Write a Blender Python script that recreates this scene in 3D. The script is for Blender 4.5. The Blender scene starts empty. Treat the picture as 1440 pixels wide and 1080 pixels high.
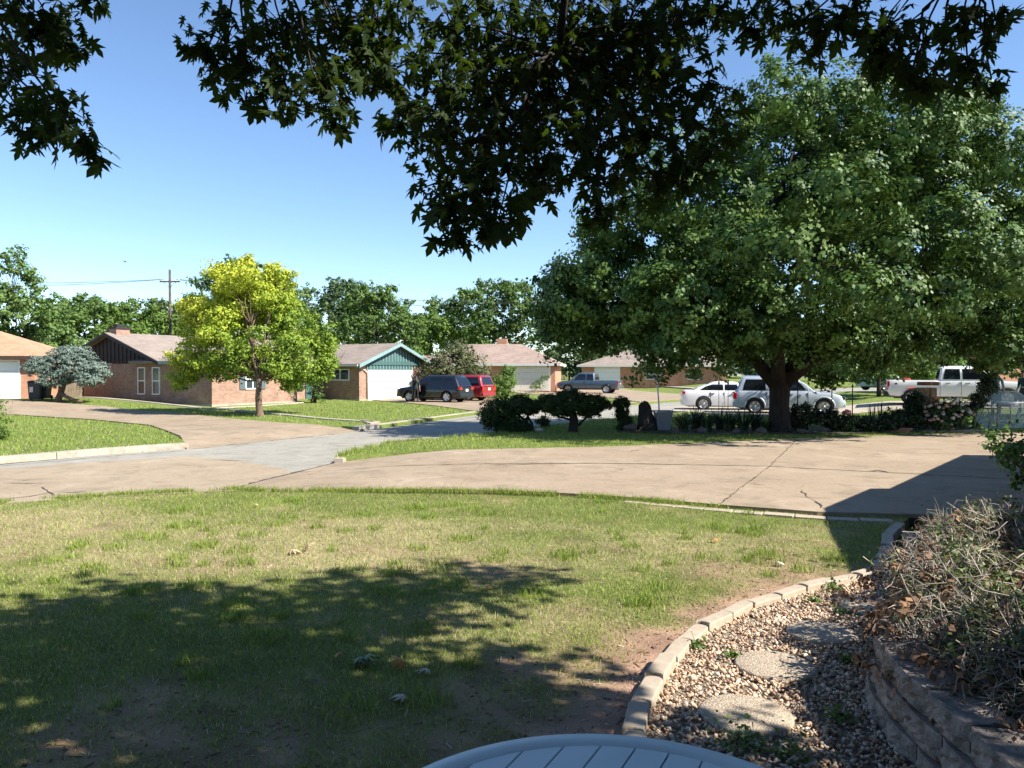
import bpy, bmesh, math, random
import numpy as np
from mathutils import Vector, Matrix, geometry

random.seed(7)
rng = np.random.default_rng(11)
R = math.radians
scene = bpy.context.scene
col = scene.collection

# ------------------------------------------------------------ camera, sky, sun, exposure
cam_data = bpy.data.cameras.new('camera')
cam = bpy.data.objects.new('camera', cam_data)
col.objects.link(cam)
cam.location = (0, 0, 2.0)
cam.rotation_euler = (R(90) - math.atan(17 / 1080), 0, 0)
cam_data.sensor_width = 36
cam_data.lens = 27
cam_data.clip_start = 0.05
cam_data.clip_end = 3000
scene.camera = cam

SUN_EL = R(43)
SUN_AZ = math.atan2(0.93, -0.36)
SUN = Vector((math.sin(SUN_AZ) * math.cos(SUN_EL), math.cos(SUN_AZ) * math.cos(SUN_EL), math.sin(SUN_EL)))
world = bpy.data.worlds.new('World')
scene.world = world
world.use_nodes = True
wn = world.node_tree.nodes
sky = wn.new('ShaderNodeTexSky')
sky.sky_type = 'NISHITA'
sky.sun_disc = False
sky.sun_elevation = SUN_EL
sky.sun_rotation = SUN_AZ
sky.altitude = 300
sky.air_density = 0.9
sky.dust_density = 0.0
sky.ozone_density = 3.2
sat = wn.new('ShaderNodeHueSaturation')
sat.inputs['Saturation'].default_value = 1.03
world.node_tree.links.new(sky.outputs[0], sat.inputs['Color'])
world.node_tree.links.new(sat.outputs[0], wn['Background'].inputs[0])
wn['Background'].inputs[1].default_value = 0.096
sun_data = bpy.data.lights.new('sun', 'SUN')
sun_data.energy = 5.0
sun_data.angle = R(0.53)
sun_data.color = (1.0, 0.94, 0.84)
sun = bpy.data.objects.new('sun', sun_data)
col.objects.link(sun)
sun.location = (30, -12, 40)
sun.rotation_euler = (-SUN).to_track_quat('-Z', 'Y').to_euler()
scene.view_settings.view_transform = 'Standard'
scene.view_settings.look = 'None'
scene.view_settings.exposure = 1.22
scene.view_settings.gamma = 1.0
scene.render.engine = 'CYCLES'
scene.cycles.max_bounces = 6
scene.cycles.transparent_max_bounces = 8
scene.cycles.use_denoising = True
SHX, SHY = -SUN.x / SUN.z, -SUN.y / SUN.z      # ground shift of a shadow per metre of height


# ------------------------------------------------------------ helpers
def ss(a, b, v):
    t = np.clip((v - a) / (b - a), 0, 1)
    return t * t * (3 - 2 * t)


def T(x, y):
    """gentle rise of the land behind the street"""
    x = np.asarray(x, float); y = np.asarray(y, float)
    z1 = np.clip(.036 * (-x - 15) + .028 * (y - 45), 0, .42) * ss(28, 38, y)
    z2 = np.minimum(np.clip(.1 * (x - 14.5), 0, None), .38 + np.clip(.025 * (y - 36), 0, None)) * ss(25, 31, y)
    return z1 + np.minimum(z2, 1.1)


def Tz(x, y):
    return float(T(x, y))


_lat = np.random.default_rng(5).random((64, 64))


def vnoise(x, y, scale=1.0, octaves=3):
    x = np.asarray(x, float) * scale; y = np.asarray(y, float) * scale
    out = np.zeros(np.broadcast(x, y).shape); amp = 1; tot = 0
    for o in range(octaves):
        xi = np.floor(x).astype(int); yi = np.floor(y).astype(int)
        fx = x - xi; fy = y - yi
        fx = fx * fx * (3 - 2 * fx); fy = fy * fy * (3 - 2 * fy)
        a = _lat[xi % 64, yi % 64]; b = _lat[(xi + 1) % 64, yi % 64]
        c = _lat[xi % 64, (yi + 1) % 64]; d = _lat[(xi + 1) % 64, (yi + 1) % 64]
        out += amp * ((a * (1 - fx) + b * fx) * (1 - fy) + (c * (1 - fx) + d * fx) * fy)
        tot += amp; amp *= .5; x = x * 2.03 + 17.3; y = y * 2.03 + 9.1
    return out / tot


def raw_mesh(name, V, faces, tint=None, smooth=False):
    """faces: an (N,k) array, or a list of index lists"""
    me = bpy.data.meshes.new(name)
    V = np.asarray(V, np.float32).reshape(-1, 3)
    if isinstance(faces, np.ndarray):
        n, k = faces.shape
        me.vertices.add(len(V)); me.vertices.foreach_set('co', V.ravel())
        me.loops.add(n * k); me.loops.foreach_set('vertex_index', faces.astype(np.int32).ravel())
        me.polygons.add(n)
        me.polygons.foreach_set('loop_start', (np.arange(n) * k).astype(np.int32))
        me.update(calc_edges=True)
    else:
        me.from_pydata([tuple(map(float, v)) for v in V], [], faces)
        me.update()
    if smooth:
        me.polygons.foreach_set('use_smooth', np.ones(len(me.polygons), bool))
    if tint is not None:
        t = np.asarray(tint, np.float32)
        if t.ndim == 1:
            t = np.stack([t, t, t], 1)
        t = np.concatenate([t, np.ones((len(t), 1), np.float32)], 1)
        a = me.color_attributes.new('tint', 'FLOAT_COLOR', 'POINT')
        a.data.foreach_set('color', t.ravel())
    return me


def obj(name, me, mat=None, parent=None, loc=None, rotz=0, kind=None, label=None, cat=None, group=None):
    o = bpy.data.objects.new(name, me)
    col.objects.link(o)
    if mat is not None and me is not None and len(me.materials) == 0:
        me.materials.append(mat)
    if parent is not None:
        o.parent = parent
    if loc is not None:
        o.location = loc
    if rotz:
        o.rotation_euler = (0, 0, rotz)
    if kind: o['kind'] = kind
    if label: o['label'] = label
    if cat: o['category'] = cat
    if group: o['group'] = group
    return o


def thing(name, label, cat, loc=(0, 0, 0), rotz=0, group=None):
    return obj(name, None, None, None, loc, rotz, None, label, cat, group)


class MB:
    """collects shapes for one mesh object"""
    def __init__(s):
        s.v = []; s.f = []; s.sm = []

    def add(s, V, F, smooth=False):
        n = len(s.v)
        s.v += [tuple(map(float, p)) for p in V]
        s.f += [tuple(i + n for i in f) for f in F]
        s.sm += [smooth] * len(F)
        return s

    def box(s, x0, x1, y0, y1, z0, z1, m=None):
        V = [Vector(p) for p in ((x0, y0, z0), (x1, y0, z0), (x1, y1, z0), (x0, y1, z0), (x0, y0, z1), (x1, y0, z1), (x1, y1, z1), (x0, y1, z1))]
        if m: V = [m @ p for p in V]
        return s.add(V, [(3, 2, 1, 0), (4, 5, 6, 7), (0, 1, 5, 4), (1, 2, 6, 5), (2, 3, 7, 6), (3, 0, 4, 7)])

    def prism(s, poly, z0, z1):
        n = len(poly)
        area = sum(poly[i][0] * poly[(i + 1) % n][1] - poly[(i + 1) % n][0] * poly[i][1] for i in range(n))
        if area < 0: poly = poly[::-1]
        V = [(p[0], p[1], z0) for p in poly] + [(p[0], p[1], z1) for p in poly]
        F = [tuple(range(n))[::-1], tuple(range(n, 2 * n))] + [(i, (i + 1) % n, n + (i + 1) % n, n + i) for i in range(n)]
        return s.add(V, F)

    def slab(s, pts, thick):
        """polygon in space given thickness along its normal"""
        P = [Vector(p) for p in pts]
        nrm = (P[1] - P[0]).cross(P[2] - P[0]).normalized() * thick
        n = len(P)
        V = P + [p - nrm for p in P]
        F = [tuple(range(n)), tuple(range(n, 2 * n))[::-1]] + [((i + 1) % n, i, n + i, n + (i + 1) % n) for i in range(n)]
        return s.add(V, F)

    def tube(s, pts, rad, n=8, cap=True, smooth=True):
        P = [Vector(p) for p in pts]
        if not hasattr(rad, '__len__'): rad = [rad] * len(P)
        V = []; F = []
        ref = Vector((0.31, 0.17, 1)).normalized()
        for i, p in enumerate(P):
            d = (P[min(i + 1, len(P) - 1)] - P[max(i - 1, 0)])
            d = d.normalized() if d.length > 1e-6 else Vector((0, 0, 1))
            r0 = ref if abs(d.dot(ref)) < .95 else Vector((1, 0, 0))
            a = d.cross(r0).normalized(); b = d.cross(a)
            for k in range(n):
                t = 2 * math.pi * k / n
                V.append(p + (a * math.cos(t) + b * math.sin(t)) * rad[i])
        for i in range(len(P) - 1):
            for k in range(n):
                F.append((i * n + k, i * n + (k + 1) % n, (i + 1) * n + (k + 1) % n, (i + 1) * n + k))
        if cap:
            F.append(tuple(range(n))); F.append(tuple(range((len(P) - 1) * n, len(P) * n))[::-1])
        return s.add(V, F, smooth)

    def lathe(s, prof, n=20, m=None, smooth=True):
        V = []; F = []
        for r, z in prof:
            for k in range(n):
                t = 2 * math.pi * k / n
                p = Vector((r * math.cos(t), r * math.sin(t), z))
                V.append(m @ p if m else p)
        for i in range(len(prof) - 1):
            for k in range(n):
                F.append((i * n + k, i * n + (k + 1) % n, (i + 1) * n + (k + 1) % n, (i + 1) * n + k))
        F.append(tuple(range(n))[::-1]); F.append(tuple(range((len(prof) - 1) * n, len(prof) * n)))
        return s.add(V, F, smooth)

    def mesh(s, name, bevel=0, segs=1):
        me = bpy.data.meshes.new(name)
        me.from_pydata(s.v, [], s.f)
        me.update()
        me.polygons.foreach_set('use_smooth', np.array(s.sm, bool))
        if bevel:
            bm = bmesh.new(); bm.from_mesh(me)
            bmesh.ops.bevel(bm, geom=[e for e in bm.edges if e.calc_face_angle(0) > .5], offset=bevel, segments=segs, affect='EDGES', profile=.5)
            bm.to_mesh(me); bm.free()
        bm = bmesh.new(); bm.from_mesh(me)
        bmesh.ops.recalc_face_normals(bm, faces=bm.faces)
        bm.to_mesh(me); bm.free()
        return me

    def build(s, name, mat, parent=None, bevel=0, segs=1, **k):
        return obj(name, s.mesh(name, bevel, segs), mat, parent, **k)


def B():
    return MB()


def apply_mods(o):
    dg = bpy.context.evaluated_depsgraph_get()
    me = bpy.data.meshes.new_from_object(o.evaluated_get(dg))
    o.modifiers.clear()
    o.data = me


def copy_tree(o, parent=None):
    c = o.copy(); col.objects.link(c); c.parent = parent
    for ch in list(o.children):
        copy_tree(ch, c)
    return c


def inpoly(x, y, poly):
    x = np.asarray(x); y = np.asarray(y)
    r = np.zeros(x.shape, bool); n = len(poly)
    for i in range(n):
        x0, y0 = poly[i]; x1, y1 = poly[(i + 1) % n]
        if y0 == y1: continue
        c = ((y0 > y) != (y1 > y)) & (x < (x1 - x0) * (y - y0) / (y1 - y0) + x0)
        r ^= c
    return r


def sheet(name, poly, zoff, mat, step=1.0, skirt=0.15, bump=None, kind='structure', parent=None, tint=None, label=None):
    """a ground polygon that follows the land, with side faces down to its bed"""
    poly = [tuple(p) for p in poly]
    B2 = []
    for i in range(len(poly)):
        a = Vector(poly[i]); b = Vector(poly[(i + 1) % len(poly)])
        n = max(1, int((b - a).length / step))
        B2 += [a.lerp(b, k / n) for k in range(n)]
    xs = [p[0] for p in poly]; ys = [p[1] for p in poly]
    gx, gy = np.meshgrid(np.arange(min(xs), max(xs), step) + step * .37, np.arange(min(ys), max(ys), step) + step * .41)
    gx = gx.ravel(); gy = gy.ravel()
    k = inpoly(gx, gy, poly)
    pts = B2 + [Vector((a, b)) for a, b in zip(gx[k], gy[k])]
    n = len(B2)
    v, e, f, _, _, _ = geometry.delaunay_2d_cdt(pts, [(i, (i + 1) % n) for i in range(n)], [], 1, 1e-4)
    X = np.array([p[0] for p in v]); Y = np.array([p[1] for p in v])
    Z = T(X, Y) + zoff
    if bump is not None: Z = Z + bump(X, Y)
    V = np.stack([X, Y, Z], 1)
    F = []
    for t in f:
        a, b, c = [v[i] for i in t]
        F.append(tuple(t) if (b - a).cross(c - a) > 0 else tuple(t)[::-1])
    cnt = {}
    for t in F:
        for i in range(3):
            ed = (t[i], t[(i + 1) % 3]); cnt[ed] = 1
    border = [ed for ed in cnt if (ed[1], ed[0]) not in cnt]
    if skirt:
        m = {}
        extra = []
        for ed in border:
            for i in ed:
                if i not in m:
                    m[i] = len(V) + len(extra); extra.append((V[i][0], V[i][1], V[i][2] - skirt))
        F += [(a, m[a], m[b], b) for a, b in border]
        V = np.concatenate([V, np.array(extra)])
    tt = None
    if tint is not None:
        tt = tint(V[:, 0], V[:, 1])
    me = raw_mesh(name, V, F, tt)
    me.materials.append(mat)
    o = obj(name, me, None, parent)
    if kind and parent is None: o['kind'] = kind
    if label: o['label'] = label
    return o


def ribbon(pts, w, zoff, name, mat, parent=None, kind='structure', height=0.12, closed=False):
    """a raised strip (kerb, path edge) along a polyline"""
    P = []
    for i in range(len(pts) - 1):
        a = Vector(pts[i]); b = Vector(pts[i + 1]); n = max(1, int((b - a).length / .8))
        P += [a.lerp(b, k / n) for k in range(n)]
    P.append(Vector(pts[-1]))
    V = []; F = []
    for i, p in enumerate(P):
        d = (P[min(i + 1, len(P) - 1)] - P[max(i - 1, 0)]).normalized()
        nn = Vector((-d.y, d.x)) * (w / 2)
        z = Tz(p.x, p.y) + zoff
        for q, zz in ((p - nn, z - height), (p - nn * .92, z), (p + nn * .92, z), (p + nn, z - height)):
            V.append((q.x, q.y, zz))
    for i in range(len(P) - 1):
        for k in range(3):
            F.append((i * 4 + k, (i + 1) * 4 + k, (i + 1) * 4 + k + 1, i * 4 + k + 1))
    F += [(0, 1, 2, 3), tuple(len(V) - 1 - i for i in range(4))]
    me = raw_mesh(name, V, F)
    bm = bmesh.new(); bm.from_mesh(me); bmesh.ops.recalc_face_normals(bm, faces=bm.faces); bm.to_mesh(me); bm.free()
    o = obj(name, me, mat, parent)
    if kind and parent is None: o['kind'] = kind
    return o


def inset(poly, d):
    n = len(poly); out = []
    area = sum(poly[i][0] * poly[(i + 1) % n][1] - poly[(i + 1) % n][0] * poly[i][1] for i in range(n))
    s = 1 if area > 0 else -1
    for i in range(n):
        p = Vector(poly[i]); a = (p - Vector(poly[i - 1])).normalized(); b = (Vector(poly[(i + 1) % n]) - p).normalized()
        na = Vector((-a.y, a.x)) * s; nb = Vector((-b.y, b.x)) * s
        m = (na + nb)
        m = m / max(.4, m.dot(na)) if m.length > 1e-4 else na
        out.append(tuple(p + m * d))
    return out


# ------------------------------------------------------------ materials
def new_mat(name):
    m = bpy.data.materials.new(name); m.use_nodes = True
    return m, m.node_tree.nodes, m.node_tree.links, m.node_tree.nodes['Principled BSDF']


def noise(N, L, scale, detail=4, rough=.6, coord='Object', dist=0):
    t = N.new('ShaderNodeTexCoord'); n = N.new('ShaderNodeTexNoise')
    n.inputs['Scale'].default_value = scale; n.inputs['Detail'].default_value = detail
    n.inputs['Roughness'].default_value = rough; n.inputs['Distortion'].default_value = dist
    L.new(t.outputs[coord], n.inputs['Vector'])
    return n.outputs['Fac']


def ramp(N, L, src, stops):
    r = N.new('ShaderNodeValToRGB')
    el = r.color_ramp.elements
    while len(el) < len(stops): el.new(.5)
    for e, (p, c) in zip(el, stops):
        e.position = p; e.color = (*c, 1) if len(c) == 3 else c
    L.new(src, r.inputs[0])
    return r.outputs[0]


def mixc(N, L, fac, a, b, mode='MIX'):
    m = N.new('ShaderNodeMix'); m.data_type = 'RGBA'; m.blend_type = mode
    for s, v in ((0, fac), (6, a), (7, b)):
        if hasattr(v, 'is_output'): L.new(v, m.inputs[s])
        else: m.inputs[s].default_value = v if s == 0 else (*v, 1)
    return m.outputs[2]


def bumpn(N, L, b, src, strength=.3, dist=.02):
    n = N.new('ShaderNodeBump'); n.inputs['Strength'].default_value = strength; n.inputs['Distance'].default_value = dist
    L.new(src, n.inputs['Height']); L.new(n.outputs[0], b.inputs['Normal'])


def m_plain(name, c, rough=.6, metal=0, var=.15, scale=6, bump=0, coat=0, spec=.5):
    m, N, L, b = new_mat(name)
    f = noise(N, L, scale)
    lo = tuple(x * (1 - var) for x in c); hi = tuple(min(1, x * (1 + var)) for x in c)
    L.new(ramp(N, L, f, [(.3, lo), (.7, hi)]), b.inputs['Base Color'])
    b.inputs['Roughness'].default_value = rough; b.inputs['Metallic'].default_value = metal
    b.inputs['Coat Weight'].default_value = coat; b.inputs['Coat Roughness'].default_value = .05
    b.inputs['Specular IOR Level'].default_value = spec
    if bump: bumpn(N, L, b, noise(N, L, scale * 6), bump)
    return m


def m_leaf(name, stops, rough=.45, trans=.25, tcol=None, spec=.4):
    """stops: colours picked by the leaf's own random tint"""
    m, N, L, b = new_mat(name)
    at = N.new('ShaderNodeAttribute'); at.attribute_name = 'tint'
    c = ramp(N, L, at.outputs['Fac'], stops)
    L.new(c, b.inputs['Base Color'])
    b.inputs['Roughness'].default_value = rough; b.inputs['Specular IOR Level'].default_value = spec
    tr = N.new('ShaderNodeBsdfTranslucent'); mx = N.new('ShaderNodeMixShader')
    if tcol: L.new(mixc(N, L, .6, c, tcol), tr.inputs['Color'])
    else: L.new(c, tr.inputs['Color'])
    mx.inputs[0].default_value = trans
    L.new(b.outputs[0], mx.inputs[1]); L.new(tr.outputs[0], mx.inputs[2])
    L.new(mx.outputs[0], N['Material Output'].inputs[0])
    return m


def m_tint(name, rough=.8, trans=0, bump=0, spec=.3):
    m, N, L, b = new_mat(name)
    at = N.new('ShaderNodeAttribute'); at.attribute_name = 'tint'
    L.new(at.outputs['Color'], b.inputs['Base Color'])
    b.inputs['Roughness'].default_value = rough; b.inputs['Specular IOR Level'].default_value = spec
    if trans:
        tr = N.new('ShaderNodeBsdfTranslucent'); mx = N.new('ShaderNodeMixShader')
        L.new(at.outputs['Color'], tr.inputs['Color']); mx.inputs[0].default_value = trans
        L.new(b.outputs[0], mx.inputs[1]); L.new(tr.outputs[0], mx.inputs[2]); L.new(mx.outputs[0], N['Material Output'].inputs[0])
    if bump: bumpn(N, L, b, noise(N, L, 40), bump)
    return m


def m_concrete(name, c1, c2, c3, big=.35, coord='Object'):
    m, N, L, b = new_mat(name)
    a = ramp(N, L, noise(N, L, big, 5, .62, coord), [(.3, c1), (.5, c2), (.72, c3)])
    f = noise(N, L, 14, 6, .7, coord)
    a = mixc(N, L, .35, a, ramp(N, L, f, [(.3, tuple(x * .62 for x in c2)), (.6, tuple(min(1, x * 1.25) for x in c2))]))
    st = ramp(N, L, noise(N, L, 1.3, 6, .7, coord, .6), [(.5, (0, 0, 0)), (.7, (1, 1, 1))])
    a = mixc(N, L, st, a, tuple(x * .7 for x in c2))
    sp = ramp(N, L, noise(N, L, 3.1, 7, .75, coord, 1.5), [(.6, (0, 0, 0)), (.68, (.8, .8, .8))])
    a = mixc(N, L, sp, a, tuple(x * .5 for x in c2))
    lt = ramp(N, L, noise(N, L, .7, 7, .72, coord, .9), [(.55, (0, 0, 0)), (.7, (.7, .7, .7))])
    a = mixc(N, L, lt, a, tuple(min(1, x * 1.22) for x in c3))
    L.new(a, b.inputs['Base Color'])
    b.inputs['Roughness'].default_value = .92; b.inputs['Specular IOR Level'].default_value = .2
    bumpn(N, L, b, noise(N, L, 90, 4, .7, coord), .25, .004)
    return m


def m_grass_far(name, c1, c2, c3):
    m, N, L, b = new_mat(name)
    a = ramp(N, L, noise(N, L, .45, 6, .68), [(.3, c1), (.5, c2), (.72, c3)])
    f = noise(N, L, 9, 6, .75)
    a = mixc(N, L, .55, a, ramp(N, L, f, [(.32, tuple(x * .5 for x in c1)), (.66, tuple(min(1, x * 1.35) for x in c3))]))
    L.new(a, b.inputs['Base Color']); b.inputs['Roughness'].default_value = .95; b.inputs['Specular IOR Level'].default_value = .1
    bumpn(N, L, b, noise(N, L, 22, 5, .8), .9, .05)
    return m


def m_brick(name, c1, c2, mort, sc=1.0):
    m, N, L, b = new_mat(name)
    t = N.new('ShaderNodeTexCoord'); sp = N.new('ShaderNodeSeparateXYZ'); L.new(t.outputs['Object'], sp.inputs[0])
    ad = N.new('ShaderNodeMath'); ad.operation = 'ADD'; L.new(sp.outputs[0], ad.inputs[0]); L.new(sp.outputs[1], ad.inputs[1])
    cb = N.new('ShaderNodeCombineXYZ'); L.new(ad.outputs[0], cb.inputs[0]); L.new(sp.outputs[2], cb.inputs[1])
    br = N.new('ShaderNodeTexBrick'); L.new(cb.outputs[0], br.inputs['Vector'])
    br.inputs['Scale'].default_value = sc; br.inputs['Brick Width'].default_value = .24; br.inputs['Row Height'].default_value = .085
    br.inputs['Mortar Size'].default_value = .009; br.inputs['Bias'].default_value = -.1; br.inputs['Mortar Smooth'].default_value = .3
    br.inputs['Color1'].default_value = (*c1, 1); br.inputs['Color2'].default_value = (*c2, 1); br.inputs['Mortar'].default_value = (*mort, 1)
    f = noise(N, L, 1.6, 6, .7)
    a = mixc(N, L, .35, br.outputs['Color'], ramp(N, L, f, [(.35, tuple(x * .6 for x in c1)), (.65, tuple(min(1, x * 1.35) for x in c2))]))
    L.new(a, b.inputs['Base Color']); b.inputs['Roughness'].default_value = .9
    bumpn(N, L, b, br.outputs['Fac'], -.4, .01)
    return m


def m_shingle(name, c):
    m, N, L, b = new_mat(name)
    t = N.new('ShaderNodeTexCoord'); sp = N.new('ShaderNodeSeparateXYZ'); L.new(t.outputs['Object'], sp.inputs[0])
    ad = N.new('ShaderNodeMath'); ad.operation = 'ADD'; L.new(sp.outputs[0], ad.inputs[0]); L.new(sp.outputs[1], ad.inputs[1])
    cb = N.new('ShaderNodeCombineXYZ'); L.new(ad.outputs[0], cb.inputs[0]); L.new(sp.outputs[2], cb.inputs[1])
    br = N.new('ShaderNodeTexBrick'); L.new(cb.outputs[0], br.inputs['Vector'])
    br.inputs['Brick Width'].default_value = .33; br.inputs['Row Height'].default_value = .05; br.inputs['Mortar Size'].default_value = .004
    br.inputs['Scale'].default_value = 1
    br.inputs['Color1'].default_value = (*[x * .8 for x in c], 1); br.inputs['Color2'].default_value = (*[min(1, x * 1.2) for x in c], 1); br.inputs['Mortar'].default_value = (*[x * .45 for x in c], 1)
    a = mixc(N, L, .45, br.outputs['Color'], ramp(N, L, noise(N, L, .8, 7, .7), [(.35, tuple(x * .7 for x in c)), (.65, tuple(min(1, x * 1.25) for x in c))]))
    L.new(a, b.inputs['Base Color']); b.inputs['Roughness'].default_value = .95; b.inputs['Specular IOR Level'].default_value = .15
    return m


def m_bark(name, c):
    m, N, L, b = new_mat(name)
    t = N.new('ShaderNodeTexCoord'); mp = N.new('ShaderNodeMapping'); mp.inputs['Scale'].default_value = (9, 9, 1.6)
    L.new(t.outputs['Object'], mp.inputs[0]); n = N.new('ShaderNodeTexNoise'); n.inputs['Detail'].default_value = 7; n.inputs['Scale'].default_value = 2
    L.new(mp.outputs[0], n.inputs['Vector'])
    L.new(ramp(N, L, n.outputs['Fac'], [(.3, tuple(x * .45 for x in c)), (.6, c), (.8, tuple(x * 1.5 for x in c))]), b.inputs['Base Color'])
    b.inputs['Roughness'].default_value = .95
    bumpn(N, L, b, n.outputs['Fac'], .8, .04)
    return m


def m_glass(name, c=(.02, .025, .03), rough=.04, spec=.8):
    m, N, L, b = new_mat(name)
    b.inputs['Base Color'].default_value = (*c, 1); b.inputs['Roughness'].default_value = rough
    b.inputs['Specular IOR Level'].default_value = spec
    n = noise(N, L, 3); bumpn(N, L, b, n, .03, .01)
    return m


M = {}
M['concrete'] = m_concrete('pinkish_concrete', (0.230, 0.174, 0.120), (0.285, 0.222, 0.157), (0.331, 0.268, 0.196))
M['street'] = m_concrete('grey_concrete', (0.243, 0.225, 0.187), (0.275, 0.260, 0.222), (0.308, 0.296, 0.259), .12)
M['street_pink'] = m_concrete('tan_concrete', (0.244, 0.187, 0.130), (0.290, 0.231, 0.162), (0.327, 0.268, 0.196), .2)
M['kerb'] = m_concrete('kerb_concrete', (.3, .255, .2), (.37, .325, .262), (.44, .395, .335), .8)
M['joint'] = m_plain('joint_dirt', (.06, .045, .035), .95, scale=8)
M['far_grass'] = m_grass_far('mown_grass', (.11, .16, .035), (.15, .205, .05), (.2, .24, .07))
M['ground'] = m_grass_far('rough_ground', (.09, .11, .035), (.12, .14, .045), (.16, .16, .06))
M['dirt'] = m_plain('red_dirt', (.22, .13, .085), .95, scale=3, var=.35, bump=.6)
M['blade'] = m_tint('grass_blade', .6, .35, spec=.2)
M['soil'] = m_tint('lawn_soil', .95, bump=.8, spec=.1)
M['pebble'] = m_tint('pebble', .75, bump=.15, spec=.3)
M['bark'] = m_bark('bark_shaded', (.034, .026, .021))  # near black: the crown's shade on the trunk is put into the colour
M['bark_lit'] = m_bark('bark_brown', (.17, .115, .075))  # lighter bark copy for trunks and stems standing in sun
M['white'] = m_plain('white_paint', (.78, .78, .77), .5, var=.04)
M['trim'] = m_plain('pale_trim', (.62, .6, .56), .6, var=.08)
M['black_wood'] = m_plain('black_boards', (.018, .017, .018), .7, var=.25)
M['teal'] = m_plain('teal_boards', (.05, .115, .11), .6, var=.15)
M['teal_light'] = m_plain('teal_trim', (.2, .31, .31), .6, var=.1)
M['shutter'] = m_plain('slate_shutter', (.09, .12, .14), .6)
M['brickA'] = m_brick('tan_red_brick', (.235, .12, .085), (.36, .222, .16), (.37, .31, .255))
M['brickB'] = m_brick('orange_brick', (.4, .16, .085), (.5, .25, .15), (.45, .35, .28))
M['shingle'] = m_shingle('taupe_shingle', (.26, .215, .185))
M['shingleB'] = m_shingle('brown_shingle', (.3, .225, .19))
M['shingleL'] = m_shingle('orange_shingle', (.42, .25, .16))
M['glass'] = m_glass('window_glass', (.03, .045, .055), .08, .4)
M['pane_green'] = m_glass('window_curtain_glass', (.05, .12, .10), .15, .5)
M['carglass'] = m_glass('car_glass', (.008, .01, .014), .03, .7)
M['rubber'] = m_plain('tyre_rubber', (.015, .015, .016), .85)
M['rim'] = m_plain('alloy_rim', (.55, .56, .58), .3, .8, var=.05)
M['chrome'] = m_plain('chrome', (.7, .7, .72), .15, 1, var=.03)
M['blackplastic'] = m_plain('black_plastic', (.02, .02, .022), .55)
M['seat'] = m_plain('seat_fabric', (.035, .035, .04), .9)
M['redlamp'] = m_plain('red_lamp', (.45, .01, .012), .15, coat=1)
M['wood'] = m_plain('weathered_wood', (.28, .21, .15), .85, scale=3, var=.3, bump=.3)
M['iron'] = m_plain('black_iron', (.015, .015, .016), .6)
M['cable'] = m_plain('cable_black', (.03, .03, .03), .7)

# ------------------------------------------------------------ ground, street, drives, lawns
FAR_KERB = [(-26, 1), (-19, 10), (-11.71, 17.53), (-10.36, 19.61), (-8.98, 21.15), (-7.36, 24.80), (-4.73, 29.16), (-1.75, 37.87), (2.50, 44.98), (7.86, 49.07), (12.31, 55.37), (19, 57), (34, 59), (70, 60)]
NEAR_KERB = [(70, 53), (36, 52), (22, 50), (14, 45.5), (8.42, 37.87), (5.76, 34.54), (3.48, 31.28), (1.30, 28.03), (-0.46, 24.66), (-1.73, 23.33), (-3.44, 21.57), (-4.02, 19.43), (-4.03, 17.97)]
MOUTH = [(-4.03, 17.97), (-4.43, 16.46), (-4.83, 14.87), (-5.15, 13.22)]
LAWN_STREET = [(-5.09, 13.06), (-6.41, 12.57), (-7.89, 11.81), (-11.5, 10.2), (-16, 5), (-22, -4)]

gx, gy = np.meshgrid(np.concatenate([[-1500, -400], np.arange(-120, 121, 4), [400, 1500]]), np.concatenate([[-400, -60], np.arange(-20, 201, 4), [500, 1800]]))
nx = gx.shape[1]; ny = gx.shape[0]
idx = np.arange(nx * ny).reshape(ny, nx)
gz = T(gx, gy) - .17
obj('ground', raw_mesh('ground', np.stack([gx.ravel(), gy.ravel(), gz.ravel()], 1),
    np.stack([idx[:-1, :-1], idx[:-1, 1:], idx[1:, 1:], idx[1:, :-1]], -1).reshape(-1, 4), smooth=True), M['ground'], kind='structure')

STREET = FAR_KERB + NEAR_KERB + MOUTH[1:] + LAWN_STREET
street = sheet('street', STREET, -.12, M['street'], 2.0, .04)
# the older tan stretch of paving at the drive's mouth
sheet('tan_pavement', [(-11.16, 16.72), (-10.08, 17.82), (-8.04, 19.26), (-6.67, 18.43), (-4.96, 16.72), (-4.63, 16.21), (-4.83, 14.87), (-5.15, 13.22), (-6.51, 12.75), (-8.00, 11.97), (-11.4, 10.5), (-15, 8), (-15.5, 13)], -.115, M['street_pink'], 2.0, .002)

# kerbs
kerb_parts = [([(-19.3, 10.3), (-12.00, 17.97), (-11.32, 18.92)], 'a'), ([(-11.30, 18.92), (-10.56, 19.97), (-9.12, 21.47)], 'b'), ([(-5.68, 27.85), (-4.83, 29.77), (-3.69, 33.21), (-1.79, 38.69)], 'c'), ([(3.01, 46.43), (4.84, 47.45), (8.14, 50.80)], 'd')]
for pts, _ in kerb_parts:
    ribbon(pts, .34, .02, 'kerb', M['kerb'], height=.16)
ribbon(NEAR_KERB[4:11] + [(-2.74, 22.71), (-3.48, 21.79), (-3.89, 19.97)], .2, .005, 'kerb', M['kerb'], height=.15)
ribbon([(-3.96, 19.17), (-4.03, 18.28), (-4.00, 17.68)], .2, .0, 'kerb', M['kerb'], height=.12)

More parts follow.
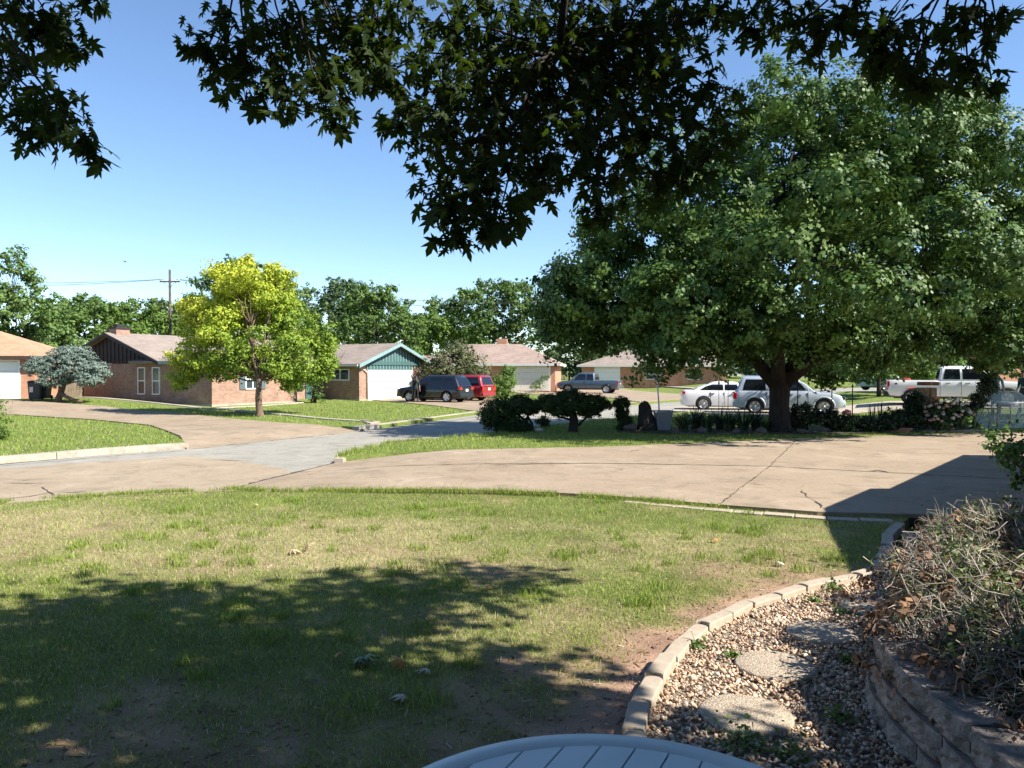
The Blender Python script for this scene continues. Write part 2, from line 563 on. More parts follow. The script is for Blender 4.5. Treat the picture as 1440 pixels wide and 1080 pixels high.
# --- our drive, in slabs with dirt-filled joints
DN = [(-5.15, 13.22), (-3.87, 13.05), (-2.65, 12.98), (-1.45, 12.98), (-0.24, 12.87), (0.93, 12.53), (1.81, 12.17), (3.00, 11.52), (4.34, 10.88), (6.47, 10.56), (9.3, 10.4), (16, 9.2), (30, 7)]
DF = [(30, 27.5), (22, 26.6), (16.75, 25.09), (13.64, 24.52), (10.49, 23.58), (7.96, 22.59), (5.63, 21.68), (2.65, 20.45), (0.37, 19.97), (-1.45, 19.61), (-2.98, 18.92), (-3.73, 18.28), (-4.03, 17.97)]
drive_bed = sheet('driveway', DN + DF + MOUTH[1:-1], -.04, M['joint'], 1.5, .1)
drive_bed.name = 'driveway'


def mouth_ramp(X, Y):
    a = Vector(MOUTH[-1]); b = Vector(MOUTH[0]); t = (b - a).normalized()
    d = (X - a.x) * t.y - (Y - a.y) * t.x
    return -.12 * (1 - ss(0, 2.2, d))


drive_bed_me = drive_bed.data
for v in drive_bed_me.vertices:
    v.co.z += float(mouth_ramp(v.co.x, v.co.y)) * .9
LJ = [(-4.48, 16.09), (-2.41, 16.21), (-1.22, 16.46), (0.31, 16.65), (2.16, 16.65), (5.30, 16.15), (7.96, 14.87), (9.16, 14.18), (16, 13.6), (30, 12.6)]


def lj_at(x):
    for a, b in zip(LJ, LJ[1:]):
        if a[0] <= x <= b[0]:
            return a[1] + (b[1] - a[1]) * (x - a[0]) / (b[0] - a[0])


# transverse joints, each (near point, crossing, far point)
TJ = [((-0.96, 12.94), (-0.67, 16.54), (-0.26, 19.83)), ((3.10, 11.47), (5.40, 16.09), (8.51, 22.83)), ((11.8, 10), (13.2, 13.95), (14.8, 25.9))]


def slab(poly):
    return sheet('slab', inset(poly, .014), .012, M['concrete'], .9, .09, bump=lambda X, Y: mouth_ramp(X, Y) + .006 * vnoise(X, Y, .5), parent=drive_bed)


def between(line, x0, x1):
    return [p for p in line if x0 + .12 < p[0] < x1 - .12]


xs = sorted(DN, key=lambda p: p[0]); xf = sorted(DF, key=lambda p: p[0])
prev = None
for i in range(4):
    a = TJ[i - 1] if i > 0 else None
    b = TJ[i] if i < 3 else None
    na, ca, fa = a if a else (DN[0], LJ[0], DF[-1])
    nb, cb_, fb = b if b else (DN[-1], LJ[-1], DF[0])
    slab([na] + between(DN, na[0], nb[0]) + [nb, cb_] + between(LJ, ca[0], cb_[0])[::-1] + [ca] + ([] if a else [MOUTH[2]]))
    slab([ca] + between(LJ, ca[0], cb_[0]) + [cb_, fb] + between(xf, fa[0], fb[0])[::-1] + [fa] + ([] if a else [MOUTH[1]]))


def crack(pts, w, z, parent, name='crack', mat=None):
    P = []
    for p, q in zip(pts, pts[1:]):
        p = Vector(p); q = Vector(q); n = max(2, int((q - p).length / .16))
        P += [p.lerp(q, k / n) + Vector((random.uniform(-.025, .025), random.uniform(-.025, .025))) for k in range(n)]
    P.append(Vector(pts[-1]))
    V = []; F = []
    for i, p in enumerate(P):
        d = (P[min(i + 1, len(P) - 1)] - P[max(i - 1, 0)]).normalized()
        n = Vector((-d.y, d.x)) * w * random.uniform(.25, 1) * (.3 if i in (0, len(P) - 1) else 1) / 2
        zz = z + Tz(p.x, p.y)
        if parent is drive_bed: zz += float(mouth_ramp(p.x, p.y))
        V += [(p.x - n.x, p.y - n.y, zz), (p.x + n.x, p.y + n.y, zz)]
    F = [(2 * i, 2 * i + 2, 2 * i + 3, 2 * i + 1) for i in range(len(P) - 1)]
    return obj(name, raw_mesh(name, V, F), mat or M['joint'], parent)


ZC = .0235
for ln in (LJ, *[list(t) for t in TJ[1:]]):
    crack(ln, .05 if ln is LJ else .02, ZC - .002, drive_bed, 'joint')
crack([(4.83, 12.83), (4.67, 11.97), (4.60, 11.46), (4.50, 11.16)], .03, ZC, drive_bed)
crack([(3.66, 13.91), (4.13, 13.82), (4.45, 13.39)], .025, ZC, drive_bed)
crack([(1.70, 12.17), (0.47, 12.68)], .03, ZC, drive_bed)
crack([(2.81, 18.92), (3.26, 19.52)], .04, ZC, drive_bed)
crack([(-0.45, 16.34), (0.61, 16.52), (2.15, 16.59), (3.65, 16.40)], .06, ZC, drive_bed)
crack([(7.12, 15.29), (7.37, 15.40), (7.41, 15.08)], .09, ZC, drive_bed)
for ln in ([(-8.47, 12.68), (-8.19, 12.98), (-8.08, 13.39)], [(-8.06, 13.47), (-7.73, 13.43), (-7.52, 13.56)], [(-9.66, 14.57), (-8.86, 14.47)], [(-8.63, 14.09), (-7.87, 13.14)], [(-9.52, 14.87), (-9.42, 14.97)]):
    crack(ln, .045, -.108, street)
crack(MOUTH, .2, -.107, street, 'gutter_joint')  # joint strip, its dark width also paints the gutter's shade
crack([(-8.85, 20.84), (-7.15, 24.11), (-5.54, 27.15), (-3.71, 30.83), (-1.67, 35.98)], .05, -.112, street, 'gutter_joint')
crack([(-11.48, 17.18), (-10.13, 19.17), (-8.77, 20.64)], .05, -.108, street, 'gutter_joint')
crack([(-7.18, 18.43), (-6.41, 18.20)], .05, -.108, street)
crack([(-3.64, 24.52), (-2.00, 26.98)], .03, -.112, street)

# --- lawns away from the camera
ISLAND = [(-4.03, 17.97), (-4.02, 19.43), (-3.44, 21.57), (-1.73, 23.33), (-0.46, 24.66), (1.30, 28.03), (3.48, 31.28), (5.76, 34.54), (8.42, 37.87), (14, 45.5), (22, 50), (36, 52), (70, 53), (70, 20), (30, 27.5), (22, 26.6), (16.75, 25.09), (13.64, 24.52), (10.49, 23.58), (7.96, 22.59), (5.63, 21.68), (2.65, 20.45), (0.37, 19.97), (-1.45, 19.61), (-2.98, 18.92), (-3.73, 18.28)]
sheet('island_lawn', inset(ISLAND, .02), 0, M['far_grass'], 1.2, .15, bump=lambda X, Y: .03 * vnoise(X, Y, .4))
sheet('corner_lawn', [(-14.90, 14.09), (-11.95, 17.90), (-10.51, 19.88), (-9.07, 21.36), (-10.29, 23.71), (-11.76, 26.00), (-13.51, 28.58), (-17.48, 31.98), (-22.97, 35.41), (-27.84, 35.77), (-50, 34), (-40, 20), (-19.5, 10)], 0, M['far_grass'], 1.5, .16)
FARLAWN = [(-10.10, 23.58), (-9.55, 24.52), (-8.00, 26.98), (-6.29, 28.28), (-5.59, 28.03), (-4.76, 29.36), (-1.76, 38.01), (2.51, 45.17), (7.90, 49.30), (12.37, 55.65), (19, 57.2), (34, 59.2), (70, 60.2), (110, 70), (110, 150), (-110, 150), (-110, 40), (-50, 34), (-27.84, 35.77), (-22.97, 35.41), (-17.48, 31.98), (-13.51, 28.58), (-11.76, 26.00), (-10.45, 23.97)]
sheet('far_lawn', FARLAWN, 0, M['far_grass'], 1.5, .16)
# drives and walks of the neighbours, thin slabs on the far lawn


def side_ramp(X, Y):
    a = Vector(FAR_KERB[4]); b = Vector((-5.64, 27.67)); t = (b - a).normalized()
    d = -(X - a.x) * t.y + (Y - a.y) * t.x
    return -.155 * (1 - ss(0, 1.6, d))


sheet('side_drive', inset([(-8.87, 20.88), (-8.46, 21.73), (-7.17, 24.16), (-5.42, 27.21), (-6.27, 28.17), (-6.49, 28.03), (-8.77, 29.56), (-11.56, 31.98), (-16.70, 37.54), (-21.61, 40.92), (-25.15, 42.10), (-27.88, 42.99), (-31.60, 43.74), (-32.34, 39.67), (-27.62, 35.49), (-22.86, 35.24), (-17.36, 31.74), (-13.42, 28.40), (-11.69, 25.84), (-10.23, 23.58)], .02), .045, M['concrete'], .8, .08, bump=side_ramp)
sheet('garage_drive', [(-10.28, 53.88), (-7.41, 56.32), (-4.37, 58.94), (-1.07, 57.58), (-0.74, 40.13), (-1.70, 38.21), (-4.58, 44.98), (-7.44, 50.21)], .045, M['concrete'], 1.0, .08)
sheet('garage_drive', [(-4.81, 74.18), (4.42, 79.56), (11.92, 85.78), (14.92, 67.12), (13.05, 56.82), (8.37, 50.21), (7.57, 58.36), (3.64, 65.44)], .045, M['concrete'], 1.0, .08)
sheet('parking_pad', [(8.07, 38.55), (9.67, 35.98), (12.26, 34.82), (15.08, 34.64), (21, 33.8), (34, 33), (34, 39), (21, 39.5), (16.98, 39.00), (15.33, 43.56), (11.92, 45.94), (9.20, 43.18)], .05, M['kerb'], .8, .08)
for pts, w in (([(-33.46, 50.18), (-26.78, 47.39), (-21.73, 45.11), (-15.96, 41.52), (-10.49, 35.39)], .5), ([(-16.14, 42.08), (-14.85, 44.52), (-13.33, 48.62)], .4), ([(-10.49, 35.39), (-7.76, 32.22), (-5.32, 30.19)], .35), ([(-5.19, 29.16), (-6.09, 31.28)], .4), ([(16.74, 127.33), (17.49, 94.43), (18.40, 70.96)], 1.6)):
    ribbon(pts, w, .05, 'walk', M['kerb'], height=.06)
for ln in ([(-20.19, 38.92), (-16.00, 35.98), (-13.33, 34.26)], [(-12.41, 27.32), (-10.40, 28.78)]):
    crack(ln, .06, .053, None, 'drive_crack')['kind'] = 'structure'

# ------------------------------------------------------------ near lawn
EDGE = [(0.55, 2.6), (0.62, 3.7), (0.64, 4.11), (0.70, 4.32), (0.79, 4.65), (1.00, 5.15), (1.43, 5.94), (2.02, 6.58), (2.71, 7.10), (3.62, 7.63), (4.17, 8.54), (4.67, 9.49), (5.33, 10.41)]
LAWN = LAWN_STREET[::-1] + [(p[0], p[1] + .06) for p in DN[1:8]] + [(4.39, 10.99), (5.65, 10.83), (5.75, 10.95)] + EDGE[::-1] + [(.5, 2.2), (-6, 1.6), (-22, 1.6)]


def lawn_bump(X, Y):
    return .05 * (vnoise(X, Y, .55) - .5) + .012 * (vnoise(X, Y, 3) - .5) - .03


def cover(x, y):
    """0 = bare red dirt, 1 = thick turf"""
    n = vnoise(x, y, .9, 4); f = vnoise(x + 31, y + 7, 3.2, 3)
    c = .96 + 1.0 * (n - .42) + 1.1 * (f - .5)
    # worn strip along the edging and the bare ground beside the porch
    ex = np.interp(y, [p[1] for p in EDGE[:10]], [p[0] for p in EDGE[:10]])
    dd = (ex - x)
    c = c - 1.0 * np.exp(-(np.clip(dd, 0, 9) / (.24 + .45 * vnoise(x, y, 1.3))) ** 2) * ss(8.6, 7.2, y)
    c = c - .45 * np.exp(-(((x - .2) / .5) ** 2 + ((y - 5.4) / .5) ** 2))
    c = c - .6 * np.exp(-(((x + .9) / 1.6) ** 2 + ((y - 4.1) / .9) ** 2))
    c = c - .35 * np.exp(-(((x - 2.2) / .9) ** 2 + ((y - 7.6) / .7) ** 2))
    return np.clip(c, 0, 1)


def straw(x, y):
    n = vnoise(x * .55 + 50, y * 1.3 + 3, .8, 4)
    s = np.clip((n - .44) * 4.2, 0, 1)
    band = np.exp(-((y - 9.3 + .1 * x) / 1.1) ** 2) * ss(.5, -1.0, x)
    band2 = np.exp(-((y - 8.2) / .6) ** 2) * .7 * ss(-5, -2, x) * ss(1.2, -.5, x)
    return np.clip(s * .7 + .75 * band * (.4 + vnoise(x, y, 1.7)) + band2 * (.3 + vnoise(x + 9, y, 2)), 0, 1)


def soil_tint(x, y):
    c = cover(x, y)[:, None]; s = straw(x, y)[:, None]; n = vnoise(x, y, 5, 3)[:, None]
    dirt = np.array([.3, .19, .135]) * (.45 + 1.1 * n) * (.7 + .6 * vnoise(x + 3, y, 14, 2)[:, None])
    turf = (np.array([.13, .145, .05]) * (1 - s) + np.array([.28, .235, .13]) * s) * (.6 + .8 * n)
    return dirt * (1 - c) + turf * c


lawn = sheet('front_lawn', LAWN, 0, M['soil'], .14, .12, bump=lawn_bump, tint=soil_tint)


def blades(n, xr, yr, accept, h, w, seg, zfun, colour):
    x = rng.uniform(*xr, n); y = rng.uniform(*yr, n)
    k = accept(x, y); x = x[k]; y = y[k]; n = len(x)
    z = zfun(x, y)
    hh = h * rng.uniform(.35, 1.2, n) * np.where(rng.random(n) < .06, 1.7, 1); ww = w * rng.uniform(.6, 1.3, n)
    th = rng.uniform(0, 2 * np.pi, n); ph = rng.uniform(0, 2 * np.pi, n); lean = rng.uniform(.1, 1.0, n) * hh
    dx, dy = np.cos(th) * ww / 2, np.sin(th) * ww / 2
    lx, ly = np.cos(ph) * lean, np.sin(ph) * lean
    C = colour(x, y, n)
    base = np.stack([x, y, z - .006], 1); d = np.stack([dx, dy, 0 * dx], 1)
    if seg == 1:
        tip = base + np.stack([lx, ly, hh], 1)
        V = np.stack([base - d, base + d, tip], 1).reshape(-1, 3)
        F = np.arange(3 * n).reshape(n, 3); CC = np.repeat(C, 3, 0)
    else:
        mid = base + np.stack([lx * .3, ly * .3, hh * .62], 1); tip = base + np.stack([lx, ly, hh], 1)
        V = np.stack([base - d, base + d, mid + d * .8, mid - d * .8, tip], 1).reshape(-1, 3)
        o = (np.arange(n) * 5)[:, None]
        F = np.concatenate([o + np.array([0, 1, 2]), o + np.array([0, 2, 3]), o + np.array([3, 2, 4])])
        CC = np.repeat(C, 5, 0)
    return V, F, CC


def join(parts):
    V = []; F = []; C = []; n = 0
    for v, f, c in parts:
        V.append(v); F.append(f + n); C.append(c); n += len(v)
    return np.concatenate(V), np.concatenate(F), np.concatenate(C)


GREEN = np.array([[.16, .25, .035], [.23, .325, .05], [.3, .365, .075], [.36, .385, .11]])
STRAW = np.array([[.5, .43, .24], [.42, .35, .19], [.56, .5, .32]])


def turf_colour(x, y, n):
    s = straw(x, y) * .42 + .1
    g = GREEN[rng.integers(0, 4, n)] * rng.uniform(.75, 1.25, n)[:, None]
    g = g * (.8 + .45 * vnoise(x + 70, y, 1.1)[:, None])
    t = STRAW[rng.integers(0, 3, n)] * rng.uniform(.7, 1.15, n)[:, None]
    return np.where((rng.random(n) < s)[:, None], t, g)


def near_ok(lo, hi):
    def f(x, y):
        d = rng.random(len(x)) < np.clip(cover(x, y) ** 1.3, 0.02, 1)
        return d & inpoly(x, y, LAWN) & (np.abs(x) < .80 * y + .6) & (y >= lo) & (y < hi)
    return f


lz = lambda x, y: T(x, y) + lawn_bump(x, y)
tall = lambda x, y: None
parts = [blades(190000, (-7, 4), (3.2, 7.2), near_ok(3.2, 7.2), .036, .0055, 2, lz, turf_colour),
         blades(330000, (-11, 6), (7.2, 14.2), near_ok(7.2, 14.2), .038, .0085, 1, lz, turf_colour)]
# lush clumps and the fringe that hangs over the drive's edge
cl = [(rng.uniform(-5, 3.5), rng.uniform(4.5, 12)) for _ in range(130)]
for cx, cy in cl:
    r = rng.uniform(.06, .22)
    if cover(np.array([cx]), np.array([cy]))[0] > .35:
        parts.append(blades(int(900 * r), (cx - r, cx + r), (cy - r, cy + r), lambda x, y: ((x - cx) ** 2 + (y - cy) ** 2 < r * r) & inpoly(x, y, LAWN), .085, .007, 2, lz,
                            lambda x, y, n: GREEN[rng.integers(0, 3, n)] * rng.uniform(.7, 1.2, n)[:, None]))


def edge_fringe(line, n, h, w, spread=.09):
    seg = rng.integers(0, len(line) - 1, n); t = rng.random(n)
    A = np.array(line)
    L = np.linalg.norm(A[1:] - A[:-1], axis=1); seg = rng.choice(len(L), n, p=L / L.sum())
    P = A[seg] * (1 - t[:, None]) + A[seg + 1] * t[:, None]
    P = P + rng.normal(0, spread, (n, 2))
    keep = vnoise(P[:, 0], P[:, 1], 2.2) > .36
    P = P[keep]
    it = [P]

    def acc(x, y):
        m = len(it[0]); x[:m] = it[0][:, 0]; y[:m] = it[0][:, 1]
        return np.arange(len(x)) < m
    return blades(n, (0, 1), (0, 1), acc, h, w, 1, lambda x, y: T(x, y) - .01, lambda x, y, k: GREEN[rng.integers(0, 4, k)] * rng.uniform(.7, 1.15, k)[:, None])


parts.append(edge_fringe([(p[0], p[1] - .05) for p in DN[:8]], 9000, .085, .009, .06))
parts.append(edge_fringe(LAWN_STREET[:4], 9000, .075, .009, .07))
V, F, C = join(parts)
obj('lawn_grass', raw_mesh('lawn_grass', V, F, C), M['blade'], kind='stuff', label='patchy green and straw coloured turf on the near lawn', cat='grass')


def far_colour(x, y, n):
    g = GREEN[rng.integers(0, 4, n)] * rng.uniform(.75, 1.2, n)[:, None]
    t = STRAW[rng.integers(0, 3, n)] * .8
    return np.where((rng.random(n) < .1)[:, None], t, g)


isl = [blades(150000, (-5, 19), (17, 34), lambda x, y: inpoly(x, y, ISLAND) & (np.abs(x) < .72 * y), .07, .018, 1, lambda x, y: T(x, y) + .03 * vnoise(x, y, .4), far_colour)]
isl.append(edge_fringe([p for p in ISLAND[:8]], 5000, .13, .02, .08))
V, F, C = join(isl)
obj('island_grass', raw_mesh('island_grass', V, F, C), M['blade'], kind='stuff', label='mown green grass on the strip under the big shade tree', cat='grass')
CORNER = [(-11.94, 17.39), (-11.95, 17.90), (-10.51, 19.88), (-9.07, 21.36), (-10.29, 23.71), (-11.76, 26.00), (-13.51, 28.58), (-17.48, 31.98), (-22.97, 35.41), (-24.87, 35.32)]
V, F, C = blades(60000, (-30, -8), (17, 41), lambda x, y: inpoly(x, y, CORNER), .08, .026, 1, lambda x, y: T(x, y), far_colour)
obj('corner_grass', raw_mesh('corner_grass', V, F, C), M['blade'], kind='stuff', label='short green grass between the street and the side drive', cat='grass')
FL2 = [(-11.47, 31.74), (-8.65, 29.16), (-6.43, 27.74), (-4.86, 29.98), (-1.79, 38.55), (-0.74, 39.98), (-4.49, 44.06), (-7.27, 49.07), (-10.69, 53.65), (-13.17, 49.03), (-15.62, 40.73), (-25.70, 45.49), (-24.71, 42.33), (-16.84, 37.87)]
V, F, C = blades(60000, (-31, 0), (29, 62), lambda x, y: inpoly(x, y, FL2), .09, .03, 1, lambda x, y: T(x, y), far_colour)
obj('yard_grass', raw_mesh('yard_grass', V, F, C), M['blade'], kind='stuff', label='short green grass in front of the brick houses', cat='grass')

# ------------------------------------------------------------ gravel path, edging, stepping stones, retaining wall
WALL_LINE = [(1.92, 2.3), (2.0, 3.0), (2.05, 3.6), (2.08, 4.2), (2.16, 4.65), (2.38, 5.05), (2.75, 5.4), (3.2, 5.75), (3.6, 6.3), (3.8, 6.9), (3.9, 7.8)]
PATH = EDGE[:10] + [(3.93, 8.06), (4.6, 8.4), (4.6, 7.6)] + [(p[0] + .1, p[1]) for p in WALL_LINE[::-1]]
path = sheet('gravel_path', PATH, -.045, m_plain('path_dirt', (.2, .155, .115), .95, scale=9, var=.4, bump=.6), .25, .08)


def icosa():
    t = (1 + 5 ** .5) / 2
    v = np.array([(-1, t, 0), (1, t, 0), (-1, -t, 0), (1, -t, 0), (0, -1, t), (0, 1, t), (0, -1, -t), (0, 1, -t), (t, 0, -1), (t, 0, 1), (-t, 0, -1), (-t, 0, 1)], float)
    v /= np.linalg.norm(v[0])
    f = np.array([(0, 11, 5), (0, 5, 1), (0, 1, 7), (0, 7, 10), (0, 10, 11), (1, 5, 9), (5, 11, 4), (11, 10, 2), (10, 7, 6), (7, 1, 8), (3, 9, 4), (3, 4, 2), (3, 2, 6), (3, 6, 8), (3, 8, 9), (4, 9, 5), (2, 4, 11), (6, 2, 10), (8, 6, 7), (9, 8, 1)])
    return v, f


IV, IF = icosa()
STEPS = [((1.81, 5.25), .27), ((2.40, 5.92), .26), ((3.11, 6.58), .27), ((1.38, 4.50), .27)]
n = 54000
x = rng.uniform(.5, 5, n); y = rng.uniform(2.3, 8.7, n)
k = inpoly(x, y, inset(PATH, -.01))
for (p, r) in STEPS:
    k &= ((x - p[0]) ** 2 + (y - p[1]) ** 2 > (r * (.9 + .1 * rng.random(len(x)))) ** 2) | (rng.random(len(x)) < .015)
x = x[k]; y = y[k]; n = len(x)
s = rng.uniform(.005, .0125, n) * rng.choice([1, 1, 1.3, 1.7], n)
sc3 = np.stack([s * rng.uniform(.8, 1.4, n), s * rng.uniform(.7, 1.1, n), s * rng.uniform(.5, .85, n)], 1)
th = rng.uniform(0, 6.28, n)
Vv = IV[None] * sc3[:, None] * (1 + .24 * rng.normal(0, 1, (n, 12, 1)))
cx, sx = np.cos(th)[:, None], np.sin(th)[:, None]
tl = rng.normal(0, .35, (n, 1))
Vx = Vv[..., 0] * cx - Vv[..., 1] * sx; Vy = Vv[..., 0] * sx + Vv[..., 1] * cx; Vz = Vv[..., 2] + tl * Vv[..., 0]
Vv = np.stack([Vx + x[:, None], Vy + y[:, None], Vz + (-.038 + rng.uniform(0, .018, n))[:, None]], -1).reshape(-1, 3)
Fv = (IF[None] + (np.arange(n) * 12)[:, None, None]).reshape(-1, 3)
pal = np.array([[.5, .38, .27], [.43, .31, .21], [.58, .48, .37], [.36, .23, .15], [.4, .33, .26], [.5, .35, .24], [.28, .18, .12]])
Cv = np.repeat(pal[rng.integers(0, 7, n)] * rng.uniform(.85, 1.35, n)[:, None], 12, 0)
obj('gravel', raw_mesh('gravel', Vv, Fv, Cv, smooth=False), M['pebble'], kind='stuff', label='loose tan and pink pea gravel filling the garden path', cat='gravel')

M['step'], N, L, b_ = new_mat('exposed_aggregate')
tc = N.new('ShaderNodeTexCoord'); vo = N.new('ShaderNodeTexVoronoi'); vo.inputs['Scale'].default_value = 70; L.new(tc.outputs['Object'], vo.inputs['Vector'])
sp = N.new('ShaderNodeSeparateColor'); L.new(vo.outputs['Color'], sp.inputs[0])
a_ = ramp(N, L, sp.outputs[0], [(0, (.26, .19, .13)), (.3, (.36, .28, .2)), (.65, (.42, .34, .25)), (1, (.5, .43, .34))])
a_ = mixc(N, L, ramp(N, L, vo.outputs['Distance'], [(.4, (0, 0, 0)), (.75, (1, 1, 1))]), a_, (.28, .23, .17))
a_ = mixc(N, L, ramp(N, L, noise(N, L, 5, 6, .7), [(.5, (0, 0, 0)), (.65, (.5, .5, .5))]), a_, (.34, .29, .22))
L.new(a_, b_.inputs['Base Color']); b_.inputs['Roughness'].default_value = .9
inv = N.new('ShaderNodeMath'); inv.operation = 'SUBTRACT'; inv.inputs[0].default_value = 1; L.new(vo.outputs['Distance'], inv.inputs[1])
bumpn(N, L, b_, inv.outputs[0], .8, .008)
st_lab = ['round pebbled stepping stone whole in sun between two others', 'round pebbled stepping stone half under the dry shrub shade', 'pebbled stepping stone beside the edging and weeds, cut by a straight roof shadow', 'pebbled stepping stone mottled by leaf shade beside the round table']
for (p, r), lab in zip(STEPS, st_lab):
    o = B().lathe([(r * .96, -.05), (r, -.03), (r, -.005), (r * .985, .004), (r * .95, .008), (r * .55, .011), (.02, .012)], 40).build('stepping_stone', M['step'], loc=(p[0], p[1], -.016), label=lab, cat='paving stone', group='stepping stones on the gravel path')
    rim = bpy.data.objects  # round cast slab, kept as one piece

# scalloped edging
M['edging'] = m_concrete('edging_concrete', (.3, .245, .185), (.37, .31, .24), (.44, .38, .3), 1.6)


def resample(line, step):
    A = [Vector(p) for p in line]; out = [A[0]]; acc = 0
    L = [0]
    for a, b in zip(A, A[1:]): L.append(L[-1] + (b - a).length)
    n = int(L[-1] / step)
    res = []
    for i in range(n + 1):
        d = i * step
        for j in range(len(A) - 1):
            if L[j] <= d <= L[j + 1] + 1e-9:
                res.append(A[j].lerp(A[j + 1], (d - L[j]) / (L[j + 1] - L[j]))); break
    return res


edging = thing('garden_edging', 'curved line of tan concrete edging stones along the gravel path', 'edging', (EDGE[0][0], EDGE[0][1], 0))
ep = resample(EDGE, .40)
for i in range(len(ep) - 1):
    a, b = ep[i], ep[i + 1]
    d = (b - a); ln = d.length; ang = math.atan2(d.y, d.x)
    w = .125
    nseg = 6
    prof = []
    # convex far end, concave near end, so stones nest
    for k in range(nseg + 1):
        t = -math.pi / 2 + math.pi * k / nseg
        prof.append((ln * .93 + .055 * math.cos(t), w / 2 * math.sin(t)))
    for k in range(nseg + 1):
        t = math.pi / 2 - math.pi * k / nseg
        prof.append((.0 + .04 * math.cos(t) + .012, w / 2 * math.sin(t)))
    me = B().prism(prof, -.1, .034 + random.uniform(-.014, .014)).mesh('edging_stone', .009, 2)
    o = obj('edging_stone', me, M['edging'], edging, (a.x - EDGE[0][0], a.y - EDGE[0][1], -.012), ang + random.uniform(-.035, .035))
    o.rotation_euler.x = random.uniform(-.03, .03); o.rotation_euler.y = random.uniform(-.02, .02)

# a flush course of old bricks against the drive's edge
course = thing('brick_course', 'flush row of worn pale bricks along the drive edge', 'edging', (3.0, 11.6, 0))
cp = resample([(1.78, 12.00), (2.93, 11.28), (4.25, 10.64), (5.30, 10.33)], .42)
for i in range(len(cp) - 1):
    d = cp[i + 1] - cp[i]
    me = B().box(.008, .405, -.1, .1, -.06, .0).mesh('brick', .006, 1)
    obj('brick', me, M['edging'], course, (cp[i].x - 3.0, cp[i].y - 11.6, -.012 + random.uniform(-.008, .006)), math.atan2(d.y, d.x))

# retaining wall
M['block'] = m_plain('split_face_block', (.25, .205, .175), .95, scale=9, var=.55, bump=1.0)
rw = thing('retaining_wall', 'low curved retaining wall of grey brown split face blocks', 'wall', (2.0, 3.0, 0))
for course_i in range(3):
    off = .02 * course_i
    line = [(p[0] + off * 1.2, p[1] - off * .3) for p in WALL_LINE]
    wp = resample(line, .405)
    sh = .5 if course_i % 2 else 0
    L2 = resample(line, .2025)
    st = 1 if course_i % 2 else 0
    for i in range(st, len(L2) - 2, 2):
        a, b = L2[i], L2[i + 2]
        d = b - a; ang = math.atan2(d.y, d.x)
        bm = bmesh.new()
        ln = d.length
        h = .145
        nxs, nzs = 10, 6
        # split front face is rough (towards the path, local +y), sides taper back
        V = []; F = []
        for j in range(nzs + 1):
            for q in range(nxs + 1):
                t = q / nxs; u = j / nzs
                yy = .02 * math.sin(math.pi * t) ** .5 + (random.uniform(-.016, .016) if 0 < q < nxs and 0 < j < nzs else -.012)
                V.append((.006 + t * (ln - .012), yy, u * h))
        for j in range(nzs):
            for q in range(nxs):
                k0 = j * (nxs + 1) + q
                F.append((k0 + 1, k0, k0 + nxs + 1, k0 + nxs + 2))
        nb = len(V)
        V += [(.03, -.24, 0), (ln - .03, -.24, 0), (ln - .03, -.24, h), (.03, -.24, h)]
        top = [nzs * (nxs + 1) + q for q in range(nxs + 1)]; bot = list(range(nxs + 1))
        F += [tuple(top) + (nb + 2, nb + 3), tuple(bot[::-1]) + (nb, nb + 1), (nb + 1, nb, nb + 3, nb + 2)]
        F += [tuple(j * (nxs + 1) for j in range(nzs + 1)) + (nb + 3, nb), tuple(j * (nxs + 1) + nxs for j in range(nzs, -1, -1)) + (nb + 1, nb + 2)]
        me = raw_mesh('block', V, F)
        bm.from_mesh(me); bmesh.ops.recalc_face_normals(bm, faces=bm.faces); bm.to_mesh(me); bm.free()
        obj('block', me, M['block'], rw, (a.x - 2.0, a.y - 3.0, -.06 + course_i * .147), ang)
BED = [(p[0] + .22, p[1] - .05) for p in WALL_LINE] + [(4.9, 8.0), (6.4, 8.7), (9.0, 8.6), (9.0, 2.3)]
sheet('shrub_bed', BED, .33, m_plain('mulch', (.1, .065, .045), .95, scale=18, var=.5, bump=.9), .5, .45)

# porch and our own house (only its shadow is in the picture)
porch_poly = [(-5.0, -1.6), (1.75, -1.6), (1.75, 2.15), (-5.0, 2.15)]
o = B().prism(porch_poly, -.15, .446).build('porch_floor', M['kerb'], bevel=.01); o['kind'] = 'structure'

# ------------------------------------------------------------ own house: roof shadow on the drive
def lift(p, z):
    return (p[0] - SHX * z, p[1] - SHY * z, z)


SHADOW = [(2.63, 5.62), (2.95, 6.21), (3.55, 7.44), (3.47, 7.77), (4.52, 11.16), (6.09, 13.06), (6.41, 13.06), (10.78, 18.36), (13.11, 18.12)]
EZ = 2.75
eave = [lift(p, EZ) for p in SHADOW] + [(22, 13.5, EZ), (22, -2, EZ), (8, -2, EZ)]
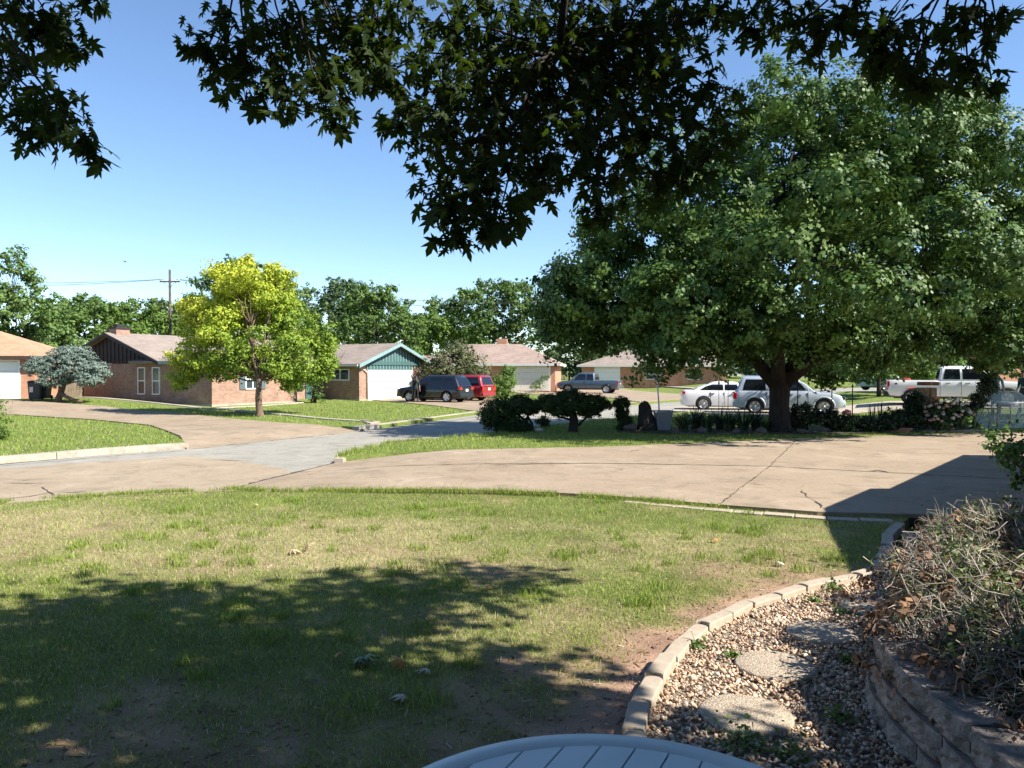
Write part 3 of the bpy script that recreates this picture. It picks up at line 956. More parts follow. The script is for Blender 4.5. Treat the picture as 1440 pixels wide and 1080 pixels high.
# keep the roof out of the picture
hs = thing('brick_ranch_house', 'own brick house beyond the shrub bed, only its roof shadow shows', 'house', (12, 5, 0))
loc = [(p[0] - 12, p[1] - 5) for p in eave]
wall = B().prism(inset(loc, .6), -.1, EZ - .12).build('wall', M['brickA'], hs)
me = B()
cxr, cyr = sum(p[0] for p in loc) / len(loc), sum(p[1] for p in loc) / len(loc)
n = len(loc)
ring0 = [(p[0], p[1], EZ - .12) for p in loc]; ring1 = [(p[0], p[1], EZ) for p in loc]
tp = [(cxr + (p[0] - cxr) * .15, cyr + (p[1] - cyr) * .15, EZ + 1.3) for p in loc]
me.add(ring0 + ring1 + tp, [tuple(range(n))] + [(i, (i + 1) % n, n + (i + 1) % n, n + i) for i in range(n)] + [(n + i, n + (i + 1) % n, 2 * n + (i + 1) % n, 2 * n + i) for i in range(n)] + [tuple(range(2 * n, 3 * n))])
me.build('roof', M['shingle'], hs)
# unseen house body behind the porch, added to block sky light
B().box(-26, -4.2, -13, -6.7, -.1, EZ - .05).build('wall', M['brickA'], hs)
B().add([(-26.6, -5.9, EZ - .1), (-3.6, -5.9, EZ - .1), (-3.6, -13.6, EZ - .1), (-26.6, -13.6, EZ - .1), (-22, -9.8, EZ + 1.8), (-8, -9.8, EZ + 1.8)], [(0, 1, 2, 3), (0, 4, 5, 1), (1, 5, 2), (2, 5, 4, 3), (3, 4, 0)]).build('roof', M['shingle'], hs)
B().box(-13.4, -12.5, -6.7, -6.64, .45, 2.5).build('door', M['teal'], hs)

# ------------------------------------------------------------ round patio table on the porch
M['table'] = m_plain('pale_blue_table', (.66, .74, .76), .42, var=.06, scale=4, spec=.5)
M['tgroove'] = m_plain('table_groove', (.68, .74, .76), .5, var=.05)
tz = 1.176
table = thing('patio_table', 'round pale blue grey patio table with slatted top on the porch', 'table', (.17, 1.24, .446))
h = tz - .446
Rt = .505
me = B()
me.lathe([(Rt - .012, h - .03), (Rt, h - .022), (Rt, h - .006), (Rt - .008, h), (Rt - .05, h), (Rt - .054, h - .005), (Rt - .054, h - .03)], 96)
me.build('rim', M['table'], table)
ang = R(-27)
sw = .072
for i in range(-7, 8):
    c = i * sw
    if abs(c) + sw / 2 > Rt - .06: 
        continue
    inner = Rt - .0555
    # slat clipped to the rim circle, running along the rotated y
    l0 = [(c - sw / 2 + .0022)]; xs_ = np.linspace(c - sw / 2 + .0022, c + sw / 2 - .0022, 5)
    poly = [(a, math.sqrt(max(inner ** 2 - a * a, 1e-4))) for a in xs_] + [(a, -math.sqrt(max(inner ** 2 - a * a, 1e-4))) for a in xs_[::-1]]
    ca, sa = math.cos(ang), math.sin(ang)
    poly = [(a * ca - b * sa, a * sa + b * ca) for a, b in poly]
    B().prism(poly, h - .022, h - .0035).build('slat', M['table'], table, bevel=.0018)
B().lathe([(Rt - .056, h - .03), (Rt - .056, h - .024), (.01, h - .024)], 64).build('under_tray', M['tgroove'], table)
for k in range(4):
    a = R(45 + 90 * k)
    B().tube([(math.cos(a) * .33, math.sin(a) * .33, h - .03), (math.cos(a) * .27, math.sin(a) * .27, h * .5), (math.cos(a) * .38, math.sin(a) * .38, 0)], .017, 10).build('leg', M['table'], table)

# ------------------------------------------------------------ leaves as meshes
LEAF2D = [(0, 0), (.06, .06), (.36, -.04), (.17, .17), (.40, .19), (.58, .30), (.19, .36), (.36, .55), (.50, .74), (.15, .60), (.17, .80), (0, 1.05)]


def leaf_mesh(fold=.18, curl=.25, wid=1.0):
    pts = LEAF2D + [(-a, b) for a, b in LEAF2D[-2:0:-1]]
    V = [(0, .36, 0)] + [(a * wid, b, -fold * abs(a) - curl * (b - .3) ** 2 + .02 * math.sin(9 * a + 5 * b)) for a, b in pts]
    n = len(pts)
    F = [(0, 1 + i, 1 + (i + 1) % n) for i in range(n)]
    return np.array(V), np.array(F)


def place(V, F, pos, rotm, size, tint):
    """many copies of one leaf: pos (n,3), rotm (n,3,3), size (n,)"""
    n = len(pos)
    W = np.einsum('nij,vj->nvi', rotm, V) * size[:, None, None] + pos[:, None]
    FF = (F[None] + (np.arange(n) * len(V))[:, None, None]).reshape(-1, F.shape[1])
    return W.reshape(-1, 3), FF, np.repeat(tint, len(V), 0)


def frames(nrm, rnd=None):
    """rotation matrices whose local z is nrm, with random spin"""
    n = len(nrm)
    nrm = nrm / np.linalg.norm(nrm, axis=1)[:, None]
    t = rng.normal(0, 1, (n, 3))
    a = np.cross(nrm, t); a /= np.linalg.norm(a, axis=1)[:, None] + 1e-9
    b = np.cross(nrm, a)
    return np.stack([a, b, nrm], -1)


QV = np.array([(-.0, 0, 0), (.42, .45, -.06), (0, 1, -.1), (-.42, .45, -.06)]) - np.array([0, .5, 0])
QF = np.array([(0, 1, 2), (0, 2, 3)])


def crown_mesh(name, lobes, n_clump, per, clump_r, size, tintf=None, shell=.62, up=.45, flat=.75, droop=0, gap=0.0, rnd=.38, dn=.5, on_=.85):
    """lobes: (x,y,z,rx,ry,rz). leaf clumps spread through the outer volume of every lobe"""
    Lb = np.array([l if len(l) == 6 else (l[0], l[1], l[2], l[3], l[3], l[3]) for l in lobes], float)
    w = (Lb[:, 3] * Lb[:, 4] * Lb[:, 5]) ** (2 / 3); w /= w.sum()
    li = rng.choice(len(Lb), n_clump, p=w)
    d = rng.normal(0, 1, (n_clump, 3)); d /= np.linalg.norm(d, axis=1)[:, None]
    rr = shell + (1 - shell) * rng.random(n_clump) ** .6
    rr *= 1 + .12 * rng.normal(0, 1, n_clump)
    C = Lb[li, :3] + d * Lb[li, 3:] * rr[:, None]
    if gap:
        keep = vnoise(C[:, 0] * .9 + C[:, 1] * .5, C[:, 2] + C[:, 1] * .3, .8, 2) > gap
        C = C[keep]; d = d[keep]; li = li[keep]
    nc = len(C)
    cr = clump_r * rng.uniform(.55, 1.35, nc)
    k = rng.poisson(per, nc) + 3
    ci = np.repeat(np.arange(nc), k); n = len(ci)
    off = rng.normal(0, .5, (n, 3)) * np.array([1, 1, flat]) * cr[ci][:, None]
    P = C[ci] + off
    P[:, 2] -= droop * (off[:, 0] ** 2 + off[:, 1] ** 2)
    on = off / (np.linalg.norm(off, axis=1)[:, None] + 1e-6)
    nr = d[ci] * dn + np.array([0, 0, up]) + rng.normal(0, rnd, (n, 3)) + on * on_
    Rm = frames(nr)
    s = size * rng.uniform(.6, 1.25, n)
    base = rng.random(nc)
    t = np.clip(.65 * base[ci] + .35 * rng.random(n), 0, 1) if tintf is None else tintf(P, base[ci], n)
    V, F, Tn = place(QV, QF, P, Rm, s, t)
    return raw_mesh(name, V, F, Tn), C


def sublobes(lobes, f=.4, dens=3.0, rmin=.35):
    """break big lobes into boughs that sit on their surface"""
    Lb = [l if len(l) == 6 else (l[0], l[1], l[2], l[3], l[3], l[3]) for l in lobes]
    out = []
    for i, l in enumerate(Lb):
        r = (l[3] * l[4] * l[5]) ** (1 / 3)
        sr = max(rmin, f * r * .9 ** 0)
        n = max(5, int(dens * (r / sr) ** 2))
        for k in range(n):
            d = rng.normal(0, 1, 3); d /= np.linalg.norm(d)
            q = rng.uniform(.62, .92)
            c = (l[0] + d[0] * l[3] * q, l[1] + d[1] * l[4] * q, l[2] + d[2] * l[5] * q)
            if any(j != i and ((c[0] - m[0]) / m[3]) ** 2 + ((c[1] - m[1]) / m[4]) ** 2 + ((c[2] - m[2]) / m[5]) ** 2 < .4 for j, m in enumerate(Lb)):
                continue
            s = sr * rng.uniform(.65, 1.2)
            out.append((*c, s * 1.1, s * 1.1, s * .8))
    return out


def branch_pts(a, b, sag=.1, n=5, jit=.06):
    a = Vector(a); b = Vector(b); L = (b - a).length
    out = []
    j = Vector((0, 0, 0))
    for i in range(n + 1):
        t = i / n
        p = a.lerp(b, t); p.z += math.sin(t * math.pi) * sag * L
        if 0 < i < n: p += Vector((random.uniform(-1, 1), random.uniform(-1, 1), random.uniform(-1, 1))) * jit * L
        out.append(p)
    return out


# ------------------------------------------------------------ the maple that hangs over the porch
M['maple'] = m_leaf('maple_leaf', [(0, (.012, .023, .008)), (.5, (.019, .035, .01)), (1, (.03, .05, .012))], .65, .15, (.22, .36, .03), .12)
mt = thing('maple_tree', 'dark broadleaf maple whose lobed leaves hang over the porch from above', 'tree', (3.5, -1.0, -.03))
mo = Vector((3.5, -1.0, -.03))
HUB = Vector((3.2, -.3, 3.9))
tr = B().tube([Vector((0, 0, -.1)), Vector((.05, .02, .5)), Vector((-.05, .1, 1.8)), Vector((-.2, .4, 3.0)), HUB - mo], [.42, .3, .25, .22, .2], 14)
tr.build('trunk', M['bark'], mt)
# clumps that hang in view: centre and radii in metres
CL = [((-2.70, 4.2, 3.94), .42), ((-2.51, 4.2, 3.90), .3), ((-2.58, 4, 3.52), .32), ((-2.53, 4.3, 3.83), .2), ((-2.40, 3.8, 3.25), .2), ((-2.16, 3.7, 3.24), .21), ((-2.31, 3.8, 3.17), .12), ((-2.00, 3.6, 3.10), .13), ((-1.94, 3.6, 3.03), .07), ((-2.35, 4.3, 4.06), .12),
      ((-1.62, 4.4, 3.87), .27), ((-1.32, 4.5, 3.96), .4), ((-0.99, 4.5, 4.00), .38), ((-0.80, 4.6, 4.08), .3), ((-1.50, 4.3, 3.63), .2), ((-1.27, 4.3, 3.59), .22), ((-1.03, 4.3, 3.56), .22), ((-1.70, 4.3, 3.77), .13), ((-0.85, 4.4, 3.75), .22), ((-0.95, 4.2, 3.38), .1), ((-0.69, 4.4, 3.71), .16),
      ((-0.34, 4.6, 4.04), .33), ((0.00, 4.7, 4.00), .5), ((0.35, 4.8, 4.09), .5), ((0.71, 4.8, 4.13), .48), ((1.01, 4.8, 4.17), .38), ((-0.40, 4.4, 3.63), .32), ((-0.12, 4.5, 3.59), .42), ((0.21, 4.6, 3.62), .45), ((0.56, 4.7, 3.74), .42), ((0.87, 4.7, 3.79), .4), ((-0.59, 4.3, 3.42), .16),
      ((-0.46, 4.2, 3.29), .22), ((-0.23, 4.2, 3.25), .32), ((0.08, 4.3, 3.24), .34), ((0.41, 4.4, 3.31), .34), ((0.75, 4.5, 3.38), .34), ((1.06, 4.6, 3.50), .26), ((1.23, 4.6, 3.66), .2), ((-0.34, 4.1, 2.99), .2), ((-0.11, 4.1, 2.96), .26), ((-0.26, 4, 2.80), .18), ((-0.07, 4, 2.79), .16), ((-0.35, 4, 2.86), .1), ((-0.30, 4, 2.69), .07), ((0.15, 4.2, 3.06), .18), ((0.52, 4.3, 3.04), .22), ((0.81, 4.4, 3.11), .24), ((1.05, 4.4, 3.17), .2), ((0.48, 4.3, 2.88), .1), ((1.24, 4.5, 3.34), .14),
      ((1.23, 4.6, 4.17), .2), ((1.46, 4.4, 4.05), .26), ((1.38, 4.4, 3.95), .14), ((1.62, 4.3, 3.95), .24), ((1.66, 4.2, 3.77), .13), ((1.81, 4.2, 3.94), .2), ((1.98, 4.1, 3.82), .24), ((2.13, 4, 3.70), .24), ((1.95, 4, 3.57), .18), ((2.12, 3.9, 3.50), .18), ((2.30, 3.9, 3.55), .14), ((2.50, 4, 3.83), .14), ((2.32, 4, 3.81), .16), ((2.42, 3.9, 3.48), .1), ((1.99, 3.9, 3.41), .09), ((1.90, 4.1, 3.71), .14), ((2.39, 3.9, 3.66), .08)]
CL = [(c, r * (.8 if i < 10 else .78 if i >= 51 else 1)) for i, (c, r) in enumerate(CL)]
n_vis = len(CL)
# the rest of the canopy, above and behind the picture's edge
OFF = []
r2 = random.Random(3)
for i in range(260):
    x = r2.uniform(-5.5, 8.5); y = r2.uniform(-3.2, 5.2); z = r2.uniform(4.3, 7.5)
    if y > 0.4 and (z - 2) / y < .60: continue
    if math.hypot(x - 1.6, y - 1.0) > 6.6: continue
    if x - z > .2 and y + .39 * z > 4.2: continue
    OFF.append(((x, y, z), r2.uniform(.45, .8)))
for i in range(75):      # unseen boughs added over the porch to shade the near lawn
    bx_, by_, bz_ = r2.uniform(.6, 6.4), r2.uniform(.9, 3.1), r2.uniform(4.3, 5.7)
    if bx_ - bz_ > .35 and by_ + .39 * bz_ > 4.3: continue
    OFF.append(((bx_, by_, bz_), r2.uniform(.5, .75)))
for i in range(16):  # unseen leaf clumps added overhead to put the table in shade
    OFF.append(((r2.uniform(2.8, 5.4), r2.uniform(-1.2, .7), r2.uniform(4.2, 5.8)), r2.uniform(.5, .7)))
ALL = CL + OFF
LV, LF = leaf_mesh()
pos = []; clu = []
tw = B(); lm = B()
hubs = [HUB, Vector((1.8, 1.6, 5.2)), Vector((.3, 3.6, 5.5)), Vector((-1.6, 3.3, 5.4)), Vector((3.2, 2.6, 5.2)), Vector((-3.7, 3.9, 4.7)), Vector((3.6, 3.6, 4.7)), Vector((.28, 4.6, 3.9)), Vector((-1.5, 4.2, 4.5)), Vector((5.2, 1.4, 5.2)), Vector((-1.0, 0.4, 5.6)), Vector((2.4, 4.1, 4.3))]
limbs = [(0, 1, .17, .13), (1, 2, .13, .08), (2, 3, .07, .05), (0, 4, .1, .06), (3, 5, .05, .03), (4, 6, .05, .03), (2, 7, .05, .02), (3, 8, .045, .025), (0, 9, .09, .04), (1, 10, .09, .05), (4, 11, .045, .02)]
for a, b, r0, r1 in limbs:
    pts = branch_pts(hubs[a] - mo, hubs[b] - mo, .05, 6, .03)
    B().tube(pts, list(np.linspace(r0, r1, len(pts))), 9).build('limb', M['bark'], mt)
for i, (c, r) in enumerate(ALL):
    c = Vector(c)
    hb = hubs[5] if i < 10 else min(hubs, key=lambda q: (q - c).length)
    pts = branch_pts(hb - mo, c - mo, .08, 5, .05)
    tw.tube(pts, list(np.linspace(.011 if i < n_vis else .03, .004, len(pts))), 5)
    nn = int((170 if i < n_vis else 50) * (r / .4) ** 1.75 * (1 if i < n_vis else 1.0)) + 5
    for k in range(nn):
        d = Vector((random.gauss(0, 1), random.gauss(0, 1), random.gauss(0, 1))).normalized() * r * random.random() ** .45
        d.z *= .8
        pos.append(c + d); clu.append(i)
        if k % 7 == 0 and i < n_vis:
            tw.tube([c - mo, c - mo + d * .5 + Vector((0, 0, .02)), c - mo + d], [.005, .004, .002], 4, cap=False)
tw.build('twig', M['bark'], mt, kind='stuff')
pos = np.array([tuple(p) for p in pos]); clu = np.array(clu)
n = len(pos)
# leaves droop: tip points down and outwards
ph = rng.uniform(0, 2 * np.pi, n); el = R(-38) + rng.normal(0, .45, n)
yv = np.stack([np.cos(ph) * np.cos(el), np.sin(ph) * np.cos(el), np.sin(el)], 1)
upv = np.array([[0, 0, 1.0]]) + rng.normal(0, .45, (n, 3))
xv = np.cross(yv, upv); xv /= np.linalg.norm(xv, axis=1)[:, None]
zv = np.cross(xv, yv)
Rm = np.stack([xv, yv, zv], -1)
size = np.where(clu < n_vis, .092, .15) * rng.uniform(.55, 1.35, n)
tint = rng.random(n)
# the leaves that show largest are parts of their own
scr = np.where((clu < n_vis) & (np.abs(pos[:, 0] / pos[:, 1]) < .66) & ((pos[:, 2] - 2) / pos[:, 1] < .47), size / pos[:, 1], 0)
big = np.argsort(-scr)[:300]
mask = np.ones(n, bool); mask[big] = False
low = mask & (clu >= n_vis)      # canopy out of sight: the same leaf with fewer points
mask &= clu < n_vis
lv_ = np.array([(0, 0, 0), (.42, .1, -.06), (.2, .34, -.03), (.46, .66, -.1), (0, 1, -.12), (-.46, .66, -.1), (-.2, .34, -.03), (-.42, .1, -.06)]); lf_ = np.array([(0, 1, 2), (2, 3, 4), (4, 5, 6), (6, 7, 0), (0, 2, 6), (2, 4, 6)])
kinds = [leaf_mesh(random.uniform(.05, .45), random.uniform(.0, .7), random.uniform(.7, 1.1)) for _ in range(5)]
pick = rng.integers(0, 5, n)
V, F, Tn = join([place(*kinds[q], pos[mask & (pick == q)] - np.array(mo), Rm[mask & (pick == q)], size[mask & (pick == q)], tint[mask & (pick == q)]) for q in range(5)] + [place(lv_, lf_, pos[low] - np.array(mo), Rm[low], size[low], tint[low])])
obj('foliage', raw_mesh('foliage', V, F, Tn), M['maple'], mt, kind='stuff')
lmesh = []
for q in range(5):
    v, f = leaf_mesh(random.uniform(.05, .4), random.uniform(.0, .6), random.uniform(.75, 1.1))
    me = raw_mesh('leaf', v, f, np.full(len(v), q / 4)); me.materials.append(M['maple']); lmesh.append(me)
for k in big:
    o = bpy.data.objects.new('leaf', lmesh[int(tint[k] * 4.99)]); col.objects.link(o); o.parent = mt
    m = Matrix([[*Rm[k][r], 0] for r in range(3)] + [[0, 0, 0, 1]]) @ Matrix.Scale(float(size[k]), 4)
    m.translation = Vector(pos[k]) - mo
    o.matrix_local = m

# ------------------------------------------------------------ fallen leaves and weeds on the lawn
M['dry_tan'] = m_plain('dry_leaf_tan', (.55, .38, .22), .8, scale=20)
M['dry_orange'] = m_plain('dry_leaf_orange', (.42, .19, .035), .7, scale=20)
M['dry_green'] = m_plain('fallen_leaf_green', (.10, .15, .07), .6, scale=20)
M['dry_pale'] = m_plain('dry_leaf_pale', (.5, .42, .34), .8, scale=20)
FL = [((-2.47, 8.44), .17, 'dry_tan', .25, 'curled tan dry leaf lying flat on the straw turf'), ((-2.33, 8.58), .13, 'dry_tan', .9, 'pale tan dry leaf standing on edge on the turf'), ((-1.11, 5.34), .17, 'dry_green', .3, 'fallen grey green leaf with pointed lobes in the lawn shade'), ((-0.99, 5.38), .15, 'dry_green', .6, 'smaller fallen grey green leaf beside the bigger one in the lawn shade'),
      ((-0.72, 5.15), .13, 'dry_orange', .8, 'orange brown curled leaf on the shaded dirt'), ((-0.54, 5.10), .1, 'dry_pale', .35, 'pale dry leaf beside the orange leaf in the shade'), ((-0.64, 4.66), .13, 'dry_pale', .15, 'flat pale leaf lying on the bare shaded dirt'), ((-1.22, 5.44), .1, 'dry_orange', .5, 'small rusty leaf beside the fallen green leaves'),
      ((2.45, 9.08), .09, 'dry_orange', .4, 'small rusty leaf in the sunny turf near the edging'), ((-3.79, 11.46), .08, 'dry_tan', .5, 'small pale leaf in the sunny turf close to the drive'), ((2.77, 8.06), .1, 'dry_pale', .3, 'thin pale dry leaf on the worn turf near the edging'), ((-0.20, 7.17), .09, 'dry_orange', .4, 'dark rusty leaf in the sunny turf beside bare patch')]
for (p, s, mname, tilt, lab) in FL:
    v, f = leaf_mesh(.5, .9, .9)
    V2 = v * s
    me = raw_mesh('fallen_leaf', V2, f); 
    o = obj('fallen_leaf', me, M[mname], None, (p[0], p[1], float(lawn_bump(p[0], p[1])) + .045), random.uniform(0, 6.28), None, lab, 'leaf', 'fallen leaves on the lawn')
    o.rotation_euler = (tilt, random.uniform(-.3, .3), random.uniform(0, 6.28))
    md = o.modifiers.new('s', 'SOLIDIFY'); md.thickness = .0015; apply_mods(o)
# thatch, twigs and clods on the worn ground
n = 15000
x = rng.uniform(-6, 4, n); y = rng.uniform(3.4, 9.5, n)
k = inpoly(x, y, LAWN) & (rng.random(n) < 1.1 - cover(x, y)) & (np.abs(x) < .8 * y)
x = x[k]; y = y[k]; n = len(x)
ln = rng.uniform(.008, .05, n) * rng.choice([.5, 1, 1, 1.8], n); wd = rng.uniform(.0015, .004, n); th = rng.uniform(0, 6.28, n); tl = rng.normal(0, .25, n)
c0 = np.stack([x, y, lawn_bump(x, y) + .004], 1); dv = np.stack([np.cos(th), np.sin(th), tl], 1) * ln[:, None] / 2; sv = np.stack([-np.sin(th), np.cos(th), 0 * th], 1) * wd[:, None]; uv = np.array([0, 0, 1]) * wd[:, None] * 1.4
V = np.stack([c0 - dv - sv, c0 - dv + sv, c0 - dv + uv, c0 + dv - sv, c0 + dv + sv, c0 + dv + uv], 1).reshape(-1, 3)
o6 = (np.arange(n) * 6)[:, None]
F = np.concatenate([o6 + np.array(f) for f in ((0, 3, 5, 2), (1, 2, 5, 4))])
C = np.repeat(np.array([[.42, .33, .22], [.2, .13, .08], [.5, .42, .3], [.12, .08, .05], [.35, .22, .12]])[rng.integers(0, 5, n)] * rng.uniform(.6, 1.1, n)[:, None], 6, 0)
obj('lawn_litter', raw_mesh('lawn_litter', V, F, C), M['soil'], kind='stuff', label='dry twigs and thatch littering the worn lawn', cat='litter')
n = 9000
x = rng.uniform(-6, 4, n); y = rng.uniform(3.4, 9, n)
k = inpoly(x, y, LAWN) & (rng.random(n) < .95 - cover(x, y)) & (np.abs(x) < .8 * y)
x = x[k]; y = y[k]; n = len(x)
s = rng.uniform(.002, .009, n) * rng.choice([.6, 1, 1.6], n)
Vv = (IV[None] * s[:, None, None] * (1 + .3 * rng.normal(0, 1, (n, 12, 1))) * np.array([1.2, 1.2, .7]) + np.stack([x, y, lawn_bump(x, y) + .001], 1)[:, None]).reshape(-1, 3)
obj('soil_crumbs', raw_mesh('soil_crumbs', Vv, (IF[None] + (np.arange(n) * 12)[:, None, None]).reshape(-1, 3), np.repeat(np.array([[.27, .17, .12]]) * rng.uniform(.5, 1.3, (n, 1)), 12, 0)), M['soil'], kind='stuff', label='small clods of red soil on the bare lawn patches', cat='soil')
# broad leaved weeds on the gravel
M['weed'] = m_leaf('weed_leaf', [(0, (.06, .12, .02)), (1, (.16, .24, .05))], .5, .25)
WD = [((2.98, 7.10), .1, 'weed tuft growing against the edging in the sunny gravel'), ((2.77, 6.44), .07, 'yellow green weed tuft beside the far stepping stones'), ((2.66, 6.74), .06, 'little weed in the gravel between edging and far stones'), ((1.36, 5.62), .08, 'flat weed among sunny gravel beside the edging'), ((1.57, 5.44), .06, 'small weed at the rim of the whole round stone'), ((1.92, 4.45), .08, 'upright weed in shaded gravel near the block wall'), ((1.22, 4.15), .14, 'dark weed clump in shaded gravel by the round table'), ((1.47, 4.03), .1, 'small dark weed in shaded gravel between table and block wall'), ((2.34, 5.34), .07, 'weed beside the wall in broken shrub shade')]
for p, r, lab in WD:
    n = int(90 * r / .1)
    d = rng.normal(0, .5, (n, 3)) * r; d[:, 2] = np.abs(d[:, 2]) * .9
    nr = rng.normal(0, .6, (n, 3)) + np.array([0, 0, .8])
    V, F, Tn = place(QV, QF, d, frames(nr), np.full(n, .034) * rng.uniform(.6, 1.3, n), rng.random(n))
    w = thing('weed', lab, 'weed', (p[0], p[1], -.03), 0, 'weeds in the gravel')
    obj('leaves', raw_mesh('leaves', V, F, Tn), M['weed'], w)
    s = B()
    for k in range(6): s.tube([(0, 0, -.01), tuple(d[k] * .6 + np.array([0, 0, .01])), tuple(d[k])], .0018, 4, cap=False)
    s.build('stem', M['weed'], w)

# ------------------------------------------------------------ dry hedge shrub on the wall
M['dry_twig'] = m_tint('dry_twig', .85, spec=.2)
M['shrub_leaf'] = m_leaf('shrub_leaf', [(0, (.05, .07, .022)), (.4, (.08, .12, .03)), (.75, (.14, .18, .05)), (1, (.22, .12, .05))], .5, .2)
sh = thing('dry_shrub', 'half dead clipped shrub with bare grey twigs above the block wall', 'shrub', (3.3, 5.3, .33))
so = np.array([3.3, 5.3, .33])
SHZ = .8
SL = [(3.2, 5.5, .52, .52, .5, .42), (3.9, 6.2, .6, .55, .6, .44), (3.1, 4.9, .5, .6, .6, .44), (4.0, 5.4, .58, .7, .8, .44), (2.85, 4.2, .45, .52, .6, .44), (3.8, 4.6, .55, .7, .8, .44), (2.85, 3.5, .4, .52, .7, .42), (3.8, 3.5, .48, .7, .8, .42), (2.62, 4.45, .36, .4, .5, .32), (2.6, 3.8, .34, .35, .5, .3)]
SL = [(a, b, .3 + (c - .3) * .8, d * 1.03, e, f * .9) for a, b, c, d, e, f in SL]
tv = []; tf = []; tc = []
nb = 0
for L6 in SL:
    for k in range(480):
        c = np.array(L6[:3]); r = np.array(L6[3:])
        d = rng.normal(0, 1, 3); d /= np.linalg.norm(d); d[2] = abs(d[2]) if rng.random() < .8 else d[2]
        p1 = c + d * r * rng.uniform(.85, 1.12)
        dirn = d + rng.normal(0, .55, 3); dirn /= np.linalg.norm(dirn)
        ln = rng.uniform(.08, .24)
        p0 = p1 - dirn * ln
        side = np.cross(dirn, rng.normal(0, 1, 3)); side /= np.linalg.norm(side); s2 = np.cross(dirn, side)
        bend = rng.normal(0, .02, 3)
        pm = (p0 + p1) / 2 + bend
        w0, w1, w2 = .0042, .0032, .0014
        i0 = len(tv) 
        for pp, ww in ((p0, w0), (pm, w1), (p1, w2)):
            for q in range(3):
                a = q * 2.094
                tv.append(pp + (side * math.cos(a) + s2 * math.sin(a)) * ww - so)
        for lv in range(2):
            for q in range(3):
                tf.append((i0 + lv * 3 + q, i0 + lv * 3 + (q + 1) % 3, i0 + (lv + 1) * 3 + (q + 1) % 3, i0 + (lv + 1) * 3 + q))
        # bare side: facing the path and the drive
        grey = (d[0] < .25) or (rng.random() < .35)
        cc = np.array([.42, .37, .31]) * rng.uniform(.35, 1.15) if grey else np.array([.16, .10, .06]) * rng.uniform(.6, 1.3)
        tc += [cc] * 9
        if rng.random() < .45:      # side spur
            q0 = pm; q1 = pm + (dirn + rng.normal(0, .8, 3)) * rng.uniform(.03, .08)
            i0 = len(tv)
            for pp, ww in ((q0, .0026), (q1, .001)):
                for q in range(3):
                    a = q * 2.094
                    tv.append(pp + (side * math.cos(a) + s2 * math.sin(a)) * ww - so)
            for q in range(3): tf.append((i0 + q, i0 + (q + 1) % 3, i0 + 3 + (q + 1) % 3, i0 + 3 + q))
            tc += [cc] * 6
obj('dry_twigs', raw_mesh('dry_twigs', np.array(tv), np.array(tf), np.array(tc)), M['dry_twig'], sh, kind='stuff')
st = B()
for L6 in SL:
    for k in range(7):
        a = Vector((L6[0] + random.uniform(-.2, .2), L6[1] + random.uniform(-.2, .2), .3)) - Vector(so)
        b = Vector(L6[:3]) + Vector((random.uniform(-1, 1) * L6[3], random.uniform(-1, 1) * L6[4], random.uniform(.2, .9) * L6[5])) - Vector(so)
        st.tube(branch_pts(a, b, .05, 4, .08), [.014, .012, .01, .008, .004], 5)
st.build('stem', M['bark_lit'], sh, kind='stuff')
lob = [tuple(np.array(L6) - np.array([*so, 0, 0, 0])) for L6 in SL]
me, _ = crown_mesh('leaves', [(l[0] + .1, *l[1:]) for l in lob], 1500, 26, .1, .036, tintf=lambda P, b, n: np.clip(.5 * b + .5 * rng.random(n), 0, 1), shell=.6)
obj('leaves', me, M['shrub_leaf'], sh, kind='stuff')
M['dead_leaf'] = m_leaf('dead_leaf', [(0, (.10, .05, .03)), (.6, (.2, .11, .06)), (1, (.34, .2, .1))], .8, .1)
me, _ = crown_mesh('dead_leaves', [(l[0] - .12, l[1], l[2] - .1, l[3], l[4], l[5]) for l in lob], 620, 18, .1, .045, shell=.75)
obj('dead_leaves', me, M['dead_leaf'], sh, kind='stuff')

# leafy nandina behind it
M['nandina'] = m_leaf('nandina_leaf', [(0, (.05, .10, .02)), (.6, (.10, .18, .03)), (1, (.22, .26, .06))], .45, .28)
nd = thing('nandina_shrub', 'upright leafy green shrub with thin canes beside the concrete drive', 'shrub', (5.45, 7.7, .33))
st = B(); lobes = []
for k in range(16):
    a = random.uniform(0, 6.28); r = random.uniform(.1, .5)
    top = Vector((math.cos(a) * r * 1.5, math.sin(a) * r * 1.3, random.uniform(.6, 1.3)))
    p0 = Vector((math.cos(a) * r * .4, math.sin(a) * r * .4, -.05))
    st.tube(branch_pts(p0, top, .03, 4, .04), [.011, .01, .008, .006, .004], 6)
    for q in range(4):
        f = .55 + .45 * q / 3
        c = p0.lerp(top, f)
        lobes.append((c.x, c.y, c.z, .2, .2, .1))
for a in (2.6, 3.0, 3.4):      # canes leaning over the drive
    e = Vector((math.cos(a) * .75, math.sin(a) * .5 - .1, 1.05 - .25 * (a - 2.6)))
    st.tube(branch_pts((0, 0, .2), e, .15, 5, .03), [.009, .008, .006, .005, .004, .003], 6)
    for q in range(3):
        c = Vector((0, 0, .35)).lerp(e, .6 + .2 * q); lobes.append((c.x, c.y, c.z + .1, .13, .13, .08))
st.build('stem', M['bark_lit'], nd)
me, _ = crown_mesh('leaves', lobes, 330, 15, .09, .05, shell=.3)
obj('leaves', me, M['nandina'], nd, kind='stuff')

# ------------------------------------------------------------ houses
def roof_slabs(parent, planes, mat, thick=.14, name='roof'):
    m = B()
    for p in planes: m.slab(p, thick)
    return m.build(name, mat, parent)


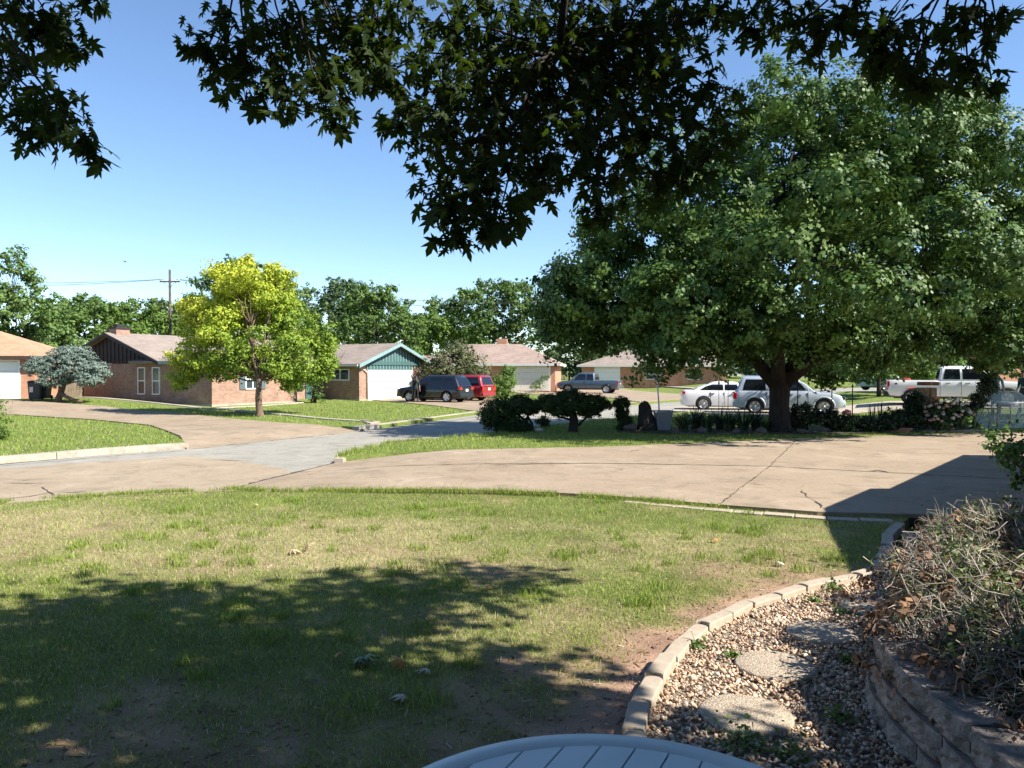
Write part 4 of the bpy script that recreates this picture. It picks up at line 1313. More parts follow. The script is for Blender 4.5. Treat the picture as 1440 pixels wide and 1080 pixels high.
def window(parent, x, y, z0, z1, w, axis, out, frame=M['white'], pane=M['glass'], rows=2, cols=1, shutters=None, depth=.05):
    """window lying in a wall. axis 'x': wall runs along local x at y; 'y': along local y at x. out = +-1 outward"""
    def bx(m, a0, a1, d0, d1, z_0, z_1):
        d0, d1 = sorted((d0 * out, d1 * out))
        if axis == 'x': m.box(a0, a1, y + d0, y + d1, z_0, z_1)
        else: m.box(x + d0, x + d1, a0, a1, z_0, z_1)
        return m
    c = x if axis == 'x' else y
    a0, a1 = c - w / 2, c + w / 2
    f = B(); t = .07
    bx(f, a0, a1, -.02, depth, z1 - t, z1); bx(f, a0, a1, -.02, depth + .02, z0, z0 + t)
    bx(f, a0, a0 + t, -.02, depth, z0 + t, z1 - t); bx(f, a1 - t, a1, -.02, depth, z0 + t, z1 - t)
    fr = f.build('window', frame, parent)
    hz = (z1 - z0 - t) / rows; ww = (w - t) / cols
    for r in range(rows):
        for k in range(cols):
            p = B(); bx(p, a0 + t / 2 + k * ww + t / 2, a0 + t / 2 + (k + 1) * ww - t / 2, -.01, .012, z0 + t / 2 + r * hz + t / 2, z0 + t / 2 + (r + 1) * hz - t / 2)
            p.build('pane', M['pane_green'] if (pane is None and r == rows - 1) else (pane or M['glass']), fr)
    m = B()
    for r in range(1, rows): bx(m, a0 + t, a1 - t, -.01, depth * .8, z0 + t / 2 + r * hz - t / 2, z0 + t / 2 + r * hz + t / 2)
    for k in range(1, cols): bx(m, a0 + t / 2 + k * ww - t / 2, a0 + t / 2 + k * ww + t / 2, -.01, depth * .75, z0 + t, z1 - t)
    if m.v: m.build('glazing_bar', frame, fr)
    if shutters:
        for s0, s1 in ((a0 - .42, a0 - .03), (a1 + .03, a1 + .42)):
            p = B(); bx(p, s0, s1, 0, .05, z0, z1); p.build('shutter', shutters, parent)
    return fr


def garage_door(parent, x0, x1, y, z0, z1, mat=M['white'], rows=4, out=-1, cols=4):
    d = thing('garage_door', None, None); d.parent = parent
    hz = (z1 - z0) / rows
    for r in range(rows):
        m = B()
        m.box(x0, x1, y + .02 * out - .02, y + .02 * out + .02, z0 + r * hz + .006, z0 + (r + 1) * hz - .006)
        m.build('panel', mat, d, bevel=.005)
    return d


M['zinc_'] = m_plain('vent_metal', (.3, .3, .3), .5, .4)
# --- the long brick ranch with black gable and teal garage gable
hx, hy = -17.0, 43.5
A = thing('brick_ranch_house', 'long brick ranch house with black end gable and teal garage gable', 'house', (hx, hy, Tz(hx, hy) - .02), math.atan2(.866, .5))
FPT = [(0, 0), (6.5, 0), (6.5, 1.8), (10.7, 1.8), (10.7, -1.5), (18.4, -1.5), (18.4, 14.2), (0, 14.2)]
B().prism(FPT, -.5, 2.62).build('wall', M['brickA'], A)
B().prism(inset(FPT, -.05), -.5, .14).build('foundation', M['kerb'], A)
ov = .45
zr = 4.35; ze = 2.62
sl = (zr - ze) / 4.8
# main roof along x
y0, y1, yr = 4.6 - ov, 14.2 + ov, 9.4
zE = ze - sl * ov + .06
x0, x1 = -ov, 18.4 + ov
mz = .1
roof = roof_slabs(A, [[(x0, y0, zE + mz), (x1, y0, zE + mz), (x1, yr, zr + mz), (x0, yr, zr + mz)], [(x1, y1, zE + mz), (x0, y1, zE + mz), (x0, yr, zr + mz), (x1, yr, zr + mz)]], M['shingle'])
# front wing roof along y, hipped on the left
xm = 3.25; zw = 3.5
sw_ = (zw - ze) / 3.25
zWe = ze - sw_ * ov + .1
yb = yr - .6
roof_slabs(A, [[(-ov, 7.0, zWe + .03), (-ov, -ov, zWe + .03), (xm, -ov, zw + .1), (xm, 7.4, zw + .1)], [(6.5 + ov, -ov, zWe + .03), (6.5 + ov, 7.0, zWe + .03), (xm, 7.4, zw + .1), (xm, -ov, zw + .1)]], M['shingle'])
B().add([(0, -.004, 2.6), (6.5, -.004, 2.6), (xm, -.004, zw), (0, .2, 2.6), (6.5, .2, 2.6), (xm, .2, zw)], [(0, 1, 2), (5, 4, 3), (0, 2, 5, 3), (1, 4, 5, 2), (0, 3, 4, 1)]).build('gable', M['brickA'], A)
# porch roof over the recess
roof_slabs(A, [[(6.4, 1.2, 2.55), (10.8, 1.2, 2.55), (10.8, 6.0, 3.3), (6.4, 6.0, 3.3)]], M['shingle'], .12)
# garage roof along y
xg = 14.55; zg = 3.95; hw = 3.85
sg = (zg - ze) / hw
zGe = ze - sg * .55
roof_slabs(A, [[(10.7 - .55, 8.6, zGe + .1), (10.7 - .55, -1.5 - .5, zGe + .1), (xg, -2.0, zg + .1), (xg, 8.6, zg + .1)], [(18.4 + .55, -2.0, zGe + .1), (18.4 + .55, 8.6, zGe + .1), (xg, 8.6, zg + .1), (xg, -2.0, zg + .1)]], M['shingle'], .12)
# rake boards of the garage gable (pale teal), and its teal board-and-batten gable
rk = B()
for sgn in (-1, 1):
    xe = xg + sgn * (hw + .57)
    rk.slab([(xe, -2.06, zGe - .17), (xe, -2.06, zGe + .06), (xg, -2.06, zg + .11), (xg, -2.06, zg - .12)] if sgn < 0 else [(xg, -2.06, zg - .12), (xg, -2.06, zg + .11), (xe, -2.06, zGe + .06), (xe, -2.06, zGe - .17)], -.05)
rk.build('rake_board', M['teal_light'], A)
gd = B().add([(11.3, -1.56, 2.45), (17.8, -1.56, 2.45), (17.8, -1.56, 2.72), (xg, -1.56, zg - .02), (11.3, -1.56, 2.72), (11.3, -1.4, 2.45), (17.8, -1.4, 2.45), (17.8, -1.4, 2.72), (xg, -1.4, zg - .02), (11.3, -1.4, 2.72)], [(0, 1, 2, 3, 4), (9, 8, 7, 6, 5), (0, 5, 6, 1), (1, 6, 7, 2), (2, 7, 8, 3), (3, 8, 9, 4), (4, 9, 5, 0)]).build('gable', M['teal'], A)
k = 11.45
while k < 17.7:
    zt = zg - .1 - sg * abs(k - xg)
    if zt > 2.76: B().box(k - .03, k + .03, -1.6, -1.555, 2.74, zt).build('batten', M['teal_light'], gd)
    B().box(k - .03, k + .03, -1.6, -1.555, 2.16, 2.46).build('batten', M['teal_light'], gd)
    k += .33
B().box(11.6, 16.5, -1.552, -1.42, 2.12, 2.5).build('header_board', M['teal'], gd)
B().box(11.3, 17.8, -1.63, -1.555, 2.47, 2.74).build('header_trim', M['teal'], gd)
garage_door(A, 11.72, 16.35, -1.545, .02, 2.13)
jm = B(); jm.box(11.55, 11.71, -1.56, -1.44, 0, 2.13); jm.box(16.36, 16.52, -1.56, -1.44, 0, 2.13); jm.build('door_jamb', M['white'], A)
B().tube([(10.62, -1.3, 2.35), (11.2, -1.58, 2.1), (11.45, -1.6, 1.95), (11.45, -1.6, .15)], .045, 8).build('downpipe', M['trim'], A)
gutter = B(); gutter.box(10.05, 10.17, -1.9, 4.2, zGe - .06, zGe + .06); gutter.build('gutter', M['trim'], A)
# black end gable on the left
gl = B().add([(-.03, 4.6, 2.5), (-.03, 14.2, 2.5), (-.03, yr, zr - .02), (.12, 4.6, 2.5), (.12, 14.2, 2.5), (.12, yr, zr - .02)], [(0, 1, 2), (5, 4, 3), (0, 3, 4, 1), (1, 4, 5, 2), (2, 5, 3, 0)]).build('gable', M['black_wood'], A)
k = 5.0
while k < 14:
    zt = zr - .1 - sl * abs(k - yr)
    if zt > 2.6: B().box(-.07, -.028, k - .03, k + .03, 2.55, zt).build('batten', M['black_wood'], gl)
    k += .4
rk = B()
for sgn in (-1, 1):
    ye = yr + sgn * (4.8 + ov)
    P = [(-ov - .04, ye, zE - .12), (-ov - .04, ye, zE + .07), (-ov - .04, yr, zr + .08), (-ov - .04, yr, zr - .12)]
    rk.slab(P if sgn > 0 else P[::-1], -.05)
rk.build('rake_board', M['black_wood'], A)
B().box(-ov - .02, 6.5 + ov, -ov - .06, -ov, zWe - .12, zWe + .03).build('fascia', M['trim'], A)
fa = B(); fa.box(-ov - .06, -ov, -ov, 4.1, zWe - .16, zWe + .02); fa.build('fascia', M['teal_light'], A)
ch = B(); ch.box(.1, 1.0, 9.0, 9.8, 3.9, 4.7); ch = ch.build('chimney', M['brickA'], roof)
B().box(.03, 1.07, 8.93, 9.87, 4.7, 4.8).build('chimney_cap', M['black_wood'], roof)
B().box(.3, .8, 9.2, 9.6, 4.8, 5.0).build('chimney_pot', M['iron'], roof)
for vx, vy in ((5.2, 7.6), (8.2, 7.0), (12.8, 6.2)):
    B().tube([(vx, vy, 3.2), (vx, vy, 4.15)], .06, 8).build('roof_vent', M['zinc_'], roof)
# windows
for yy in (4.95, 6.35):
    window(A, 0, yy, .62, 2.28, .72, 'y', -1, pane=None)
window(A, 2.9, 0, .95, 2.15, 1.1, 'x', -1, shutters=M['shutter'], cols=2)
window(A, 7.6, 1.8, .7, 2.2, 1.5, 'x', -1, frame=M['white'], shutters=M['teal'])
window(A, 10.7, .2, 1.4, 2.2, 1.7, 'y', -1, cols=2, rows=1)
B().box(9.0, 9.95, 1.74, 1.82, .1, 2.15).build('door', M['teal'], A)
B().box(-.06, 0.0, 12.4, 13.3, .05, 2.1).build('door', M['black_wood'], A)


# --- simple hip-roofed ranch
def hip_house(name, label, loc, rotz, w, d, mats, he=2.5, rise=1.6, door=None, wins=(), chimney=None, ov=.5, mat_door=M['white'], ridge=None):
    h = thing(name, label, 'house', loc, rotz)
    wm, rm = mats
    B().box(0, w, 0, d, -.6, he + .02).build('wall', wm, h)
    x0, x1, y0, y1 = -ov, w + ov, -ov, d + ov
    r0, r1 = ridge or (d / 2, w - d / 2)
    ym = d / 2; z0 = he - .02; z1 = he + rise
    rf = B()
    top = [(r0, ym, z1), (r1, ym, z1)]
    V = [(x0, y0, z0), (x1, y0, z0), (x1, y1, z0), (x0, y1, z0), *top, (x0, y0, z0 - .14), (x1, y0, z0 - .14), (x1, y1, z0 - .14), (x0, y1, z0 - .14)]
    rf.add(V, [(0, 1, 5, 4), (1, 2, 5), (2, 3, 4, 5), (3, 0, 4), (9, 8, 7, 6), (6, 7, 1, 0), (7, 8, 2, 1), (8, 9, 3, 2), (9, 6, 0, 3)])
    roof = rf.build('roof', rm, h)
    f = B(); e = .03
    f.box(x0 - e, x1 + e, y0 - e, y0 + .02, z0 - .2, z0 + .01); f.box(x0 - e, x1 + e, y1 - .02, y1 + e, z0 - .2, z0 + .01)
    f.box(x0 - e, x0 + .02, y0 + .021, y1 - .021, z0 - .2, z0 + .01); f.box(x1 - .02, x1 + e, y0 + .021, y1 - .021, z0 - .2, z0 + .01)
    f.build('fascia', M['trim'], h)
    if door:
        garage_door(h, door[0], door[1], -.02, .0, door[2], mat_door)
        j = B(); j.box(door[0] - .16, door[0] - .01, -.06, 0.02, -.02, door[2] + .12); j.box(door[1] + .01, door[1] + .16, -.06, .02, -.02, door[2] + .12); j.box(door[0] - .009, door[1] + .009, -.06, .02, door[2] + .01, door[2] + .12)
        j.build('door_jamb', M['white'], h)
    for wx, ww, za, zb in wins:
        window(h, wx, 0, za, zb, ww, 'x', -1)
    if chimney:
        cx, cy = chimney
        B().box(cx - .5, cx + .5, cy - .35, cy + .35, he + .5, he + rise + .55).build('chimney', wm, roof)
    return h, roof


M['dark_fascia'] = m_plain('brown_fascia', (.05, .025, .02), .7)
# left neighbour with the orange roof
lx, ly = -28.3, 45.5
h, rf = hip_house('garage_house', 'house with orange brown roof and white garage door beside blue juniper', (lx - 12 * math.cos(.22), ly - 12 * math.sin(.22), Tz(lx, ly) - .02), .22, 12, 9, (M['brickB'], M['shingleL']), 2.55, 1.75, (6.2, 11.1, 2.2), ridge=(4, 8.2))
for c in h.children:
    if c.name.startswith('fascia'):
        c.data.materials[0] = M['dark_fascia']
# brown roofed house beyond the minivan
bx_, by_ = -9.2, 73.0
h, rf = hip_house('orange_brick_house', 'orange brick house with brown hip roof beyond the red minivan', (bx_, by_, Tz(-2, 72) - .05), -.12, 13.3, 10, (M['brickB'], M['shingleB']), 2.55, 2.0, (8.9, 12.7, 2.25), ((3, 1.4, .9, 2.1),), (7.6, 5.6), mat_door=m_plain('cream_paint', (.68, .64, .54), .6, var=.05), ridge=(4.2, 9.6))
B().slab([(-2.6, -1.6, 2.2), (3.6, -1.6, 2.2), (2.4, 2.6, 3.35), (-1.4, 2.6, 3.35)], .12).build('porch_roof', M['shingleB'], h)
B().slab([(2.4, 2.55, 3.42), (3.65, -1.65, 2.24), (3.65, -1.72, 2.08), (2.4, 2.5, 3.26)], .06).build('rake_board', M['dark_fascia'], h)
for px in (-2.3, .6, 3.2):
    B().box(px - .07, px + .07, -1.5, -1.36, -.3, 2.12).build('porch_post', M['trim'], h)
# house behind the grey pickup, mostly behind the shade tree
h, rf = hip_house('white_garage_house', 'brick house with bright white garage door partly behind shade tree', (8.0, 88.0, Tz(11, 88) - .02), -.2, 16, 10, (M['brickB'], M['shingle']), 2.55, 1.8, (1.6, 4.2, 2.2), ((8, 1.6, .9, 2.1), (12.5, 1.4, .9, 2.1)))
h, rf = hip_house('pale_house', 'distant pale brick house beyond the red cars', (28, 118.0, Tz(34, 118) - .02), -.15, 18, 10, (m_brick('pale_brick', (.5, .42, .33), (.6, .52, .42), (.5, .46, .4)), M['shingle']), 2.6, 1.9, (2, 6.8, 2.2), ((10, 1.6, .9, 2.1), (14, 1.6, .9, 2.1)))
h, rf = hip_house('red_brick_house', 'red brick house partly hidden behind the white pickup', (33.5, 62.0, Tz(36, 62) - .02), .1, 17, 10, (M['brickB'], M['shingle']), 2.6, 1.8, (9, 14, 2.2), ((3, 1.6, .9, 2.1), (6.5, 1.2, .9, 2.1)))

# wooden fence between the two left houses
fx, fy = (-26.75, 44.56)
fence = thing('wooden_fence', 'short weathered board fence beside the wheelie bins', 'fence', (fx, fy + 2, Tz(fx, fy)), .15)
for i in range(8):
    B().box(-.6 + i * .155, -.6 + i * .155 + .145, -.012, .012, -.1, 1.68 + random.uniform(-.03, .03)).build('board', M['wood'], fence)
m = B(); m.box(-.6, .63, .013, .06, .4, .5); m.box(-.6, .63, .013, .06, 1.3, 1.4); m.build('rail', M['wood'], fence)

# wheelie bins
M['bin'] = m_plain('charcoal_bin', (.035, .04, .045), .55)


def wheelie_bin(p, rz, lab):
    b = thing('wheelie_bin', lab, 'bin', (p[0], p[1], Tz(*p) + .02), rz, 'bins by the garage')
    B().add([(-.26, -.28, .06), (.26, -.28, .06), (.26, .26, .06), (-.26, .26, .06), (-.31, -.36, 1.0), (.31, -.36, 1.0), (.31, .34, 1.0), (-.31, .34, 1.0)], [(3, 2, 1, 0), (4, 5, 6, 7), (0, 1, 5, 4), (1, 2, 6, 5), (2, 3, 7, 6), (3, 0, 4, 7)]).build('body', M['bin'], b, bevel=.025, segs=2)
    B().add([(-.34, -.39, 1.0), (.34, -.39, 1.0), (.34, .38, 1.0), (-.34, .38, 1.0), (-.29, -.3, 1.09), (.29, -.3, 1.09), (.29, .3, 1.11), (-.29, .3, 1.11)], [(3, 2, 1, 0), (4, 5, 6, 7), (0, 1, 5, 4), (1, 2, 6, 5), (2, 3, 7, 6), (3, 0, 4, 7)]).build('lid', M['bin'], b, bevel=.02, segs=2)
    for s in (-1, 1):
        B().lathe([(.1, -.025), (.12, -.02), (.12, .02), (.1, .025)], 16, Matrix.Translation((s * .29, .27, .12)) @ Matrix.Rotation(R(90), 4, 'Y')).build('wheel', M['rubber'], b)
    B().tube([(-.25, .42, 1.0), (.25, .42, 1.0)], .018, 8).build('handle', M['bin'], b)
    B().box(-.2, -.02, -.375, -.34, .45, .75).build('sticker', M['trim'], b)


wheelie_bin((-26.99, 43.48), .3, 'charcoal wheelie bin standing against the orange brick corner')
wheelie_bin((-26.91, 44.15), .1, 'charcoal wheelie bin standing next to the weathered board fence')

M['pole_wood'] = m_plain('creosote_wood', (.085, .06, .048), .9, scale=3, var=.3)
# utility pole and lines
up = thing('utility_pole', 'tall wooden utility pole with one crossarm behind the brick house', 'pole', (-33.79, 76, -0.60))
ux, uy, uz = (-33.79, 76, -0.60)
ph = 12.1 - uz
B().tube([(0, 0, -.6), (0, 0, ph * .5), (0, 0, ph)], [.15, .135, .11], 12).build('pole', M['pole_wood'], up)
B().box(-1.0, 1.0, -.06, .06, ph - 1.25, ph - 1.12).build('crossarm', M['pole_wood'], up)
br = B(); br.tube([(-.6, .0, ph - 1.25), (0, -.13, ph - 1.8)], .025, 6); br.tube([(.6, .0, ph - 1.25), (0, -.13, ph - 1.8)], .025, 6); br.build('brace', M['wood'], up)
for q in (-.9, -.5, .5, .9):
    B().lathe([(.05, 0), (.07, .05), (.04, .09), (.05, .14), (.02, .16)], 10, Matrix.Translation((q, 0, ph - 1.12))).build('insulator', M['trim'], up)
wires = [((ux - .9, uy, uz + ph - .96), (-80, 70, 12.6), 'upper power line running left from the utility pole', 1.2), ((ux - .5, uy, uz + ph - .96), (-80, 68, 12.0), 'second power line running left from the utility pole', 1.4),
         ((ux, uy - .15, uz + ph - 3.0), (-80, 69, 9.2), 'lower telephone line running left from the utility pole', 1.0), ((ux, uy - .15, uz + ph - 3.6), (-80, 69, 8.4), 'lowest sagging cable running left from the utility pole', .9),
         ((ux + .9, uy, uz + ph - .96), (40, 96, 12.5), 'power line running right behind the yellow tree', 2.2), ((ux + .5, uy, uz + ph - .96), (40, 97, 11.9), 'second power line running right behind the yellow tree', 2.6)]
for a, b, lab, sag in wires:
    pts = []
    for i in range(25):
        t = i / 24; p = Vector(a).lerp(Vector(b), t); p.z -= sag * 4 * t * (1 - t); pts.append(p)
    B().tube(pts, .022, 5).build('power_line', M['cable'], label=lab, cat='cable', group='overhead lines')

# bird
bp = (-20.10, 40, 7.73)
bd = thing('bird', 'tiny dark bird flying in the open sky', 'bird', bp)
bd.scale = (.5, .5, .5)
B().lathe([(.005, -.16), (.04, -.1), (.06, 0), (.045, .1), (.03, .14), (.004, .19)], 10, Matrix.Rotation(R(70), 4, 'X')).build('body', M['iron'], bd)
for s in (-1, 1):
    B().slab([(s * .03, -.05, .02), (s * .03, .07, .02), (s * .2, .06, .09), (s * .3, -.06, .05)] if s > 0 else [(s * .3, -.06, .05), (s * .2, .06, .09), (s * .03, .07, .02), (s * .03, -.05, .02)], .012).build('wing', M['iron'], bd)

# ------------------------------------------------------------ trees and shrubs
def tree(name, label, base, trunk_h, r0, lobes, mat, n_clump, per, cr, size, bark=M['bark'], group=None, cat='tree', limbs=True, lean=(0, 0), lf=.55, sub=0, **kw):
    """lobes in world metres; base on the land"""
    o = thing(name, label, cat, base, 0, group)
    b = Vector(base)
    L = [(l[0] - b.x, l[1] - b.y, l[2] - b.z, *l[3:]) for l in lobes]
    top = Vector((lean[0], lean[1], trunk_h))
    mid = top * .5 + Vector((random.uniform(-.04, .04) * trunk_h, 0, 0))
    B().tube([(0, 0, -.25), (0, 0, .03), Vector((0, 0, .3 * min(1, trunk_h / 2))), mid, top], [r0 * 1.9, r0 * 1.5, r0 * 1.12, r0, r0 * .85], 12).build('trunk', bark, o)
    if limbs:
        m = B()
        for l in L:
            c = Vector(l[:3])
            pts = branch_pts(top - Vector((0, 0, .1)), c, .04, 5, .04)
            m.tube(pts, list(np.linspace(r0 * lf, r0 * .1, len(pts))), 7)
            for k in range(4):
                d = Vector((random.gauss(0, 1), random.gauss(0, 1), random.gauss(0, .8))).normalized()
                e = c + Vector((d.x * l[3], d.y * l[-2], d.z * l[-1])) * .8
                p2 = branch_pts(pts[3], e, .03, 4, .05)
                m.tube(p2, list(np.linspace(r0 * .22, r0 * .04, len(p2))), 5)
        m.build('limbs', bark, o)
    if sub: L = sublobes(L, sub, 3.0, .3)
    me, C = crown_mesh('crown', L, n_clump, per, cr, size, **kw)
    obj('crown', me, mat, o)
    return o


M['pear'] = m_leaf('pear_leaf', [(0, (.034, .072, .017)), (.5, (.06, .116, .024)), (.85, (.098, .165, .034)), (1, (.165, .225, .052))], .5, .1, (.14, .22, .03), .2)
M['oak'] = m_leaf('oak_leaf', [(0, (.06, .115, .028)), (.5, (.1, .17, .04)), (1, (.16, .235, .06))], .6, .25, None, .2)
M['oak2'] = m_leaf('bluish_leaf', [(0, (.055, .1, .038)), (.5, (.09, .145, .052)), (1, (.14, .2, .07))], .6, .25, None, .2)
M['light'] = m_leaf('light_leaf', [(0, (.08, .15, .028)), (.5, (.12, .2, .038)), (1, (.18, .26, .06))], .6, .28, None, .2)
M['cedar'] = m_leaf('cedar_spray', [(0, (.075, .145, .036)), (.5, (.12, .195, .05)), (1, (.17, .245, .07))], .6, .25, None, .2)
M['juniper_blue'] = m_leaf('blue_juniper_spray', [(0, (.085, .13, .10)), (.5, (.14, .19, .155)), (1, (.21, .26, .215))], .7, .08)
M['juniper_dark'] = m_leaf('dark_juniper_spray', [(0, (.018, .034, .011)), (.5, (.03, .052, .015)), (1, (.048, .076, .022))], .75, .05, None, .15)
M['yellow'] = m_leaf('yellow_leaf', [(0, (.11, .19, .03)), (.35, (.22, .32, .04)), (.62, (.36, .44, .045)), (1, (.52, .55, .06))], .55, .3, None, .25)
M['browning'] = m_leaf('browning_leaf', [(0, (.06, .09, .025)), (.6, (.10, .12, .04)), (1, (.16, .12, .075))], .6, .15)


def LB(w, rx, ry=None, rz=None):
    return (w[0], w[1], w[2], rx, ry or rx, rz or rx * .85)


# the big shade tree
bx0, by0 = (8.75, 25.09)
BIG = [LB((9.10, 25, 9.10), 3.0), LB((5.88, 25.5, 7.01), 3.1), LB((12.70, 26.5, 9.04), 3.2), LB((3.18, 25.5, 4.90), 2.0), LB((16.49, 27.5, 8.42), 3.2), LB((5.64, 23, 3.98), 2.4), LB((8.54, 21.5, 5.04), 2.7), LB((12.16, 22.5, 4.87), 2.5), LB((2.33, 26.5, 3.42), 1.3), LB((3.66, 25.5, 3.30), 1.05), LB((6.59, 25, 2.88), 1.15), LB((5.07, 25.5, 2.94), .8), LB((1.36, 26.8, 4.30), .8), LB((16.40, 25, 4.73), 2.6), LB((3.85, 24.5, 3.88), 1.7), LB((8.05, 26.5, 10.62), 1.9), LB((11.47, 26.5, 11.10), 1.9), LB((15.73, 28, 10.85), 2.0), LB((11.52, 23.5, 3.15), 1.6), LB((15.10, 24, 3.40), 1.25), LB((1.96, 26.5, 5.38), 1.0), LB((7.17, 22.8, 2.91), 1.25), LB((5.53, 26, 3.15), 1.1), LB((9.36, 23, 2.91), 1.3), LB((3.36, 26, 6.63), 1.3), LB((14.67, 26, 3.64), 1.3), LB((20.94, 27, 6.81), 3.4), LB((18.95, 25, 4.15), 2.2), LB((10.89, 29.5, 7.26), 3.4), LB((16.34, 30.5, 6.87), 3.0), LB((6.97, 29, 5.30), 2.4)]
big = thing('shade_tree', 'huge round dark green shade tree with dark forked trunk', 'tree', (bx0, by0, Tz(bx0, by0) - .02))
bb = Vector(big.location)
m = B()
m.tube([(0, 0, -.2), (0, 0, .05), (0, 0, .3), (-.02, 0, .9), (.02, .05, 1.5), (.0, .05, 2.0)], [.52, .45, .36, .31, .33, .4], 16)
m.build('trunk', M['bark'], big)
forks = [((-.12, 0, 1.6), (-1.1, .1, 2.9), (-2.6, .2, 4.6)), ((.12, .05, 1.6), (.75, .1, 3.0), (1.7, .6, 5.2)), ((0, 0, 1.8), (-.1, .5, 3.6), (-.3, .6, 7.2)), ((.15, -.05, 1.7), (1.6, -.4, 3.1), (4.4, -.9, 4.6)), ((-.1, -.1, 1.7), (-.5, -1.2, 3.2), (-.4, -2.6, 5.2))]
ends = []
for f in forks:
    P = [Vector(p) for p in f]
    pts = [P[0], P[0].lerp(P[1], .5) + Vector((0, 0, -.06)), P[1], P[1].lerp(P[2], .5) + Vector((0, 0, .08)), P[2]]
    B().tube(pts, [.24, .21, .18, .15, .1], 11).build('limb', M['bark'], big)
    ends += [P[1], P[2]]
lb = [(l[0] - bb.x, l[1] - bb.y, l[2] - bb.z, *l[3:]) for l in BIG]
m = B()
for l in lb:
    c = Vector(l[:3]); e = min(ends, key=lambda q: (q - c).length)
    pts = branch_pts(e, c, .05, 5, .05); m.tube(pts, list(np.linspace(.09, .03, 6)), 6)
    for k in range(6):
        d = Vector((random.gauss(0, 1), random.gauss(0, 1), random.gauss(0, .8))).normalized()
        q = c + Vector((d.x * l[3], d.y * l[4], d.z * l[5])) * .85
        p2 = branch_pts(pts[3], q, .03, 4, .05); m.tube(p2, [.035, .028, .02, .014, .006], 5)
m.build('branches', M['bark'], big, kind='stuff')
sbl = sublobes(lb, .48, 3.1, .6) + [(l[0], l[1], l[2], l[3] * .62, l[4] * .62, l[5] * .62) for l in lb]
me, _ = crown_mesh('crown', sbl, 6500, 50, .29, .132, shell=.76, up=.25, flat=.8, droop=.4, rnd=.3, dn=1.0, on_=.45)
obj('crown', me, M['pear'], big)

# the yellow-green tree across the street
yx, yy = (-11.27, 34.26)
YL = [LB((-12.49, 36.5, 4.80), 1.6), LB((-14.69, 36.5, 4.30), 1.15), LB((-13.32, 36.5, 6.15), .9), LB((-11.46, 37, 5.86), 1.1), LB((-10.13, 36.5, 4.13), 1.1), LB((-14.99, 36, 2.77), .9), LB((-12.63, 35, 2.74), .9), LB((-9.80, 36.5, 2.61), 1.1), LB((-11.04, 34.6, 3.38), .9), LB((-9.54, 37.5, 3.32), .8), LB((-13.66, 36, 2.10), .6), LB((-10.17, 36, 1.77), .6), LB((-15.61, 36.5, 1.83), .55), LB((-13.52, 34.8, 3.22), 1.0), LB((-10.31, 34.8, 2.74), 1.0), LB((-12.12, 35.4, 2.26), .8), LB((-12.20, 35.2, 5.68), 1.0), LB((-9.12, 36.5, 2.27), .6), LB((-12.48, 37, 6.89), .6), LB((-15.57, 37, 4.84), .5), LB((-12.11, 38.5, 4.60), 1.3), LB((-14.25, 38.5, 3.89), 1.2)]


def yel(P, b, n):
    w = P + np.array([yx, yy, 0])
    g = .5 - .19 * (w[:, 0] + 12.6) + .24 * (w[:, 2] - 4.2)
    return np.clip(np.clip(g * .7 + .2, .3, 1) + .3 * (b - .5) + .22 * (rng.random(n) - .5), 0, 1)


YL = [(a, b, c, d * 1.1, e * 1.1, f * 1.12) for a, b, c, d, e, f in YL]
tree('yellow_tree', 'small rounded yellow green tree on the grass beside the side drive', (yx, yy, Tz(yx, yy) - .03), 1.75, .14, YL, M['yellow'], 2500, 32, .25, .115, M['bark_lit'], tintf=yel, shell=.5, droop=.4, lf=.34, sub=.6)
# a few rusty leaves caught in its crown
# blue juniper with a leaning trunk
jx, jy = (-25.47, 43.09)
JL = [LB((-24.88, 43, 2.32), 1.7, 1.3, .75), LB((-26.27, 43, 2.32), .95, 1, .6), LB((-23.49, 43, 2.12), .85, 1, .5), LB((-24.96, 43.5, 3.05), 1.1, 1, .4), LB((-25.38, 42.5, 1.53), .8, .8, .4), LB((-23.42, 42.5, 1.53), .8, .8, .35), LB((-22.89, 43, 1.92), .35, .5, .25)]
jt = tree('blue_juniper', 'low spreading blue grey juniper with leaning trunk beside the bins', (jx, jy, Tz(jx, jy) - .03), 1.1, .16, JL, M['juniper_blue'], 900, 34, .17, .085, M['bark_lit'], shell=.55, lean=(.35, 0), flat=.5)
B().tube([(.2, -.1, .55), (.7, -.5, .35), (1.3, -.7, .14), (1.75, -.75, .08)], [.11, .1, .1, .09], 9).build('fallen_limb', M['bark_lit'], jt)

# bare shrub by the garage recess, and a stemmy one
dx, dy = (-12.62, 48.66)
ds = thing('bare_shrub', 'tall dark shrub with many bare twigs before the recessed brick wall', 'shrub', (dx, dy, Tz(dx, dy)))
m = B()
for k in range(7):
    a = random.uniform(0, 6.28)
    t0 = Vector((math.cos(a) * .15, math.sin(a) * .1, -.05)); t1 = Vector((random.uniform(-.3, 1.7), random.uniform(-.6, .6), random.uniform(2.2, 3.4)))
    pts = branch_pts(t0, t1, .02, 6, .05)
    m.tube(pts, list(np.linspace(.07, .02, 7)), 6)
    for q in range(26):
        s = pts[random.randint(2, 6)]
        e = s + Vector((random.gauss(0, .6), random.gauss(0, .4), abs(random.gauss(.35, .4))))
        m.tube(branch_pts(s, e, .03, 3, .06), [.018, .014, .01, .005], 4)
m.build('stem', M['bark'], ds)
me, _ = crown_mesh('leaves', [(.1, 0, .9, .6, .5, .6), (.9, .0, 2.2, .5, .5, .5), (.3, 0, .4, .5, .5, .35)], 70, 18, .2, .09, shell=.2)
obj('leaves', me, M['oak'], ds)

